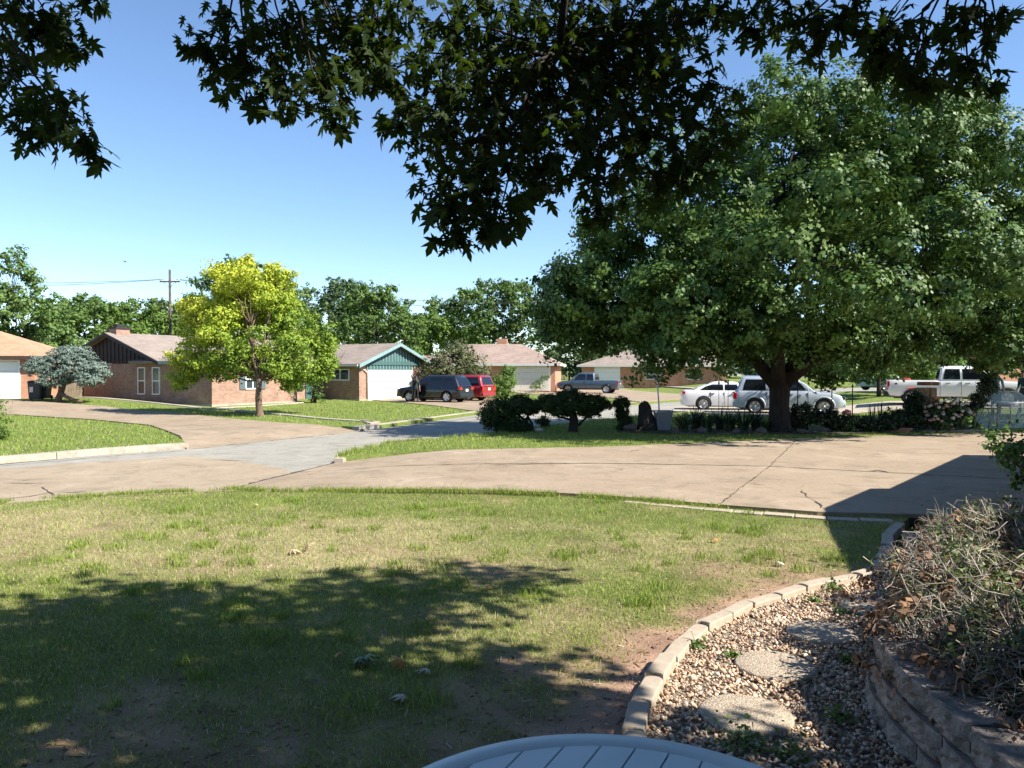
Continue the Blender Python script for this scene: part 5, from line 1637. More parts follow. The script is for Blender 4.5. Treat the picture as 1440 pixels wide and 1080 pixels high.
# background trees, each with its own crown
BG = [('cedar_tree', 'tall feathery light green tree rising at the left behind the orange roof', (25, 560, 62), [(20, 362, 62, .8), (22, 385, 62, 1.2), (0, 415, 62, 2.2), (45, 440, 62, 2.0), (-30, 460, 62, 2.6), (20, 470, 60, 3.2), (70, 470, 61, 1.8), (50, 400, 63, .8), (90, 490, 60, 1.3), (10, 495, 64, 2.4), (-20, 500, 62, 2.4), (50, 500, 66, 2.2)], 'cedar', 900, 22, .55, .26),
      ('leafy_tree', 'dark green tree between the feathery tree and the utility pole', (120, 550, 74), [(105, 470, 74, 2.6), (140, 455, 76, 2.4), (90, 450, 78, 2), (125, 435, 78, 1.4), (160, 480, 73, 1.8)], 'oak', 520, 22, .6, .28),
      ('leafy_tree', 'bright green tree just left of the utility pole', (195, 550, 78), [(190, 455, 79, 2.5), (175, 470, 76, 2.3), (215, 460, 80, 2), (195, 440, 80, 1.5)], 'light', 480, 22, .6, .28),
      ('leafy_tree', 'dark tree right behind the utility pole', (250, 550, 84), [(245, 460, 84, 2.2), (270, 450, 86, 2.4), (232, 440, 84, 1.4), (260, 430, 86, 1.2)], 'oak2', 420, 22, .6, .3),
      ('leafy_tree', 'tall green tree whose top shows above the yellow tree', (340, 550, 74), [(325, 390, 74, 1.6), (360, 410, 74, 2.6), (300, 420, 75, 2.2), (390, 425, 75, 2.4), (340, 450, 73, 3.2), (322, 372, 74, .8), (400, 455, 74, 2), (380, 395, 75, 1.2)], 'cedar', 640, 22, .55, .27),
      ('leafy_tree', 'dark bluish tree right of the yellow tree behind the garage roof', (465, 550, 88), [(465, 450, 88, 3), (440, 430, 90, 2.2), (485, 420, 88, 2), (475, 405, 89, 1.2), (500, 455, 86, 2.4), (430, 460, 88, 2.4)], 'oak2', 560, 22, .62, .3),
      ('leafy_tree', 'green tree right behind the teal garage gable', (535, 550, 80), [(530, 450, 80, 2.8), (510, 430, 80, 1.9), (555, 425, 80, 1.7), (520, 410, 81, 1), (548, 412, 80, .9), (560, 460, 79, 2.2), (500, 470, 79, 2), (575, 480, 80, 1.8)], 'oak', 620, 22, .58, .27),
      ('leafy_tree', 'small light green tree between garage gable and brown roof', (605, 550, 92), [(600, 470, 92, 2.2), (585, 460, 93, 1.4), (625, 465, 92, 2)], 'light', 300, 22, .6, .3),
      ('leafy_tree', 'broad green tree left behind the brown hip roof', (650, 550, 100), [(640, 455, 100, 3.2), (620, 445, 100, 2), (665, 435, 100, 2.6), (655, 425, 100, 1.4), (610, 430, 102, 1), (640, 485, 98, 3)], 'oak', 520, 22, .65, .32),
      ('leafy_tree', 'tall open tree with visible limbs right behind the brown hip roof', (705, 550, 90), [(705, 440, 90, 2.6), (690, 410, 90, 1.6), (725, 415, 90, 1.8), (745, 440, 90, 2.4), (710, 402, 91, 1), (675, 455, 90, 2), (765, 450, 91, 1.8), (740, 470, 90, 2.2)], 'oak', 600, 22, .55, .28),
      ('leafy_tree', 'dark tree behind the grey pickup under the shade tree crown', (800, 550, 100), [(800, 480, 100, 4), (780, 450, 100, 2.4), (840, 490, 102, 3.4), (815, 510, 98, 2.2)], 'oak2', 480, 22, .75, .36),
      ('leafy_tree', 'dark tree beyond the pale sidewalk lawn', (900, 545, 112), [(890, 490, 112, 4), (930, 485, 114, 4), (915, 510, 110, 2.4), (880, 508, 112, 2)], 'oak2', 420, 22, .8, .4),
      ('leafy_tree', 'distant round tree behind the red cars', (985, 540, 135), [(980, 495, 135, 4), (1010, 490, 136, 4), (960, 500, 134, 3)], 'oak', 320, 22, .9, .45),
      ('leafy_tree', 'distant tree seen beside the dark forked trunk', (1080, 540, 104), [(1060, 495, 104, 3.4), (1095, 490, 104, 3.6), (1075, 510, 102, 2.2)], 'oak2', 320, 22, .8, .4),
      ('leafy_tree', 'dark leafy tree above the mint green car', (1200, 540, 74), [(1180, 490, 74, 3), (1220, 480, 74, 3), (1150, 495, 76, 2.4), (1200, 505, 73, 1.6)], 'oak', 420, 22, .65, .3),
      ('leafy_tree', 'two stemmed yard tree between mint car and white pickup', (1236, 553, 44), [(1236, 490, 44, 2.2), (1210, 500, 45, 1.5), (1265, 500, 44, 1.6), (1240, 470, 45, 1.8)], 'oak', 420, 22, .4, .18),
      ('leafy_tree', 'bright leafy tree right behind the white pickup bed', (1310, 545, 48), [(1310, 505, 48, 1.7), (1290, 520, 47, 1.0), (1335, 515, 48, 1.1), (1320, 485, 49, 1.8)], 'light', 420, 22, .36, .16),
      ('leafy_tree', 'dark tree at the right beyond the white pickup hood', (1440, 545, 56), [(1430, 470, 56, 3), (1475, 480, 56, 3), (1400, 480, 57, 2)], 'oak', 420, 22, .55, .26)]
for name, lab, (bpx, bpy_, bd_), lobes, mt_, nc, per, cr, sz in BG:
    f = 1080.0
    def wpt(px, py, d):
        return ((px - 720) / f * d, d, 2 + (523 - py) / f * d)
    p = wpt(bpx, 523, bd_)
    z0 = Tz(p[0], p[1]) - .1
    L = [LB(wpt(a, b_, c), r * 1.2) for a, b_, c, r in lobes]
    zc = min(l[2] for l in L)
    th = max(1.2, (zc - z0) * .62)
    tree(name, lab, (p[0], p[1], z0), th, .09 + .02 * (zc - z0) * .5, L, M[mt_], int(nc * 2.0), 11, cr * .6, sz, group='background trees', shell=.5, sub=.42)
# a low hazy line of woodland far off closes the horizon
far = []
for k in range(90):
    a = -60 + k * 1.35 + random.uniform(-.5, .5)
    d = random.uniform(138, 165)
    x = math.tan(R(a)) * d
    far.append((x, d, random.uniform(2.5, 5.0), random.uniform(4, 7), 4, random.uniform(4, 6.5)))
me, _ = crown_mesh('woodland', far, 3000, 12, 1.0, .75, shell=.7)
obj('woodland', me, M['oak2'], kind='stuff', label='far low woodland closing the horizon behind the houses', cat='woodland')

# bushes near the houses
def bush(name, label, base, lobes, mat, n, per, cr, size, r0=.05, cat='bush', **kw):
    return tree(name, label, base, max(.25, min(l[2] for l in lobes) - base[2] - .1), r0, lobes, mat, n, per, cr, size, cat=cat, **kw)


def at(p): return (p[0], p[1], Tz(*p) - .03)


bush('overgrown_bush', 'big overgrown bush with brownish patches right of the teal garage', at((-4.05, 58.36)), [LB((-4.22, 57, 2.69), 1.6), LB((-5.54, 57, 2.16), 1.3), LB((-2.74, 57, 2.16), 1.2), LB((-4.67, 56, 1.38), 1.5), LB((-3.11, 56, 1.12), 1.3), LB((-4.03, 58, 3.50), 1.1), LB((-6.33, 57, 1.10), .8)], M['browning'], 520, 24, .34, .14, .12)
bush('bright_bush', 'bright green bush right of the red minivan', at((-0.67, 59.98)), [LB((-0.54, 58, 1.36), .85), LB((-1.50, 58, 1.09), .7), LB((-0.80, 57.5, 0.83), .9), LB((-0.21, 58, 2.05), .5), LB((-1.99, 58, 0.82), .5)], M['light'], 260, 24, .26, .11)
bush('thin_bush', 'thin pale green shrub before the cream garage door', at((2.72, 73.54)), [LB((2.59, 70, 0.90), .5), LB((3.11, 70, 1.55), .4), LB((2.07, 70, 0.57), .4)], M['light'], 40, 14, .25, .12, .03)
bush('edge_bush', 'yellow green bush at the left on the grass beside the street', at((-14.72, 21.57)), [LB((-15.12, 22.5, 0.39), .42), LB((-15.39, 22.5, 0.81), .5), LB((-15.30, 22.3, 0.31), .55), LB((-14.98, 22.5, 0.14), .25), LB((-15.85, 22.5, 0.60), .6)], M['light'], 260, 22, .13, .055)

# dark pruned junipers on the island lawn
def juniper(label, base, lobes, stems, n):
    o = thing('pruned_juniper', label, 'bush', at(base), 0, 'pruned junipers by the street')
    b = Vector(o.location)
    m = B()
    for st_ in stems:
        P = [Vector(p) - b for p in st_[0]]
        m.tube(P, st_[1], 8)
    m.build('trunk', M['bark'], o)
    L = [(l[0] - b.x, l[1] - b.y, l[2] - b.z, *l[3:]) for l in lobes]
    mm = B()
    tops = [Vector(s[0][-1]) - b for s in stems]
    for l in L:
        c = Vector(l[:3]); t = min(tops, key=lambda q: (q - c).length)
        for k in range(5):
            e = c + Vector((random.uniform(-1, 1) * l[3], random.uniform(-1, 1) * l[4], random.uniform(-.8, .3) * l[5]))
            mm.tube(branch_pts(t, e, .02, 4, .08), [.03, .025, .018, .012, .005], 5)
    mm.build('branches', M['bark'], o, kind='stuff')
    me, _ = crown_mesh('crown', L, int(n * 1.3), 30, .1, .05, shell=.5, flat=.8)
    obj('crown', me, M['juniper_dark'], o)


g1 = (0.36, 25.69); g2 = (2.02, 25.39)
D1, D2 = g1[1], g2[1]
juniper('dark pruned juniper with ragged low crown nearest the street mouth', g1,
        [LB((-0.47, 25.4, 0.73), .55, .5, .42), LB((0.24, 25.4, 0.92), .5, .45, .34), LB((-0.71, 25.4, 0.47), .4, .4, .34), LB((-0.05, 25.4, 0.33), .5, .4, .36), LB((-0.19, 25.4, 0.14), .42, .3, .2), LB((0.57, 25.5, 0.80), .34, .35, .22), LB((1.04, 25.5, 0.37), .2, .2, .17), LB((0.35, 25.4, 0.16), .28, .3, .18)],
        [([(0.05, 25.4, -0.02), (0.05, 25.4, 0.23), (-0.12, 25.4, 0.54)], [.13, .11, .08]), ([(0.68, 25.4, -0.02), (0.66, 25.4, 0.28), (0.52, 25.4, 0.54)], [.06, .05, .04]), ([(0.80, 25.4, -0.02), (0.94, 25.4, 0.14), (1.06, 25.4, 0.33)], [.05, .04, .02]), ([(0.68, 25.4, 0.12), (0.42, 25.4, 0.42), (0.12, 25.4, 0.66)], [.05, .04, .03])], 900)
juniper('dark flat topped juniper with stout bare trunk on the island lawn', g2,
        [LB((1.87, 25.3, 1.04), .68, .6, .36), LB((1.22, 25.3, 0.97), .44, .5, .3), LB((2.63, 25.3, 0.97), .54, .5, .3), LB((1.63, 25.2, 0.72), .4, .4, .2), LB((2.48, 25.2, 0.69), .36, .4, .18), LB((3.09, 25.3, 0.92), .25, .4, .13), LB((0.87, 25.3, 0.90), .25, .3, .16), LB((2.20, 25, 0.87), .4, .4, .13), LB((2.88, 25.3, 0.55), .08, .08, .08)],
        [([(2.02, 25.3, -0.04), (2.02, 25.3, 0.10), (2.04, 25.3, 0.43), (1.99, 25.3, 0.73)], [.2, .17, .155, .11]), ([(2.20, 25.3, 0.24), (2.38, 25.2, 0.46), (2.76, 25.2, 0.62)], [.045, .035, .02]), ([(1.92, 25.3, 0.43), (1.52, 25.2, 0.53), (1.17, 25.2, 0.72)], [.04, .03, .02])], 900)
juniper('small dark columnar shrub beside the stone stump', (3.85, 26.64),
        [LB((3.67, 25.7, 0.95), .26, .26, .2), LB((3.67, 25.7, 0.64), .22, .22, .22), LB((3.79, 25.7, 0.36), .22, .22, .2), LB((3.81, 25.7, 0.17), .3, .3, .1)],
        [([(3.72, 25.7, 0.02), (3.69, 25.7, 0.40), (3.67, 25.7, 0.76)], [.05, .04, .03])], 220)

# ------------------------------------------------------------ vehicles (local x forward, y left, z up)
def paint(name, c, metal=.0, rough=.35):
    m = m_plain(name, c, rough, metal, var=.05, scale=2, coat=.8)
    return m


P_NAVY = paint('navy_paint', (.008, .012, .022), .2)
P_RED = paint('red_paint', (.28, .012, .02), .1)
P_GREY = paint('steel_blue_paint', (.085, .12, .16), .4)
P_WHITE = paint('white_car_paint', (.72, .72, .74))
P_SILVER = paint('pale_silver_paint', (.5, .56, .64), .3)
P_MINT = paint('mint_paint', (.28, .46, .36))
P_BRED = paint('bright_red_paint', (.4, .02, .015))


def wheel(parent, x, y, r, w, side):
    """tyre with a spoked alloy rim"""
    rot = Matrix.Translation((x, y, r)) @ Matrix.Rotation(R(-90 * side), 4, 'X')
    t = B().lathe([(r * .6, -w / 2), (r * .9, -w / 2), (r, -w * .32), (r, w * .32), (r * .92, w / 2), (r * .68, w / 2), (r * .66, w * .3)], 28, rot).build('wheel', M['rubber'], parent)
    m = B()
    m.lathe([(r * .69, w * .32), (r * .69, w * .46), (r * .62, w * .46), (r * .6, w * .2)], 28, rot)
    m.lathe([(r * .17, w * .1), (r * .17, w * .44), (r * .1, w * .47)], 14, rot)
    for k in range(5):
        a = k * 2 * math.pi / 5
        mm = rot @ Matrix.Rotation(a, 4, 'Z')
        m.box(r * .12, r * .64, -r * .11, r * .11, w * .3, w * .43, mm)
    m.build('rim', M['rim'], t)
    B().lathe([(r * .62, w * .05), (r * .62, w * .12)], 20, rot).build('brake_disc', M['iron'], t)
    return t


def car_body(car, paintm, L, W, deck, zb=.28, wheels=(), r=.33, nose=.12, tail=.08, bed=None, flare=0, cut=()):
    """lower shell lofted along its length with the wheel arches cut out"""
    xs = np.unique(np.concatenate([np.linspace(-L / 2, L / 2, 17), [p[0] for p in deck], [-L / 2 + .04, L / 2 - .04, -L / 2 + .14, L / 2 - .14]]))
    dx = np.array([p[0] for p in deck]); dz = np.array([p[1] for p in deck])
    V = []; F = []
    ring = 14
    for x in xs:
        zt = float(np.interp(x, dx, dz))
        e = max((x - (L / 2 - .45)) / .45, (-(L / 2 - .35) - x) / .35, 0)
        w = W / 2 * (1 - (nose if x > 0 else tail) * e * e)
        zbb = zb + .08 * e * e
        end = .06 * max(0, e - .65) / .35
        h = zt - zbb
        half = [(w * .8, zbb), (w * .96, zbb + .05 + end), (w * 1.0, zbb + .32 * h), (w * 1.0 - .005, zbb + .62 * h), (w * .975, zt - .12 * h - end), (w * .92, zt - .02 - end), (w * .5, zt + .012 - end)]
        pts = [(x, a, z) for a, z in half] + [(x, -a, z) for a, z in half[::-1]]
        V += pts
    n = ring
    for i in range(len(xs) - 1):
        for k in range(n):
            F.append((i * n + k, (i + 1) * n + k, (i + 1) * n + (k + 1) % n, i * n + (k + 1) % n))
    F += [tuple(range(n)), tuple(range((len(xs) - 1) * n, len(xs) * n))[::-1]]
    m = B(); m.add(V, F, True)
    body = m.build('body', paintm, car)
    cutters = []
    for (wx, s) in wheels:
        c = B().lathe([(r * 1.2, -.3), (r * 1.2, .3)], 28, Matrix.Translation((wx, s * W / 2, r * 1.02)) @ Matrix.Rotation(R(90), 4, 'X'), False).build('cut', None)
        cutters.append(c)
    if bed:
        cutters.append(B().box(bed[0], bed[1], -W / 2 + .11, W / 2 - .11, bed[2], 3).build('cut', None))
    for c in cut:
        cutters.append(B().box(*c).build('cut', None))
    for c in cutters:
        md = body.modifiers.new('b', 'BOOLEAN'); md.operation = 'DIFFERENCE'; md.object = c; md.solver = 'EXACT'
    body.parent = None
    apply_mods(body)
    body.parent = car
    for c in cutters:
        me = c.data; bpy.data.objects.remove(c); bpy.data.meshes.remove(me)
    body.data.materials.clear(); body.data.materials.append(paintm)
    bm = bmesh.new(); bm.from_mesh(body.data)
    for e in bm.edges: e.smooth = e.calc_face_angle(0) < R(38)
    for f in bm.faces: f.smooth = True
    bm.to_mesh(body.data); bm.free()
    return body


def cabin(car, paintm, base, top, zb, zt, side_wins, ws=True, rw=True, cut_left=None):
    """greenhouse: base/top = (rear x, front x, half width). side_wins: (x bottom rear, x top rear, x top front, x bottom front)"""
    b0, b1, bw = base; t0, t1, tw_ = top
    lv = [(b0, b1, bw, zb - .03), (b0 + (t0 - b0) * .5, b1 + (t1 - b1) * .5, (bw + tw_) / 2 + .02, (zb + zt) / 2), (t0 - .01, t1 + .02, tw_ + .012, zt - .07), (t0 + .06, t1 - .08, tw_ - .06, zt - .012), (t0 + .25, t1 - .3, tw_ - .25, zt + .012)]
    V = []; F = []
    for a, b, w, z in lv:
        c = .07
        V += [(a, -w + c, z), (a + c, -w, z), (b - c, -w, z), (b, -w + c, z), (b, w - c, z), (b - c, w, z), (a + c, w, z), (a, w - c, z)]
    for i in range(len(lv) - 1):
        for k in range(8): F.append((i * 8 + k, i * 8 + (k + 1) % 8, (i + 1) * 8 + (k + 1) % 8, (i + 1) * 8 + k))
    F += [tuple(range(8))[::-1], tuple(range(len(lv) * 8 - 8, len(lv) * 8))]
    cb = B().add(V, F, True).build('cabin', paintm, car)
    bm = bmesh.new(); bm.from_mesh(cb.data)
    for e in bm.edges: e.smooth = e.calc_face_angle(0) < R(35)
    bm.to_mesh(cb.data); bm.free()

    def yat(z):
        return float(np.interp(z, [zb - .03, (zb + zt) / 2, zt - .07], [bw, (bw + tw_) / 2 + .02, tw_ + .012]))
    z0, z1 = zb + .035, zt - .13
    zm = (zb + zt) / 2
    for (x0, x1_, x2, x3) in side_wins:
        for s in (-1, 1):
            m = B()
            P = [(x0, z0), (x3, z0), ((x3 + x2) / 2, zm), (x2, z1), (x1_, z1), ((x0 + x1_) / 2, zm)]
            out = [(x, s * (yat(z) + .006), z) for x, z in P]; inn = [(x, s * (yat(z) - .03), z) for x, z in P]
            n = 6
            m.add(out + inn, [(0, 1, 2, 5), (5, 2, 3, 4), (8 + 3, 8, 7, 6), (10, 9, 8, 11)] + [(i, (i + 1) % n, n + (i + 1) % n, n + i) for i in range(n)])
            m.build('side_window', M['carglass'], car)

    def end_glass(name, xa, za, xb, zb2, wa, wb, sgn):
        P = [(xa, -wa, za), (xa, wa, za), (xb, wb, zb2), (xb, -wb, zb2)]
        off = Vector((sgn * .012, 0, .01))
        m = B(); o1 = [Vector(p) + off for p in P]; o2 = [Vector(p) - off * 2 for p in P]
        m.add(o1 + o2, [(0, 1, 2, 3), (7, 6, 5, 4)] + [(i, (i + 1) % 4, 4 + (i + 1) % 4, 4 + i) for i in range(4)])
        return m.build(name, M['carglass'], car)
    f = lambda a, b, t: a + (b - a) * t
    if ws: end_glass('windscreen', f(b1, t1, .08), f(zb, zt - .07, .08), f(b1, t1, .9) + .012, f(zb, zt - .07, .9), bw - .13, tw_ - .1, 1)
    if rw: end_glass('rear_window', f(b0, t0, .1), f(zb, zt - .07, .1), f(b0, t0, .88) - .012, f(zb, zt - .07, .88), bw - .16, tw_ - .14, -1)
    return cb, yat


def lamps(car, L, W, zt, zh, rear='red', tl=(.16, .3), plate=True, wrap=.16, zr=None):
    zr = zr or zt
    for s in (-1, 1):
        y1 = s * (W / 2 - .03); y0 = s * (W / 2 - .03 - tl[0])
        ya, yb = sorted((y0, y1 + s * .012))
        B().box(-L / 2 - .008, -L / 2 + wrap, ya, yb, zr - tl[1], zr).build('tail_lamp', M['redlamp'], car, bevel=.01)
        ya, yb = sorted((s * (W / 2 - .33), s * (W / 2 - .075)))
        B().box(L / 2 - .17, L / 2 - .012, ya, yb, zh - .17, zh).build('headlamp', M['chrome'], car, bevel=.02)
    if plate:
        B().box(-L / 2 - .02, -L / 2 + .05, -.16, .16, zr - .28, zr - .13).build('number_plate', M['white'], car)


def bumpers(car, L, W, mat, z0=.34, z1=.56):
    B().box(-L / 2 - .045, -L / 2 + .25, -W / 2 + .06, W / 2 - .06, z0, z1).build('rear_bumper', mat, car, bevel=.035, segs=2)
    B().box(L / 2 - .25, L / 2 + .03, -W / 2 + .1, W / 2 - .1, z0, z1).build('front_bumper', mat, car, bevel=.035, segs=2)


def common(car, W, zb, xm, handles, zhand, mat, seams, zs):
    for s in (-1, 1):
        y = s * (W / 2 + .02)
        ya, yb = sorted((y, y + s * .17))
        B().box(xm - .09, xm + .05, ya, yb, zb + .02, zb + .17).build('mirror', mat, car, bevel=.03, segs=2)
        for hx_ in handles:
            ya, yb = sorted((s * (W / 2 - .012), s * (W / 2 + .03)))
            B().box(hx_ - .1, hx_ + .1, ya, yb, zhand, zhand + .035).build('door_handle', M['blackplastic'], car, bevel=.01)
        for sx_ in seams:
            ya, yb = sorted((s * (W / 2 - .03), s * (W / 2 + .001)))
            B().box(sx_ - .006, sx_ + .006, ya, yb, zs[0], zs[1]).build('door_seam', M['blackplastic'], car)


def underbody(car, L, W, z=.24):
    B().box(-L / 2 + .3, L / 2 - .3, -W / 2 + .2, W / 2 - .2, z, z + .16).build('underbody', M['blackplastic'], car)


def make_car(name, label, loc, heading, cat, group=None):
    return thing(name, label, cat, (loc[0], loc[1], Tz(*loc) + .022), heading, group)


HD = R(154)
# --- navy suv with its driver door open
c = make_car('suv', 'dark navy suv with front door open beside the red minivan', (-5.1, 50.7), HD, 'car')
L_, W_ = 4.85, 1.9
car_body(c, P_NAVY, L_, W_, [(-L_ / 2, .98), (-2.2, 1.05), (.75, 1.08), (1.1, 1.06), (2.1, .95), (L_ / 2, .82)], .3, [(1.42, 1), (1.42, -1), (-1.45, 1), (-1.45, -1)], .36, cut=[(.12, 1.0, .5, 1.2, .42, 1.3)])
cabin(c, P_NAVY, (-2.36, 1.25, .88), (-1.95, .35, .68), 1.06, 1.74, [(-2.0, -1.75, -1.2, -1.12), (-1.05, -1.08, -.22, -.16)])
for wx in (1.42, -1.45):
    for s in (1, -1): wheel(c, wx, s * (W_ / 2 - .12), .36, .24, s)
lamps(c, L_, W_, 1.0, .88, tl=(.34, .17)); bumpers(c, L_, W_, P_NAVY); underbody(c, L_, W_)
common(c, W_, 1.06, .85, (-.95,), .9, P_NAVY, (-1.1, -.1), (.4, 1.02))
B().box(.1, 1.02, .44, .9, .4, .44).build('door_sill', M['blackplastic'], c)
fs = B(); fs.box(.1, .62, .02, .52, .45, .62); fs.box(.02, .2, .02, .52, .6, 1.22); fs.build('seat', M['seat'], c, bevel=.05)
dr = B(); dm = Matrix.Translation((1.02, .95, 0)) @ Matrix.Rotation(R(-62), 4, 'Z')
dr.box(-.95, 0, -.03, .04, .42, 1.06, dm)
door = dr.build('open_door', P_NAVY, c, bevel=.02)
wf = B()
wf.box(-.95, -.88, -.02, .02, 1.06, 1.62, dm); wf.box(-.88, -.35, -.02, .02, 1.58, 1.63, dm)
wf.slab([dm @ Vector(p) for p in ((-.37, -.02, 1.58), (-.37, -.02, 1.63), (.0, -.02, 1.1), (-.06, -.02, 1.06))], -.04)
wf.build('window_frame', M['blackplastic'], door)
B().box(-.88, -.1, -.005, .005, 1.06, 1.3, dm).build('pane', M['carglass'], door)
rr = B(); rr.tube([(-1.8, .58, 1.78), (.1, .58, 1.78)], .018, 6); rr.tube([(-1.8, -.58, 1.78), (.1, -.58, 1.78)], .018, 6); rr.build('roof_rail', M['blackplastic'], c)

# --- red minivan
c = make_car('minivan', 'red minivan parked beside the navy suv', (-3.85, 53.5), HD, 'car')
L_, W_ = 5.1, 1.98
car_body(c, P_RED, L_, W_, [(-L_ / 2, 1.02), (-2.3, 1.06), (1.0, 1.04), (1.5, 1.0), (2.2, .88), (L_ / 2, .74)], .26, [(1.6, 1), (1.6, -1), (-1.45, 1), (-1.45, -1)], .34)
cabin(c, P_RED, (-2.5, 1.7, .92), (-2.25, .55, .74), 1.05, 1.76, [(-2.25, -2.1, -1.15, -1.1), (-1.0, -1.0, .1, .1), (.2, .2, .5, 1.0)])
for wx in (1.6, -1.45):
    for s in (1, -1): wheel(c, wx, s * (W_ / 2 - .12), .34, .22, s)
lamps(c, L_, W_, 1.02, .82, tl=(.17, .3)); bumpers(c, L_, W_, P_RED); underbody(c, L_, W_)
common(c, W_, 1.05, 1.1, (-.85, .3), .88, P_RED, (-1.05, .15, 1.0), (.35, 1.02))
B().box(-2.57, -2.45, -.5, .5, 1.0, 1.05).build('chrome_strip', M['chrome'], c)
rr = B(); rr.tube([(-2.1, .62, 1.8), (.3, .62, 1.8)], .018, 6); rr.tube([(-2.1, -.62, 1.8), (.3, -.62, 1.8)], .018, 6); rr.build('roof_rail', M['blackplastic'], c)


# --- pickups
def pickup(label, loc, heading, paintm, L_, W_, H, r, wb, cabx, wins, bedfront, deckz, seams, handles, name='pickup_truck'):
    c = make_car(name, label, loc, heading, 'truck')
    car_body(c, paintm, L_, W_, [(-L_ / 2, deckz), (bedfront - .02, deckz), (bedfront + .02, deckz - .02), (cabx[1] - .2, deckz + .0), (cabx[1] + .1, deckz - .03), (L_ / 2 - .35, deckz - .1), (L_ / 2, deckz - .24)], .42, [(wb[1], 1), (wb[1], -1), (wb[0], 1), (wb[0], -1)], r, tail=.02, nose=.08, bed=(-L_ / 2 + .1, bedfront - .06, .75))
    cabin(c, paintm, (cabx[0], cabx[1], W_ / 2 - .07), (cabx[0] + .1, cabx[1] - .75, W_ / 2 - .24), deckz, H, wins)
    for wx in wb:
        for s in (1, -1): wheel(c, wx, s * (W_ / 2 - .13), r, .26, s)
    lamps(c, L_, W_, deckz - .06, deckz - .2, tl=(.14, .42), wrap=.1); underbody(c, L_, W_, .34)
    B().box(-L_ / 2 - .16, -L_ / 2 + .06, -W_ / 2 + .03, W_ / 2 - .03, .46, .66).build('rear_bumper', M['chrome'] if paintm is P_GREY else M['blackplastic'], c, bevel=.03)
    B().box(L_ / 2 - .2, L_ / 2 + .06, -W_ / 2 + .06, W_ / 2 - .06, .44, .68).build('front_bumper', M['chrome'], c, bevel=.03)
    common(c, W_, deckz, cabx[1] - .4, handles, deckz - .17, M['blackplastic'] if paintm is P_WHITE else paintm, seams, (.5, deckz - .04))
    B().box(-L_ / 2 - .012, -L_ / 2 + .03, -W_ / 2 + .2, W_ / 2 - .2, .72, deckz - .05).build('tailgate', paintm, c, bevel=.01)
    B().box(-L_ / 2 - .03, -L_ / 2 - .013, -.15, .15, deckz - .25, deckz - .17).build('tailgate_handle', M['blackplastic'], c)
    B().box(L_ / 2 - .1, L_ / 2 + .012, -W_ / 2 + .36, W_ / 2 - .36, .7, deckz - .26).build('grille', M['blackplastic'], c)
    return c


gp = pickup('steel blue grey crew cab pickup facing left on the far drive', (7.2, 71.5), math.atan2(.36, -.93), P_GREY, 5.85, 2.0, 1.9, .4, (-1.85, 1.8), (-.75, 1.6), [(-.62, -.55, .02, .02), (.12, .12, .75, 1.2)], -.78, 1.2, (.07, 1.3), (-.05 - .45, .25))
wp = pickup('white crew cab pickup with dark windows parked behind the rose bushes', (21.0, 36.2), -.42, P_WHITE, 6.0, 1.98, 1.86, .4, (-1.95, 1.85), (-.85, 1.65), [(-.68, -.58, .0, .02), (.12, .1, .82, 1.25)], -.88, 1.22, (-.8, .06, 1.35), (-.5, .3))
# gear in the white pickup's bed
o = B().add([(-.35, -.3, 0), (.35, -.3, 0), (.35, .3, 0), (-.35, .3, 0), (-.3, -.25, .3), (.05, -.25, .52), (.05, .25, .52), (-.3, .25, .3), (.3, -.25, .25), (.3, .25, .25)], [(3, 2, 1, 0), (0, 1, 8, 5, 4), (2, 3, 7, 6, 9), (4, 5, 6, 7), (5, 8, 9, 6), (1, 2, 9, 8), (3, 0, 4, 7)]).build('red_tarp_bundle', m_plain('red_tarp', (.5, .06, .03), .6), loc=(19.0, 37.05, Tz(19.0, 37.05) + .8), label='red tarp covered bundle lying in the white pickup bed', cat='bundle', bevel=.04, segs=2)

# --- white sedan
c = make_car('sedan', 'white sedan parked behind the pale silver wagon', (11.4, 40.2), -.17, 'car')
L_, W_ = 4.95, 1.85
car_body(c, P_WHITE, L_, W_, [(-L_ / 2, .98), (-2.3, 1.03), (-1.6, 1.04), (.9, .98), (1.3, .95), (2.1, .84), (L_ / 2, .68)], .2, [(1.45, 1), (1.45, -1), (-1.4, 1), (-1.4, -1)], .34)
cabin(c, P_WHITE, (-2.05, 1.45, .84), (-.95, .35, .62), 1.0, 1.47, [(-1.6, -.95, -.42, -.4), (-.33, -.33, .28, .95)])
for wx in (1.45, -1.4):
    for s in (1, -1): wheel(c, wx, s * (W_ / 2 - .1), .34, .22, s)
lamps(c, L_, W_, .98, .76, tl=(.3, .13)); bumpers(c, L_, W_, P_WHITE, .26, .5); underbody(c, L_, W_, .18)
common(c, W_, .98, .85, (-.95, .05), .85, P_WHITE, (-1.05, -.36, .9), (.3, .95))

# --- tall retro wagon
c = make_car('wagon', 'pale silver tall wagon parked behind the shade tree trunk', (13.1, 36.6), -.25, 'car')
L_, W_ = 4.95, 1.84
car_body(c, P_SILVER, L_, W_, [(-L_ / 2, .98), (-2.2, 1.1), (.7, 1.1), (1.0, 1.08), (1.9, 1.0), (2.25, .9), (L_ / 2, .72)], .26, [(1.55, 1), (1.55, -1), (-1.5, 1), (-1.5, -1)], .36)
cabin(c, P_SILVER, (-2.35, 1.2, .85), (-2.05, .3, .68), 1.08, 1.76, [(-2.05, -1.9, -1.05, -1.0), (-.85, -.85, -.1, -.1), (0, 0, .3, .8)])
for wx in (1.55, -1.5):
    for s in (1, -1): wheel(c, wx, s * (W_ / 2 - .1), .36, .22, s)
lamps(c, L_, W_, 1.0, .86, tl=(.16, .3)); bumpers(c, L_, W_, P_SILVER); underbody(c, L_, W_)
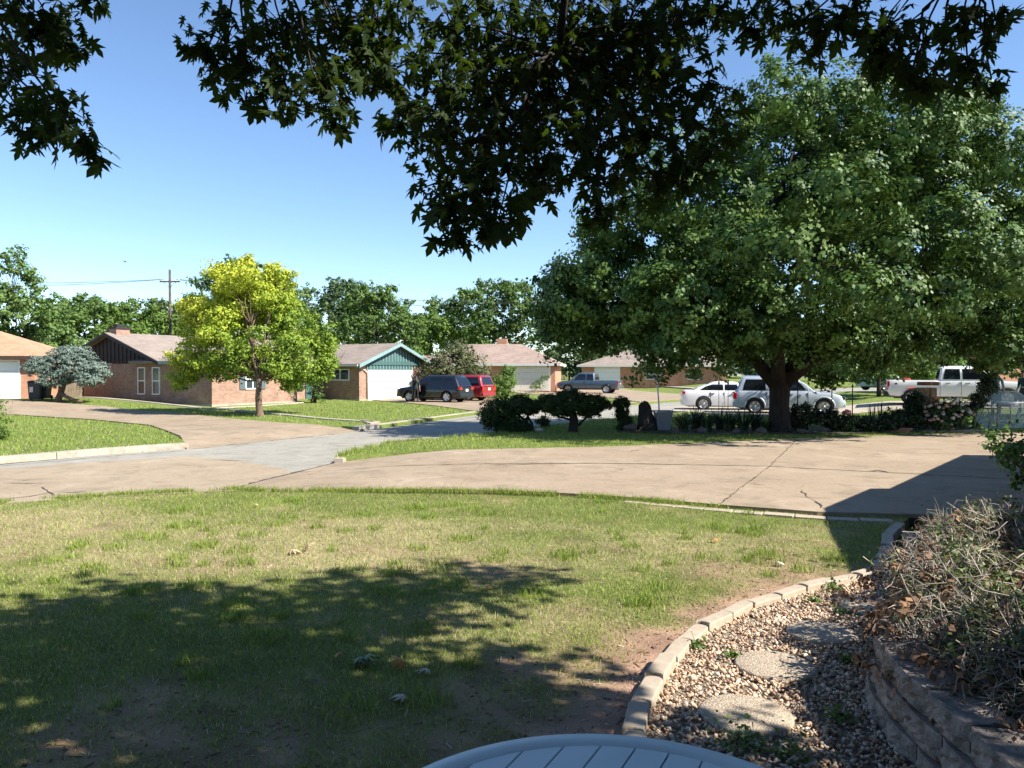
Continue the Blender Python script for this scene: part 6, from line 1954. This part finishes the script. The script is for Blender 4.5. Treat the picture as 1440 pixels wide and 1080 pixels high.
common(c, W_, 1.08, .8, (-.72, .1), .92, P_SILVER, (-.95, -.05, .85), (.35, 1.05))
for s in (-1, 1):
    for wx in (1.55, -1.5):
        m = B(); n = 15
        pts = [(wx + math.cos(t) * .46, s * (W_ / 2 + .0), .36 + math.sin(t) * .46) for t in np.linspace(.05, math.pi - .05, n)]
        m.tube(pts, .035, 6); m.build('wheel_arch_flare', P_SILVER, c)
rr = B(); rr.tube([(-1.9, .58, 1.8), (.1, .58, 1.8)], .018, 6); rr.tube([(-1.9, -.58, 1.8), (.1, -.58, 1.8)], .018, 6); rr.build('roof_rail', M['chrome'], c)


# --- far cars
def small_car(name, label, loc, heading, paintm, L_=4.5, W_=1.78, H=1.45, hatch=False, group=None):
    c = make_car(name, label, loc, heading, 'car', group)
    car_body(c, paintm, L_, W_, [(-L_ / 2, .9), (-L_ / 2 + .3, .96), (.9, .95), (1.3, .92), (1.95, .82), (L_ / 2, .66)], .22, [(1.35, 1), (1.35, -1), (-1.35, 1), (-1.35, -1)], .33)
    cabin(c, paintm, (-2.1 if hatch else -1.8, 1.35, .82), (-1.5 if hatch else -.85, .3, .62), .96, H, [(-1.6 if hatch else -1.35, -1.3 if hatch else -.9, -.4, -.38), (-.3, -.3, .22, .85)])
    for wx in (1.35, -1.35):
        for s in (1, -1): wheel(c, wx, s * (W_ / 2 - .1), .33, .2, s)
    lamps(c, L_, W_, .92, .74, tl=(.25, .13)); bumpers(c, L_, W_, paintm, .28, .5); underbody(c, L_, W_, .2)
    common(c, W_, .95, .8, (-.9, .1), .82, paintm, (-.95, -.34, .85), (.3, .92))


small_car('hatchback', 'mint green hatchback behind the two stemmed yard tree', (25.2, 51), .25 + math.pi, P_MINT, 4.3, 1.8, 1.58, True)
small_car('sedan', 'red sedan parked side on beyond the far lawn', (26.0, 108), math.pi - .1, P_BRED)
small_car('sedan', 'dark red sedan mostly hidden behind the red sedan', (22.6, 111), math.pi + .3, P_RED)

# ------------------------------------------------------------ garden bed under the shade tree
BEDP = [(3.44, 25.09), (4.75, 24.38), (6.74, 24.24), (8.94, 24.11), (11.37, 24.52), (15.37, 25.51), (16.39, 27.21), (13.08, 27.67), (10.13, 27.32), (7.60, 27.32), (5.28, 27.15), (3.75, 26.98)]
sheet('garden_bed', BEDP, .055, m_plain('bed_mulch', (.07, .05, .038), .95, scale=10, var=.4, bump=.9), .6, .1)
# stone stump
sx, sy = (4.55, 25.69)
st = thing('stone_stump', 'jagged dark weathered stump standing beside the grey planter', 'stump', (sx, sy, .03))
m = B(); V = []; F = []
n = 12
lv = [(0, .34), (.12, .32), (.35, .29), (.55, .25), (.75, .2), (.92, .1)]
for i, (z, r) in enumerate(lv):
    for k in range(n):
        a = 2 * math.pi * k / n
        rr = r * (1 + .28 * (random.random() - .5))
        V.append((rr * math.cos(a) * 1.0 - .12 * z, rr * math.sin(a) * .8, z + (random.uniform(-.1, .1) if i > 2 else 0)))
for i in range(len(lv) - 1):
    for k in range(n): F.append((i * n + k, i * n + (k + 1) % n, (i + 1) * n + (k + 1) % n, (i + 1) * n + k))
F += [tuple(range(n))[::-1], tuple(range((len(lv) - 1) * n, len(lv) * n))]
m.add(V, F); m.build('stump', m_bark('stump_bark', (.045, .035, .03)), st)
m = B()
for k in range(5):
    a = k * 1.3; m.tube([(.25 * math.cos(a), .2 * math.sin(a), .1), (.42 * math.cos(a), .34 * math.sin(a), .03), (.55 * math.cos(a), .42 * math.sin(a), -.04)], [.08, .06, .03], 6)
m.build('root', M['bark'], st)
# planter with the lamp standard
px, py = (5.05, 25.69)
M['zinc'] = m_plain('grey_zinc', (.24, .27, .29), .5, .3, scale=3)
pl = thing('planter', 'tapered grey metal planter at the foot of the garden lamp', 'planter', (px, py, .05))
me = B().add([(-.2, -.2, 0), (.2, -.2, 0), (.2, .2, 0), (-.2, .2, 0), (-.28, -.28, .62), (.28, -.28, .62), (.28, .28, .62), (-.28, .28, .62)], [(3, 2, 1, 0), (0, 1, 5, 4), (1, 2, 6, 5), (2, 3, 7, 6), (3, 0, 4, 7), (4, 5, 6, 7)])
me.build('pot', M['zinc'], pl, bevel=.012)
m = B(); m.box(-.31, .31, -.31, -.25, .6, .66); m.box(-.31, .31, .25, .31, .6, .66); m.box(-.31, -.25, -.249, .249, .6, .66); m.box(.25, .31, -.249, .249, .6, .66); m.build('rim', M['zinc'], pl)
B().box(-.249, .249, -.249, .249, .6, .635).build('soil', M['dirt'], pl)
lp = thing('garden_lamp', 'white post lamp with three round globes rising behind the planter', 'lamp', (px - .02, py + .45, .05))
M['globe'] = m_plain('frosted_globe', (.8, .8, .78), .3, var=.03)
B().tube([(0, 0, -.1), (-.03, 0, .9), (-.1, 0, 1.72)], [.03, .026, .024], 10).build('post', M['white'], lp)
ar = B()
for k in range(3):
    a = k * 2.09 + .4
    e = Vector((-.1 + .2 * math.cos(a), .2 * math.sin(a), 1.82))
    ar.tube([(-.1, 0, 1.7), (-.1 + .12 * math.cos(a), .12 * math.sin(a), 1.73), e], .012, 6)
    B().lathe([(.02, -.1), (.07, -.085), (.1, -.03), (.1, .03), (.07, .085), (.02, .1)], 14, Matrix.Translation(e + Vector((0, 0, .1)))).build('globe', M['globe'], lp)
ar.build('arm', M['white'], lp)
# white marker post on the far lawn
mx, my = (16.27, 101.00)
mp = thing('marker_post', 'short white post standing on the far lawn', 'post', (mx, my, Tz(mx, my)))
B().box(-.12, .12, -.08, .08, -.1, 1.15).build('post', M['white'], mp, bevel=.02)
B().box(-.15, .15, -.11, .11, 1.15, 1.22).build('cap', M['white'], mp, bevel=.015)
# small drain outlet in the far kerb
dx, dy = (-5.34, 27.32)
do = thing('drain_outlet', 'tiny dark drain mouth in the far kerb face', 'drain', (dx, dy, -.11))
do.scale = (.4, .4, .4)
B().lathe([(.13, -.06), (.13, .06), (.09, .07), (.09, .02)], 14, Matrix.Translation((0, 0, .08)) @ Matrix.Rotation(R(65), 4, 'X')).build('pipe', M['iron'], do)
B().box(-.22, .22, .05, .25, -.02, .25).build('headwall', M['kerb'], do, bevel=.02)

# spiky plants
M['iris'] = m_leaf('iris_blade', [(0, (.03, .06, .02)), (.5, (.05, .09, .03)), (1, (.08, .12, .045))], .5, .15)


def spiky(p, h, n, lab, spread=.95, w=.045, name='iris_clump', group='spiky plants in the bed'):
    o = thing(name, lab, 'plant', (p[0], p[1], Tz(*p) + .05), 0, group)
    V = []; F = []; C = []
    for k in range(n):
        a = random.uniform(0, 6.28); r = random.uniform(0, .16); hh = h * random.uniform(.55, 1.1); ln = random.uniform(.05, 1) * spread * hh
        b = Vector((math.cos(a) * r, math.sin(a) * r, -.03)); d = Vector((math.cos(a), math.sin(a), 0)); sd = Vector((-d.y, d.x, 0))
        i0 = len(V); t = random.random()
        for q, ww in ((0, .8), (.35, 1), (.7, .7), (1, .05)):
            c = b + d * ln * q * q + Vector((0, 0, hh * (q - .18 * q * q * (ln / hh))))
            V += [tuple(c - sd * w * ww / 2), tuple(c + sd * w * ww / 2)]; C += [t, t]
        for q in range(3): F.append((i0 + 2 * q, i0 + 2 * q + 1, i0 + 2 * q + 3, i0 + 2 * q + 2))
    obj('blades', raw_mesh('blades', V, F, np.array(C)), M['iris'], o)
    m = B(); m.lathe([(.17, -.06), (.13, 0), (.05, .05)], 9); m.build('crown_base', M['dirt'], o)


SP = [((5.76, 25.69), .75, 'low dark iris clump right of the planter'), ((6.22, 26.00), .95, 'tall dark iris clump in front of the sedan rear wheel'), ((6.55, 25.69), .7, 'thin iris clump between the two taller ones before the sedan'), ((7.04, 26.00), .85, 'dark iris clump in front of the sedan door'), ((7.29, 25.69), .75, 'dark iris clump before the gap between sedan and wagon'), ((7.65, 25.39), .9, 'splayed iris clump before the wagon rear wheel'), ((8.14, 25.69), .85, 'upright iris clump just left of the shade tree trunk'), ((8.33, 25.09), .5, 'small iris clump at the foot of the shade tree')]
for p, h, lab in SP: spiky(p, h * .95, 70, lab, 1.3, .05)
spiky((12.95, 26.98), 1.0, 60, 'feathery upright grass clump among the flower bed', .35, .02, 'grass_clump')
spiky((12.50, 26.64), .95, 16, 'narrow dark upright plant beside the feathery grass clump', .08, .04, 'upright_plant')
spiky((15.58, 26.43), .75, 40, 'light green strap leaved clump at the end of the flower bed', .6, .05, 'strap_leaf_clump')

# iron plant stakes / trellis posts
for qx, hz, lab in ((1122, 1.95, 'thin black iron stake left of the wagon hood in the bed'), (1170, 2.0, 'thin black iron stake with finial before the wagon bumper'), (1199, 1.5, 'shorter black iron stake beside the pink peony'), (1011, 1.6, 'thin black iron stake before the sedan rear door'), (1024, 1.6, 'thin black iron stake before the sedan front door')):
    d = 24.9
    x = (qx - 720) / 1080 * d
    o = thing('iron_stake', lab, 'stake', (x, d, .03), 0, 'iron stakes in the bed')
    B().tube([(0, 0, -.1), (0, 0, hz)], .018 if qx > 1100 else .009, 6).build('rod', M['iron'], o)
    B().lathe([(.01, -.04), (.04, 0), (.012, .06), (.002, .1)], 8, Matrix.Translation((0, 0, hz))).build('finial', M['iron'], o)
    if qx > 1100:
        B().tube([(-.16, 0, hz * .75), (0, 0, hz * .72), (.16, 0, hz * .75)], .01, 5).build('hook', M['iron'], o)

# leafy bed plants
M['bedleaf'] = m_leaf('bed_leaf', [(0, (.025, .05, .016)), (.5, (.04, .075, .022)), (.9, (.07, .12, .03)), (1, (.16, .2, .05))], .5, .18)
M['bedleaf2'] = m_leaf('bed_leaf_dark', [(0, (.015, .03, .01)), (.7, (.028, .05, .015)), (1, (.045, .075, .022))], .55, .12)
M['petal_pink'] = m_leaf('pink_petal', [(0, (.6, .2, .26)), (1, (.8, .42, .45))], .6, .3)
M['petal_white'] = m_leaf('white_petal', [(0, (.66, .6, .54)), (1, (.85, .82, .78))], .6, .3)
M['petal_peach'] = m_leaf('peach_petal', [(0, (.7, .4, .3)), (1, (.8, .6, .48))], .6, .3)
BP = [('bed_shrub', 'dark leafy shrub before the wagon front wheel', (9.88, 25.69), [LB((9.57, 25.2, 0.67), .45, .4, .3), LB((10.04, 25.2, 0.48), .4, .4, .25), LB((9.34, 25.2, 0.39), .3, .3, .3)], 'bedleaf2', 230),
      ('bed_shrub', 'dark leafy shrub below the wagon bumper', (10.76, 25.69), [LB((10.46, 25.2, 0.48), .35, .4, .3), LB((10.74, 25.2, 0.32), .4, .4, .25)], 'bedleaf2', 170),
      ('bed_shrub', 'low dark shrub between the pink peony and the feathery grass', (11.86, 26.00), [LB((11.44, 25.2, 0.34), .5, .4, .22), LB((11.79, 25.2, 0.25), .4, .4, .2)], 'bedleaf2', 150),
      ('bed_shrub', 'dense dark clipped shrub left of the stacked boxes', (13.22, 26.32), [LB((12.76, 25.4, 0.47), .55, .5, .32), LB((12.38, 25.2, 0.32), .4, .4, .25), LB((13.30, 25.4, 0.42), .5, .5, .3)], 'bedleaf2', 330),
      ('bed_shrub', 'dark upright shrub beside the stacked boxes', (14.49, 27.67), [LB((13.63, 26, 1.06), .28, .3, .3), LB((13.54, 26, 0.75), .3, .3, .3)], 'bedleaf2', 150),
      ('rose_bush', 'leafy rose bush covered in white and peach blooms', (14.85, 26.26), [LB((14.07, 25.4, 0.66), .42, .4, .36), LB((14.59, 25.4, 0.78), .45, .4, .35), LB((14.13, 25.2, 0.39), .6, .4, .28), LB((14.76, 25.2, 0.48), .35, .4, .3)], 'bedleaf', 420),
      ('bed_shrub', 'tall dark spindly shrub in front of the pickup front door', (15.85, 26.39), [LB((15.84, 25.6, 1.48), .3, .3, .3), LB((15.60, 25.6, 1.12), .25, .3, .3), LB((15.30, 25.6, 0.77), .25, .3, .25), LB((15.98, 25.6, 1.79), .18, .2, .2)], 'bedleaf2', 190),
      ('peony_plant', 'low leafy plant carrying one pink peony bloom', (11.37, 26.00), [LB((10.98, 25.1, 0.44), .25, .25, .2), LB((10.93, 25.1, 0.23), .3, .3, .14)], 'bedleaf', 90)]
for name, lab, g, lobes, mt_, nn in BP:
    o = bush(name, lab, (g[0], g[1], Tz(*g) + .02), lobes, M[mt_], nn, 20, .12, .07, .03, cat='bush', shell=.4)
    b = Vector(o.location)

    def bloom(px_, mat, r):
        n = 26
        d = rng.normal(0, 1, (n, 3)); d /= np.linalg.norm(d, axis=1)[:, None]; d[:, 2] = np.abs(d[:, 2]) - .2
        V, F, Tn = place(QV, QF, d * r * .7, frames(d + rng.normal(0, .3, (n, 3))), np.full(n, r * 1.3), rng.random(n))
        obj('bloom', raw_mesh('bloom', V, F, Tn), M[mat], o, (px_ - b))
    if name == 'peony_plant':
        bloom(Vector((10.93, 25, 0.68)), 'petal_pink', .13)
        bloom(Vector((10.82, 25, 0.66)), 'petal_pink', .09)
    if name == 'rose_bush':
        for k in range(46):
            l = random.choice(lobes)
            d = Vector((random.gauss(0, 1), -abs(random.gauss(0, .7)), abs(random.gauss(.4, .6)))).normalized()
            q = Vector(l[:3]) + Vector((d.x * l[3], d.y * l[4], d.z * l[5])) * 1.05
            low = q.z < .95
            bloom(q, 'petal_peach' if low and random.random() < .6 else 'petal_white', random.uniform(.05, .085))
# rocks in the bed
M['rock'] = m_plain('bed_rock', (.14, .115, .1), .9, scale=4, var=.35, bump=.8)
for i, (g, s, lab) in enumerate((((6.16, 24.80), .2, 'dark rounded rock under the tall iris clump'), ((7.18, 24.52), .16, 'grey rock left of the splayed iris clump'), ((7.96, 24.52), .2, 'grey rock just left of the shade tree roots'), ((9.27, 24.52), .17, 'pale rock just right of the shade tree roots'), ((3.93, 25.54), .3, 'flat pale stone lying beside the small columnar shrub'), ((0.88, 25.09), .16, 'white stone at the foot of the ragged juniper'))):
    v = IV * np.array([1.3, 1, .7]) * s * (1 + .15 * np.random.default_rng(i).normal(0, 1, (12, 1)))
    o = obj('rock', raw_mesh('rock', v, IF), M['rock'] if i != 5 else M['kerb'], None, (g[0], g[1], .05 + s * .3), i * 1.1, None, lab, 'rock', 'rocks in the bed')
    md = o.modifiers.new('s', 'SUBSURF'); md.levels = 2; md.render_levels = 2; apply_mods(o)
    o.data.polygons.foreach_set('use_smooth', np.ones(len(o.data.polygons), bool))
# low brick border
bb_ = thing('brick_border', 'low dark red brick border along the flower bed', 'edging', (*(11.75, 25.09), .03))
bl = resample([(11.79, 25.54), (12.33, 25.09), (13.11, 24.80)], .22)
for lay in range(2):
    for i in range(len(bl) - 1):
        d = bl[i + 1] - bl[i]
        obj('brick', B().box(.004, .212, -.05, .05, 0, .07).mesh('brick', .005), M['brickB'], bb_, (bl[i].x - bb_.location.x + (.1 if lay else 0) * d.x / d.length, bl[i].y - bb_.location.y, lay * .078), math.atan2(d.y, d.x))
# long pale edging at the right end
be = thing('stone_edging', 'thin pale stone edging along the end of the flower bed', 'edging', (*(14.19, 25.09), .02))
bl = resample([(13.40, 25.09), (16.15, 25.62)], .5)
for i in range(len(bl) - 1):
    d = bl[i + 1] - bl[i]
    obj('edging_stone', B().box(.01, .48, -.05, .05, -.03, .06).mesh('edging_stone', .008), M['edging'], be, (bl[i].x - be.location.x, bl[i].y - be.location.y, 0), math.atan2(d.y, d.x))

# stacked cartons behind the roses
M['carton'] = m_plain('brown_carton', (.42, .27, .15), .8, scale=3, var=.12)
M['carton_dark'] = m_plain('dark_carton', (.28, .11, .05), .8, scale=3, var=.12)
for (cx, cyy, d, w, h, mt_, lab, rz) in ((1306, 577, 26.6, .5, .32, 'carton', 'tan cardboard box at the bottom of the stack behind the roses', .1), (1306, 563, 26.6, .55, .2, 'carton_dark', 'red brown box in the middle of the stack behind the roses', -.1), (1303, 552, 26.6, .5, .34, 'carton', 'upper tan cardboard box on the stack behind the roses', .15), (1305, 539.5, 26.6, .55, .12, 'carton_dark', 'flat red brown box lid topping the stack behind the roses', .05)):
    x, y, z = (cx - 720) / 1080 * d, d, 2 - (cyy - 523) / 1080 * d
    o = thing('carton', lab, 'box', (x, y, z - h / 2), rz, 'boxes stacked behind the roses')
    B().box(-w / 2, w / 2, -.2, .2, 0, h).build('body', M[mt_], o, bevel=.006)
    B().box(-.03, .03, -.204, .204, h * .02, h + .002).build('tape', M['carton'] if mt_ == 'carton_dark' else M['carton_dark'], o)
x, y = 544 / 1080 * 0 + (1306 - 720) / 1080 * 26.6, 26.6
bt = thing('garden_bench', 'small dark wooden stand under the stacked boxes', 'stand', (x, y, Tz(x, y)))
zt_ = 2 - (577 - 523) / 1080 * 26.6 - .16 - Tz(x, y) - .001
B().box(-.4, .4, -.28, .28, zt_ - .05, zt_).build('top', M['wood'], bt)
for a in (-.35, .35):
    for b_ in (-.23, .23): B().box(a - .03, a + .03, b_ - .03, b_ + .03, -.1, zt_ - .051).build('leg', M['wood'], bt)
# white heap of linen beside the boxes
ln = thing('linen_heap', 'crumpled cream cloth heap beside the stacked boxes', 'cloth', ((1326 - 720) / 1080 * 26.8, 26.8, 0))
v = []
V, F = [], []
n = 18
for i in range(9):
    for k in range(n):
        a = 2 * math.pi * k / n; t = i / 8
        r = .42 * math.cos(t * 1.45) * (1 + .22 * math.sin(3 * a + i) + .1 * random.uniform(-1, 1))
        V.append((r * math.cos(a), r * .6 * math.sin(a), .28 + .62 * math.sin(t * 1.57) + .04 * random.uniform(-1, 1)))
for i in range(8):
    for k in range(n): F.append((i * n + k, i * n + (k + 1) % n, (i + 1) * n + (k + 1) % n, (i + 1) * n + k))
F += [tuple(range(n))[::-1], tuple(range(8 * n, 9 * n))]
B().add(V, F, True).build('cloth', m_plain('cream_linen', (.62, .5, .38), .9, scale=5, var=.2), ln)
B().box(-.4, .4, -.25, .25, 0, .3).build('crate', M['wood'], ln, bevel=.01)

# octagonal glass tabletop leaning on edge, and the white wrought iron table before it
mg, N, L, b_ = new_mat('leaning_glass')
b_.inputs['Base Color'].default_value = (.26, .33, .31, 1); b_.inputs['Roughness'].default_value = .08; b_.inputs['Alpha'].default_value = .4
b_.inputs['Specular IOR Level'].default_value = .6
gx_, gy_ = (1418 - 720) / 1080 * 26.3, 26.3
gt = thing('glass_tabletop', 'large octagonal tinted glass tabletop standing on edge behind the white table', 'glass', (gx_, gy_, .03), 0)
hw_, hh_ = 1.05, 1.3
oc = [(-hw_, .28), (-hw_ + .3, .0), (hw_ - .3, 0), (hw_, .28), (hw_, .8), (hw_ - .62, hh_), (-hw_ + .62, hh_), (-hw_, .8)]
B().slab([(a, .18 * z / hh_, z) for a, z in oc], .012).build('pane', mg, gt)
pts = [(a, .18 * z / hh_ + .006, z) for a, z in oc]
B().tube(pts + [pts[0]], .016, 6).build('rim', M['trim'], gt)
for a in (-.6, .6): B().tube([(a, .17, 1.1), (a * 1.1, .75, -.05)], .018, 6).build('prop', M['iron'], gt)
tx_, ty_ = (1432 - 720) / 1080 * 25.4, 25.4
wt = thing('iron_table', 'white glass topped garden table with lattice apron by the drive', 'table', (tx_, ty_, .02), .0)
zt_ = .98
B().box(-.55, .75, -.4, .4, zt_ - .03, zt_).build('top', M['white'], wt, bevel=.008)
ap = B()
for k in range(13):
    xk = -.5 + k * .1
    ap.tube([(xk, -.37, zt_ - .03), (xk + .05, -.37, zt_ - .1), (xk + .1, -.37, zt_ - .03)], .008, 5); ap.tube([(xk, -.37, zt_ - .14), (xk + .05, -.37, zt_ - .07), (xk + .1, -.37, zt_ - .14)], .008, 5)
ap.tube([(-.55, -.37, zt_ - .15), (.75, -.37, zt_ - .15)], .01, 6); ap.build('lattice', M['white'], wt)
for a, b2 in ((-.48, -.34), (.68, -.34), (-.48, .34), (.68, .34)):
    B().tube([(a, b2, zt_ - .03), (a + .03, b2, .5), (a - .02, b2, 0)], .02, 7).build('leg', M['zinc'], wt)
lt = thing('side_stand', 'low round metal stand beside the white garden table', 'table', ((1398 - 720) / 1080 * 25.6, 25.6, .02))
B().lathe([(.24, .74), (.26, .75), (.26, .77), (.02, .775)], 24).build('top', M['zinc'], lt)
for k in range(3):
    a = k * 2.09; B().tube([(.2 * math.cos(a), .2 * math.sin(a), .74), (.1 * math.cos(a), .1 * math.sin(a), .4), (.2 * math.cos(a), .2 * math.sin(a), 0)], .014, 6).build('leg', M['zinc'], lt)

# ------------------------------------------------------------ people
def person(label, loc, rotz, shirt, trousers, skin, hair, long_hair=True, arm_r=None, arm_l=None, H=1.68):
    o = thing('person', label, 'person', (loc[0], loc[1], loc[2]), rotz)
    k = H / 1.7
    J = [((0, 0, .95), .13), ((0, -.01, 1.1), .115), ((0, 0, 1.28), .135), ((0, 0, 1.42), .1), ((0, -.01, 1.5), .052), ((0, .015, 1.56), .062), ((0, .025, 1.63), .085), ((0, .02, 1.7), .06),
         ((.1, 0, .9), .095), ((.11, .02, .5), .062), ((.115, 0, .09), .042), ((.12, .14, .035), .035),
         ((-.1, 0, .9), .095), ((-.11, .02, .5), .062), ((-.115, 0, .09), .042), ((-.12, .14, .035), .035)]
    E_ = [(0, 1), (1, 2), (2, 3), (3, 4), (4, 5), (5, 6), (6, 7), (0, 8), (8, 9), (9, 10), (10, 11), (0, 12), (12, 13), (13, 14), (14, 15)]
    for s, arm in ((1, arm_r), (-1, arm_l)):
        a = arm or [(.17, 0, 1.4), (.23, -.01, 1.12), (.25, .08, .88), (.25, .13, .8)]
        i0 = len(J)
        for (p, r) in zip(a, (.062, .045, .032, .03)): J.append(((s * abs(p[0]), p[1], p[2]), r))
        E_ += [(3, i0), (i0, i0 + 1), (i0 + 1, i0 + 2), (i0 + 2, i0 + 3)]
        hx_, hy_, hz_ = J[-1][0]
        wx_, wy_, wz_ = J[-2][0]
        d = (Vector((hx_, hy_, hz_)) - Vector((wx_, wy_, wz_))).normalized()
        for q in range(5):
            j0 = len(J); sp_ = (q - 2) * .016
            side = Vector((0, 0, 1)).cross(d); side = side.normalized() if side.length > .1 else Vector((0, 1, 0))
            b0 = Vector((hx_, hy_, hz_)) + side * sp_
            ln_ = (.045, .075, .08, .075, .06)[q]
            J.append((tuple(b0 + d * ln_ * .5), .01)); J.append((tuple(b0 + d * ln_ + Vector((0, 0, -.012))), .008))
            E_ += [(i0 + 3, j0), (j0, j0 + 1)]
    me = bpy.data.meshes.new('body'); me.from_pydata([tuple(c * k for c in p) for p, r in J], E_, [])
    b = obj('body', me)
    sk = b.modifiers.new('skin', 'SKIN')
    for v, (p, r) in zip(me.skin_vertices[0].data, J):
        v.radius = (r * k, r * k * (.72 if r > .1 and p[2] > 1 else 1))
        v.use_root = False
    me.skin_vertices[0].data[0].use_root = True
    b.modifiers.new('s', 'SUBSURF').levels = 2; b.modifiers[-1].render_levels = 2
    apply_mods(b); b.parent = o
    me = b.data
    for mt_ in (shirt, trousers, skin): me.materials.append(mt_)
    for f in me.polygons:
        z = f.center.z / k; r = math.hypot(f.center.x, f.center.y) / k
        f.use_smooth = True
        if z > 1.46: f.material_index = 2
        elif abs(f.center.x) / k > .2 and (z < 1.16 or f.center.y > .12): f.material_index = 2
        elif z < .98 and abs(f.center.x) / k < .21: f.material_index = 1
        else: f.material_index = 0
    h = B()
    h.lathe([(.06, -.075), (.1, -.04), (.112, .03), (.1, .085), (.06, .12), (.01, .13)], 16, Matrix.Translation((0, -.005 * k, 1.645 * k)) @ Matrix.Diagonal((.85 * k, .95 * k, k, 1)))
    # face side cut back by a lower fringe: hair sits behind the face
    if long_hair:
        h.tube([(0, -.05 * k, 1.66 * k), (0, -.1 * k, 1.5 * k), (0, -.11 * k, 1.3 * k)], [.095 * k, .1 * k, .07 * k], 10)
    hair_o = h.build('hair', hair, o)
    hair_o.location = (0, -.035, .01)
    f = B(); f.lathe([(.004, -.02), (.014, -.012), (.011, .012), (.004, .025)], 8, Matrix.Translation((0, .108 * k, 1.6 * k))); f.build('nose', skin, o)
    for s in (-1, 1):
        B().lathe([(.002, -.01), (.011, 0), (.002, .01)], 8, Matrix.Translation((s * .032 * k, .1 * k, 1.635 * k))).build('eye', M['iron'], o)
    B().box(-.025 * k, .025 * k, .085 * k, .1 * k, 1.555 * k, 1.565 * k).build('mouth', m_lip, o)
    for s in (-1, 1): B().box(s * .115 - .045, s * .115 + .045, -.06, .17, -.0, .07).build('shoe', M['blackplastic'], o, bevel=.025, segs=2)
    return o


m_lip = m_plain('lip', (.35, .14, .12), .5)
SK = m_plain('skin', (.5, .3, .21), .55, var=.06); HB = m_plain('brown_hair', (.1, .05, .028), .6, var=.3, scale=30); HD_ = m_plain('dark_hair', (.015, .011, .01), .5, var=.3, scale=30)
T_BLUE = m_plain('pale_blue_cotton', (.3, .38, .48), .9); T_TEAL = m_plain('teal_cotton', (.02, .08, .09), .9); T_DARK = m_plain('dark_green_cotton', (.02, .04, .04), .9); JEAN = m_plain('denim', (.05, .07, .12), .9); BLK = m_plain('black_cotton', (.015, .015, .018), .9)
p = ((1401 - 720) / 1080 * 29.2, 29.2)
person('person in pale blue shirt standing behind the leaning glass tabletop', (p[0], p[1], Tz(*p)), R(150), T_BLUE, JEAN, SK, HB, False, H=1.72)
p = ((1439 - 720) / 1080 * 29.5, 29.5)
person('person with long brown hair and teal top bending an arm near pickup hood', (p[0], p[1], Tz(*p)), R(100), T_TEAL, JEAN, SK, HB, True, arm_l=[(.17, 0, 1.4), (.24, -.06, 1.14), (.2, .17, 1.1), (.18, .24, 1.12)], H=1.68)
dvec = Vector((math.cos(HD), math.sin(HD))); lvec = Vector((-dvec.y, dvec.x))
q = Vector((-5.1, 50.7)) + dvec * .62 + lvec * 1.3
person('person with long dark hair standing at the open door of the navy suv', (q.x, q.y, Tz(q.x, q.y) + .02), HD - R(150), T_DARK, BLK, SK, HD_, True, H=1.62)
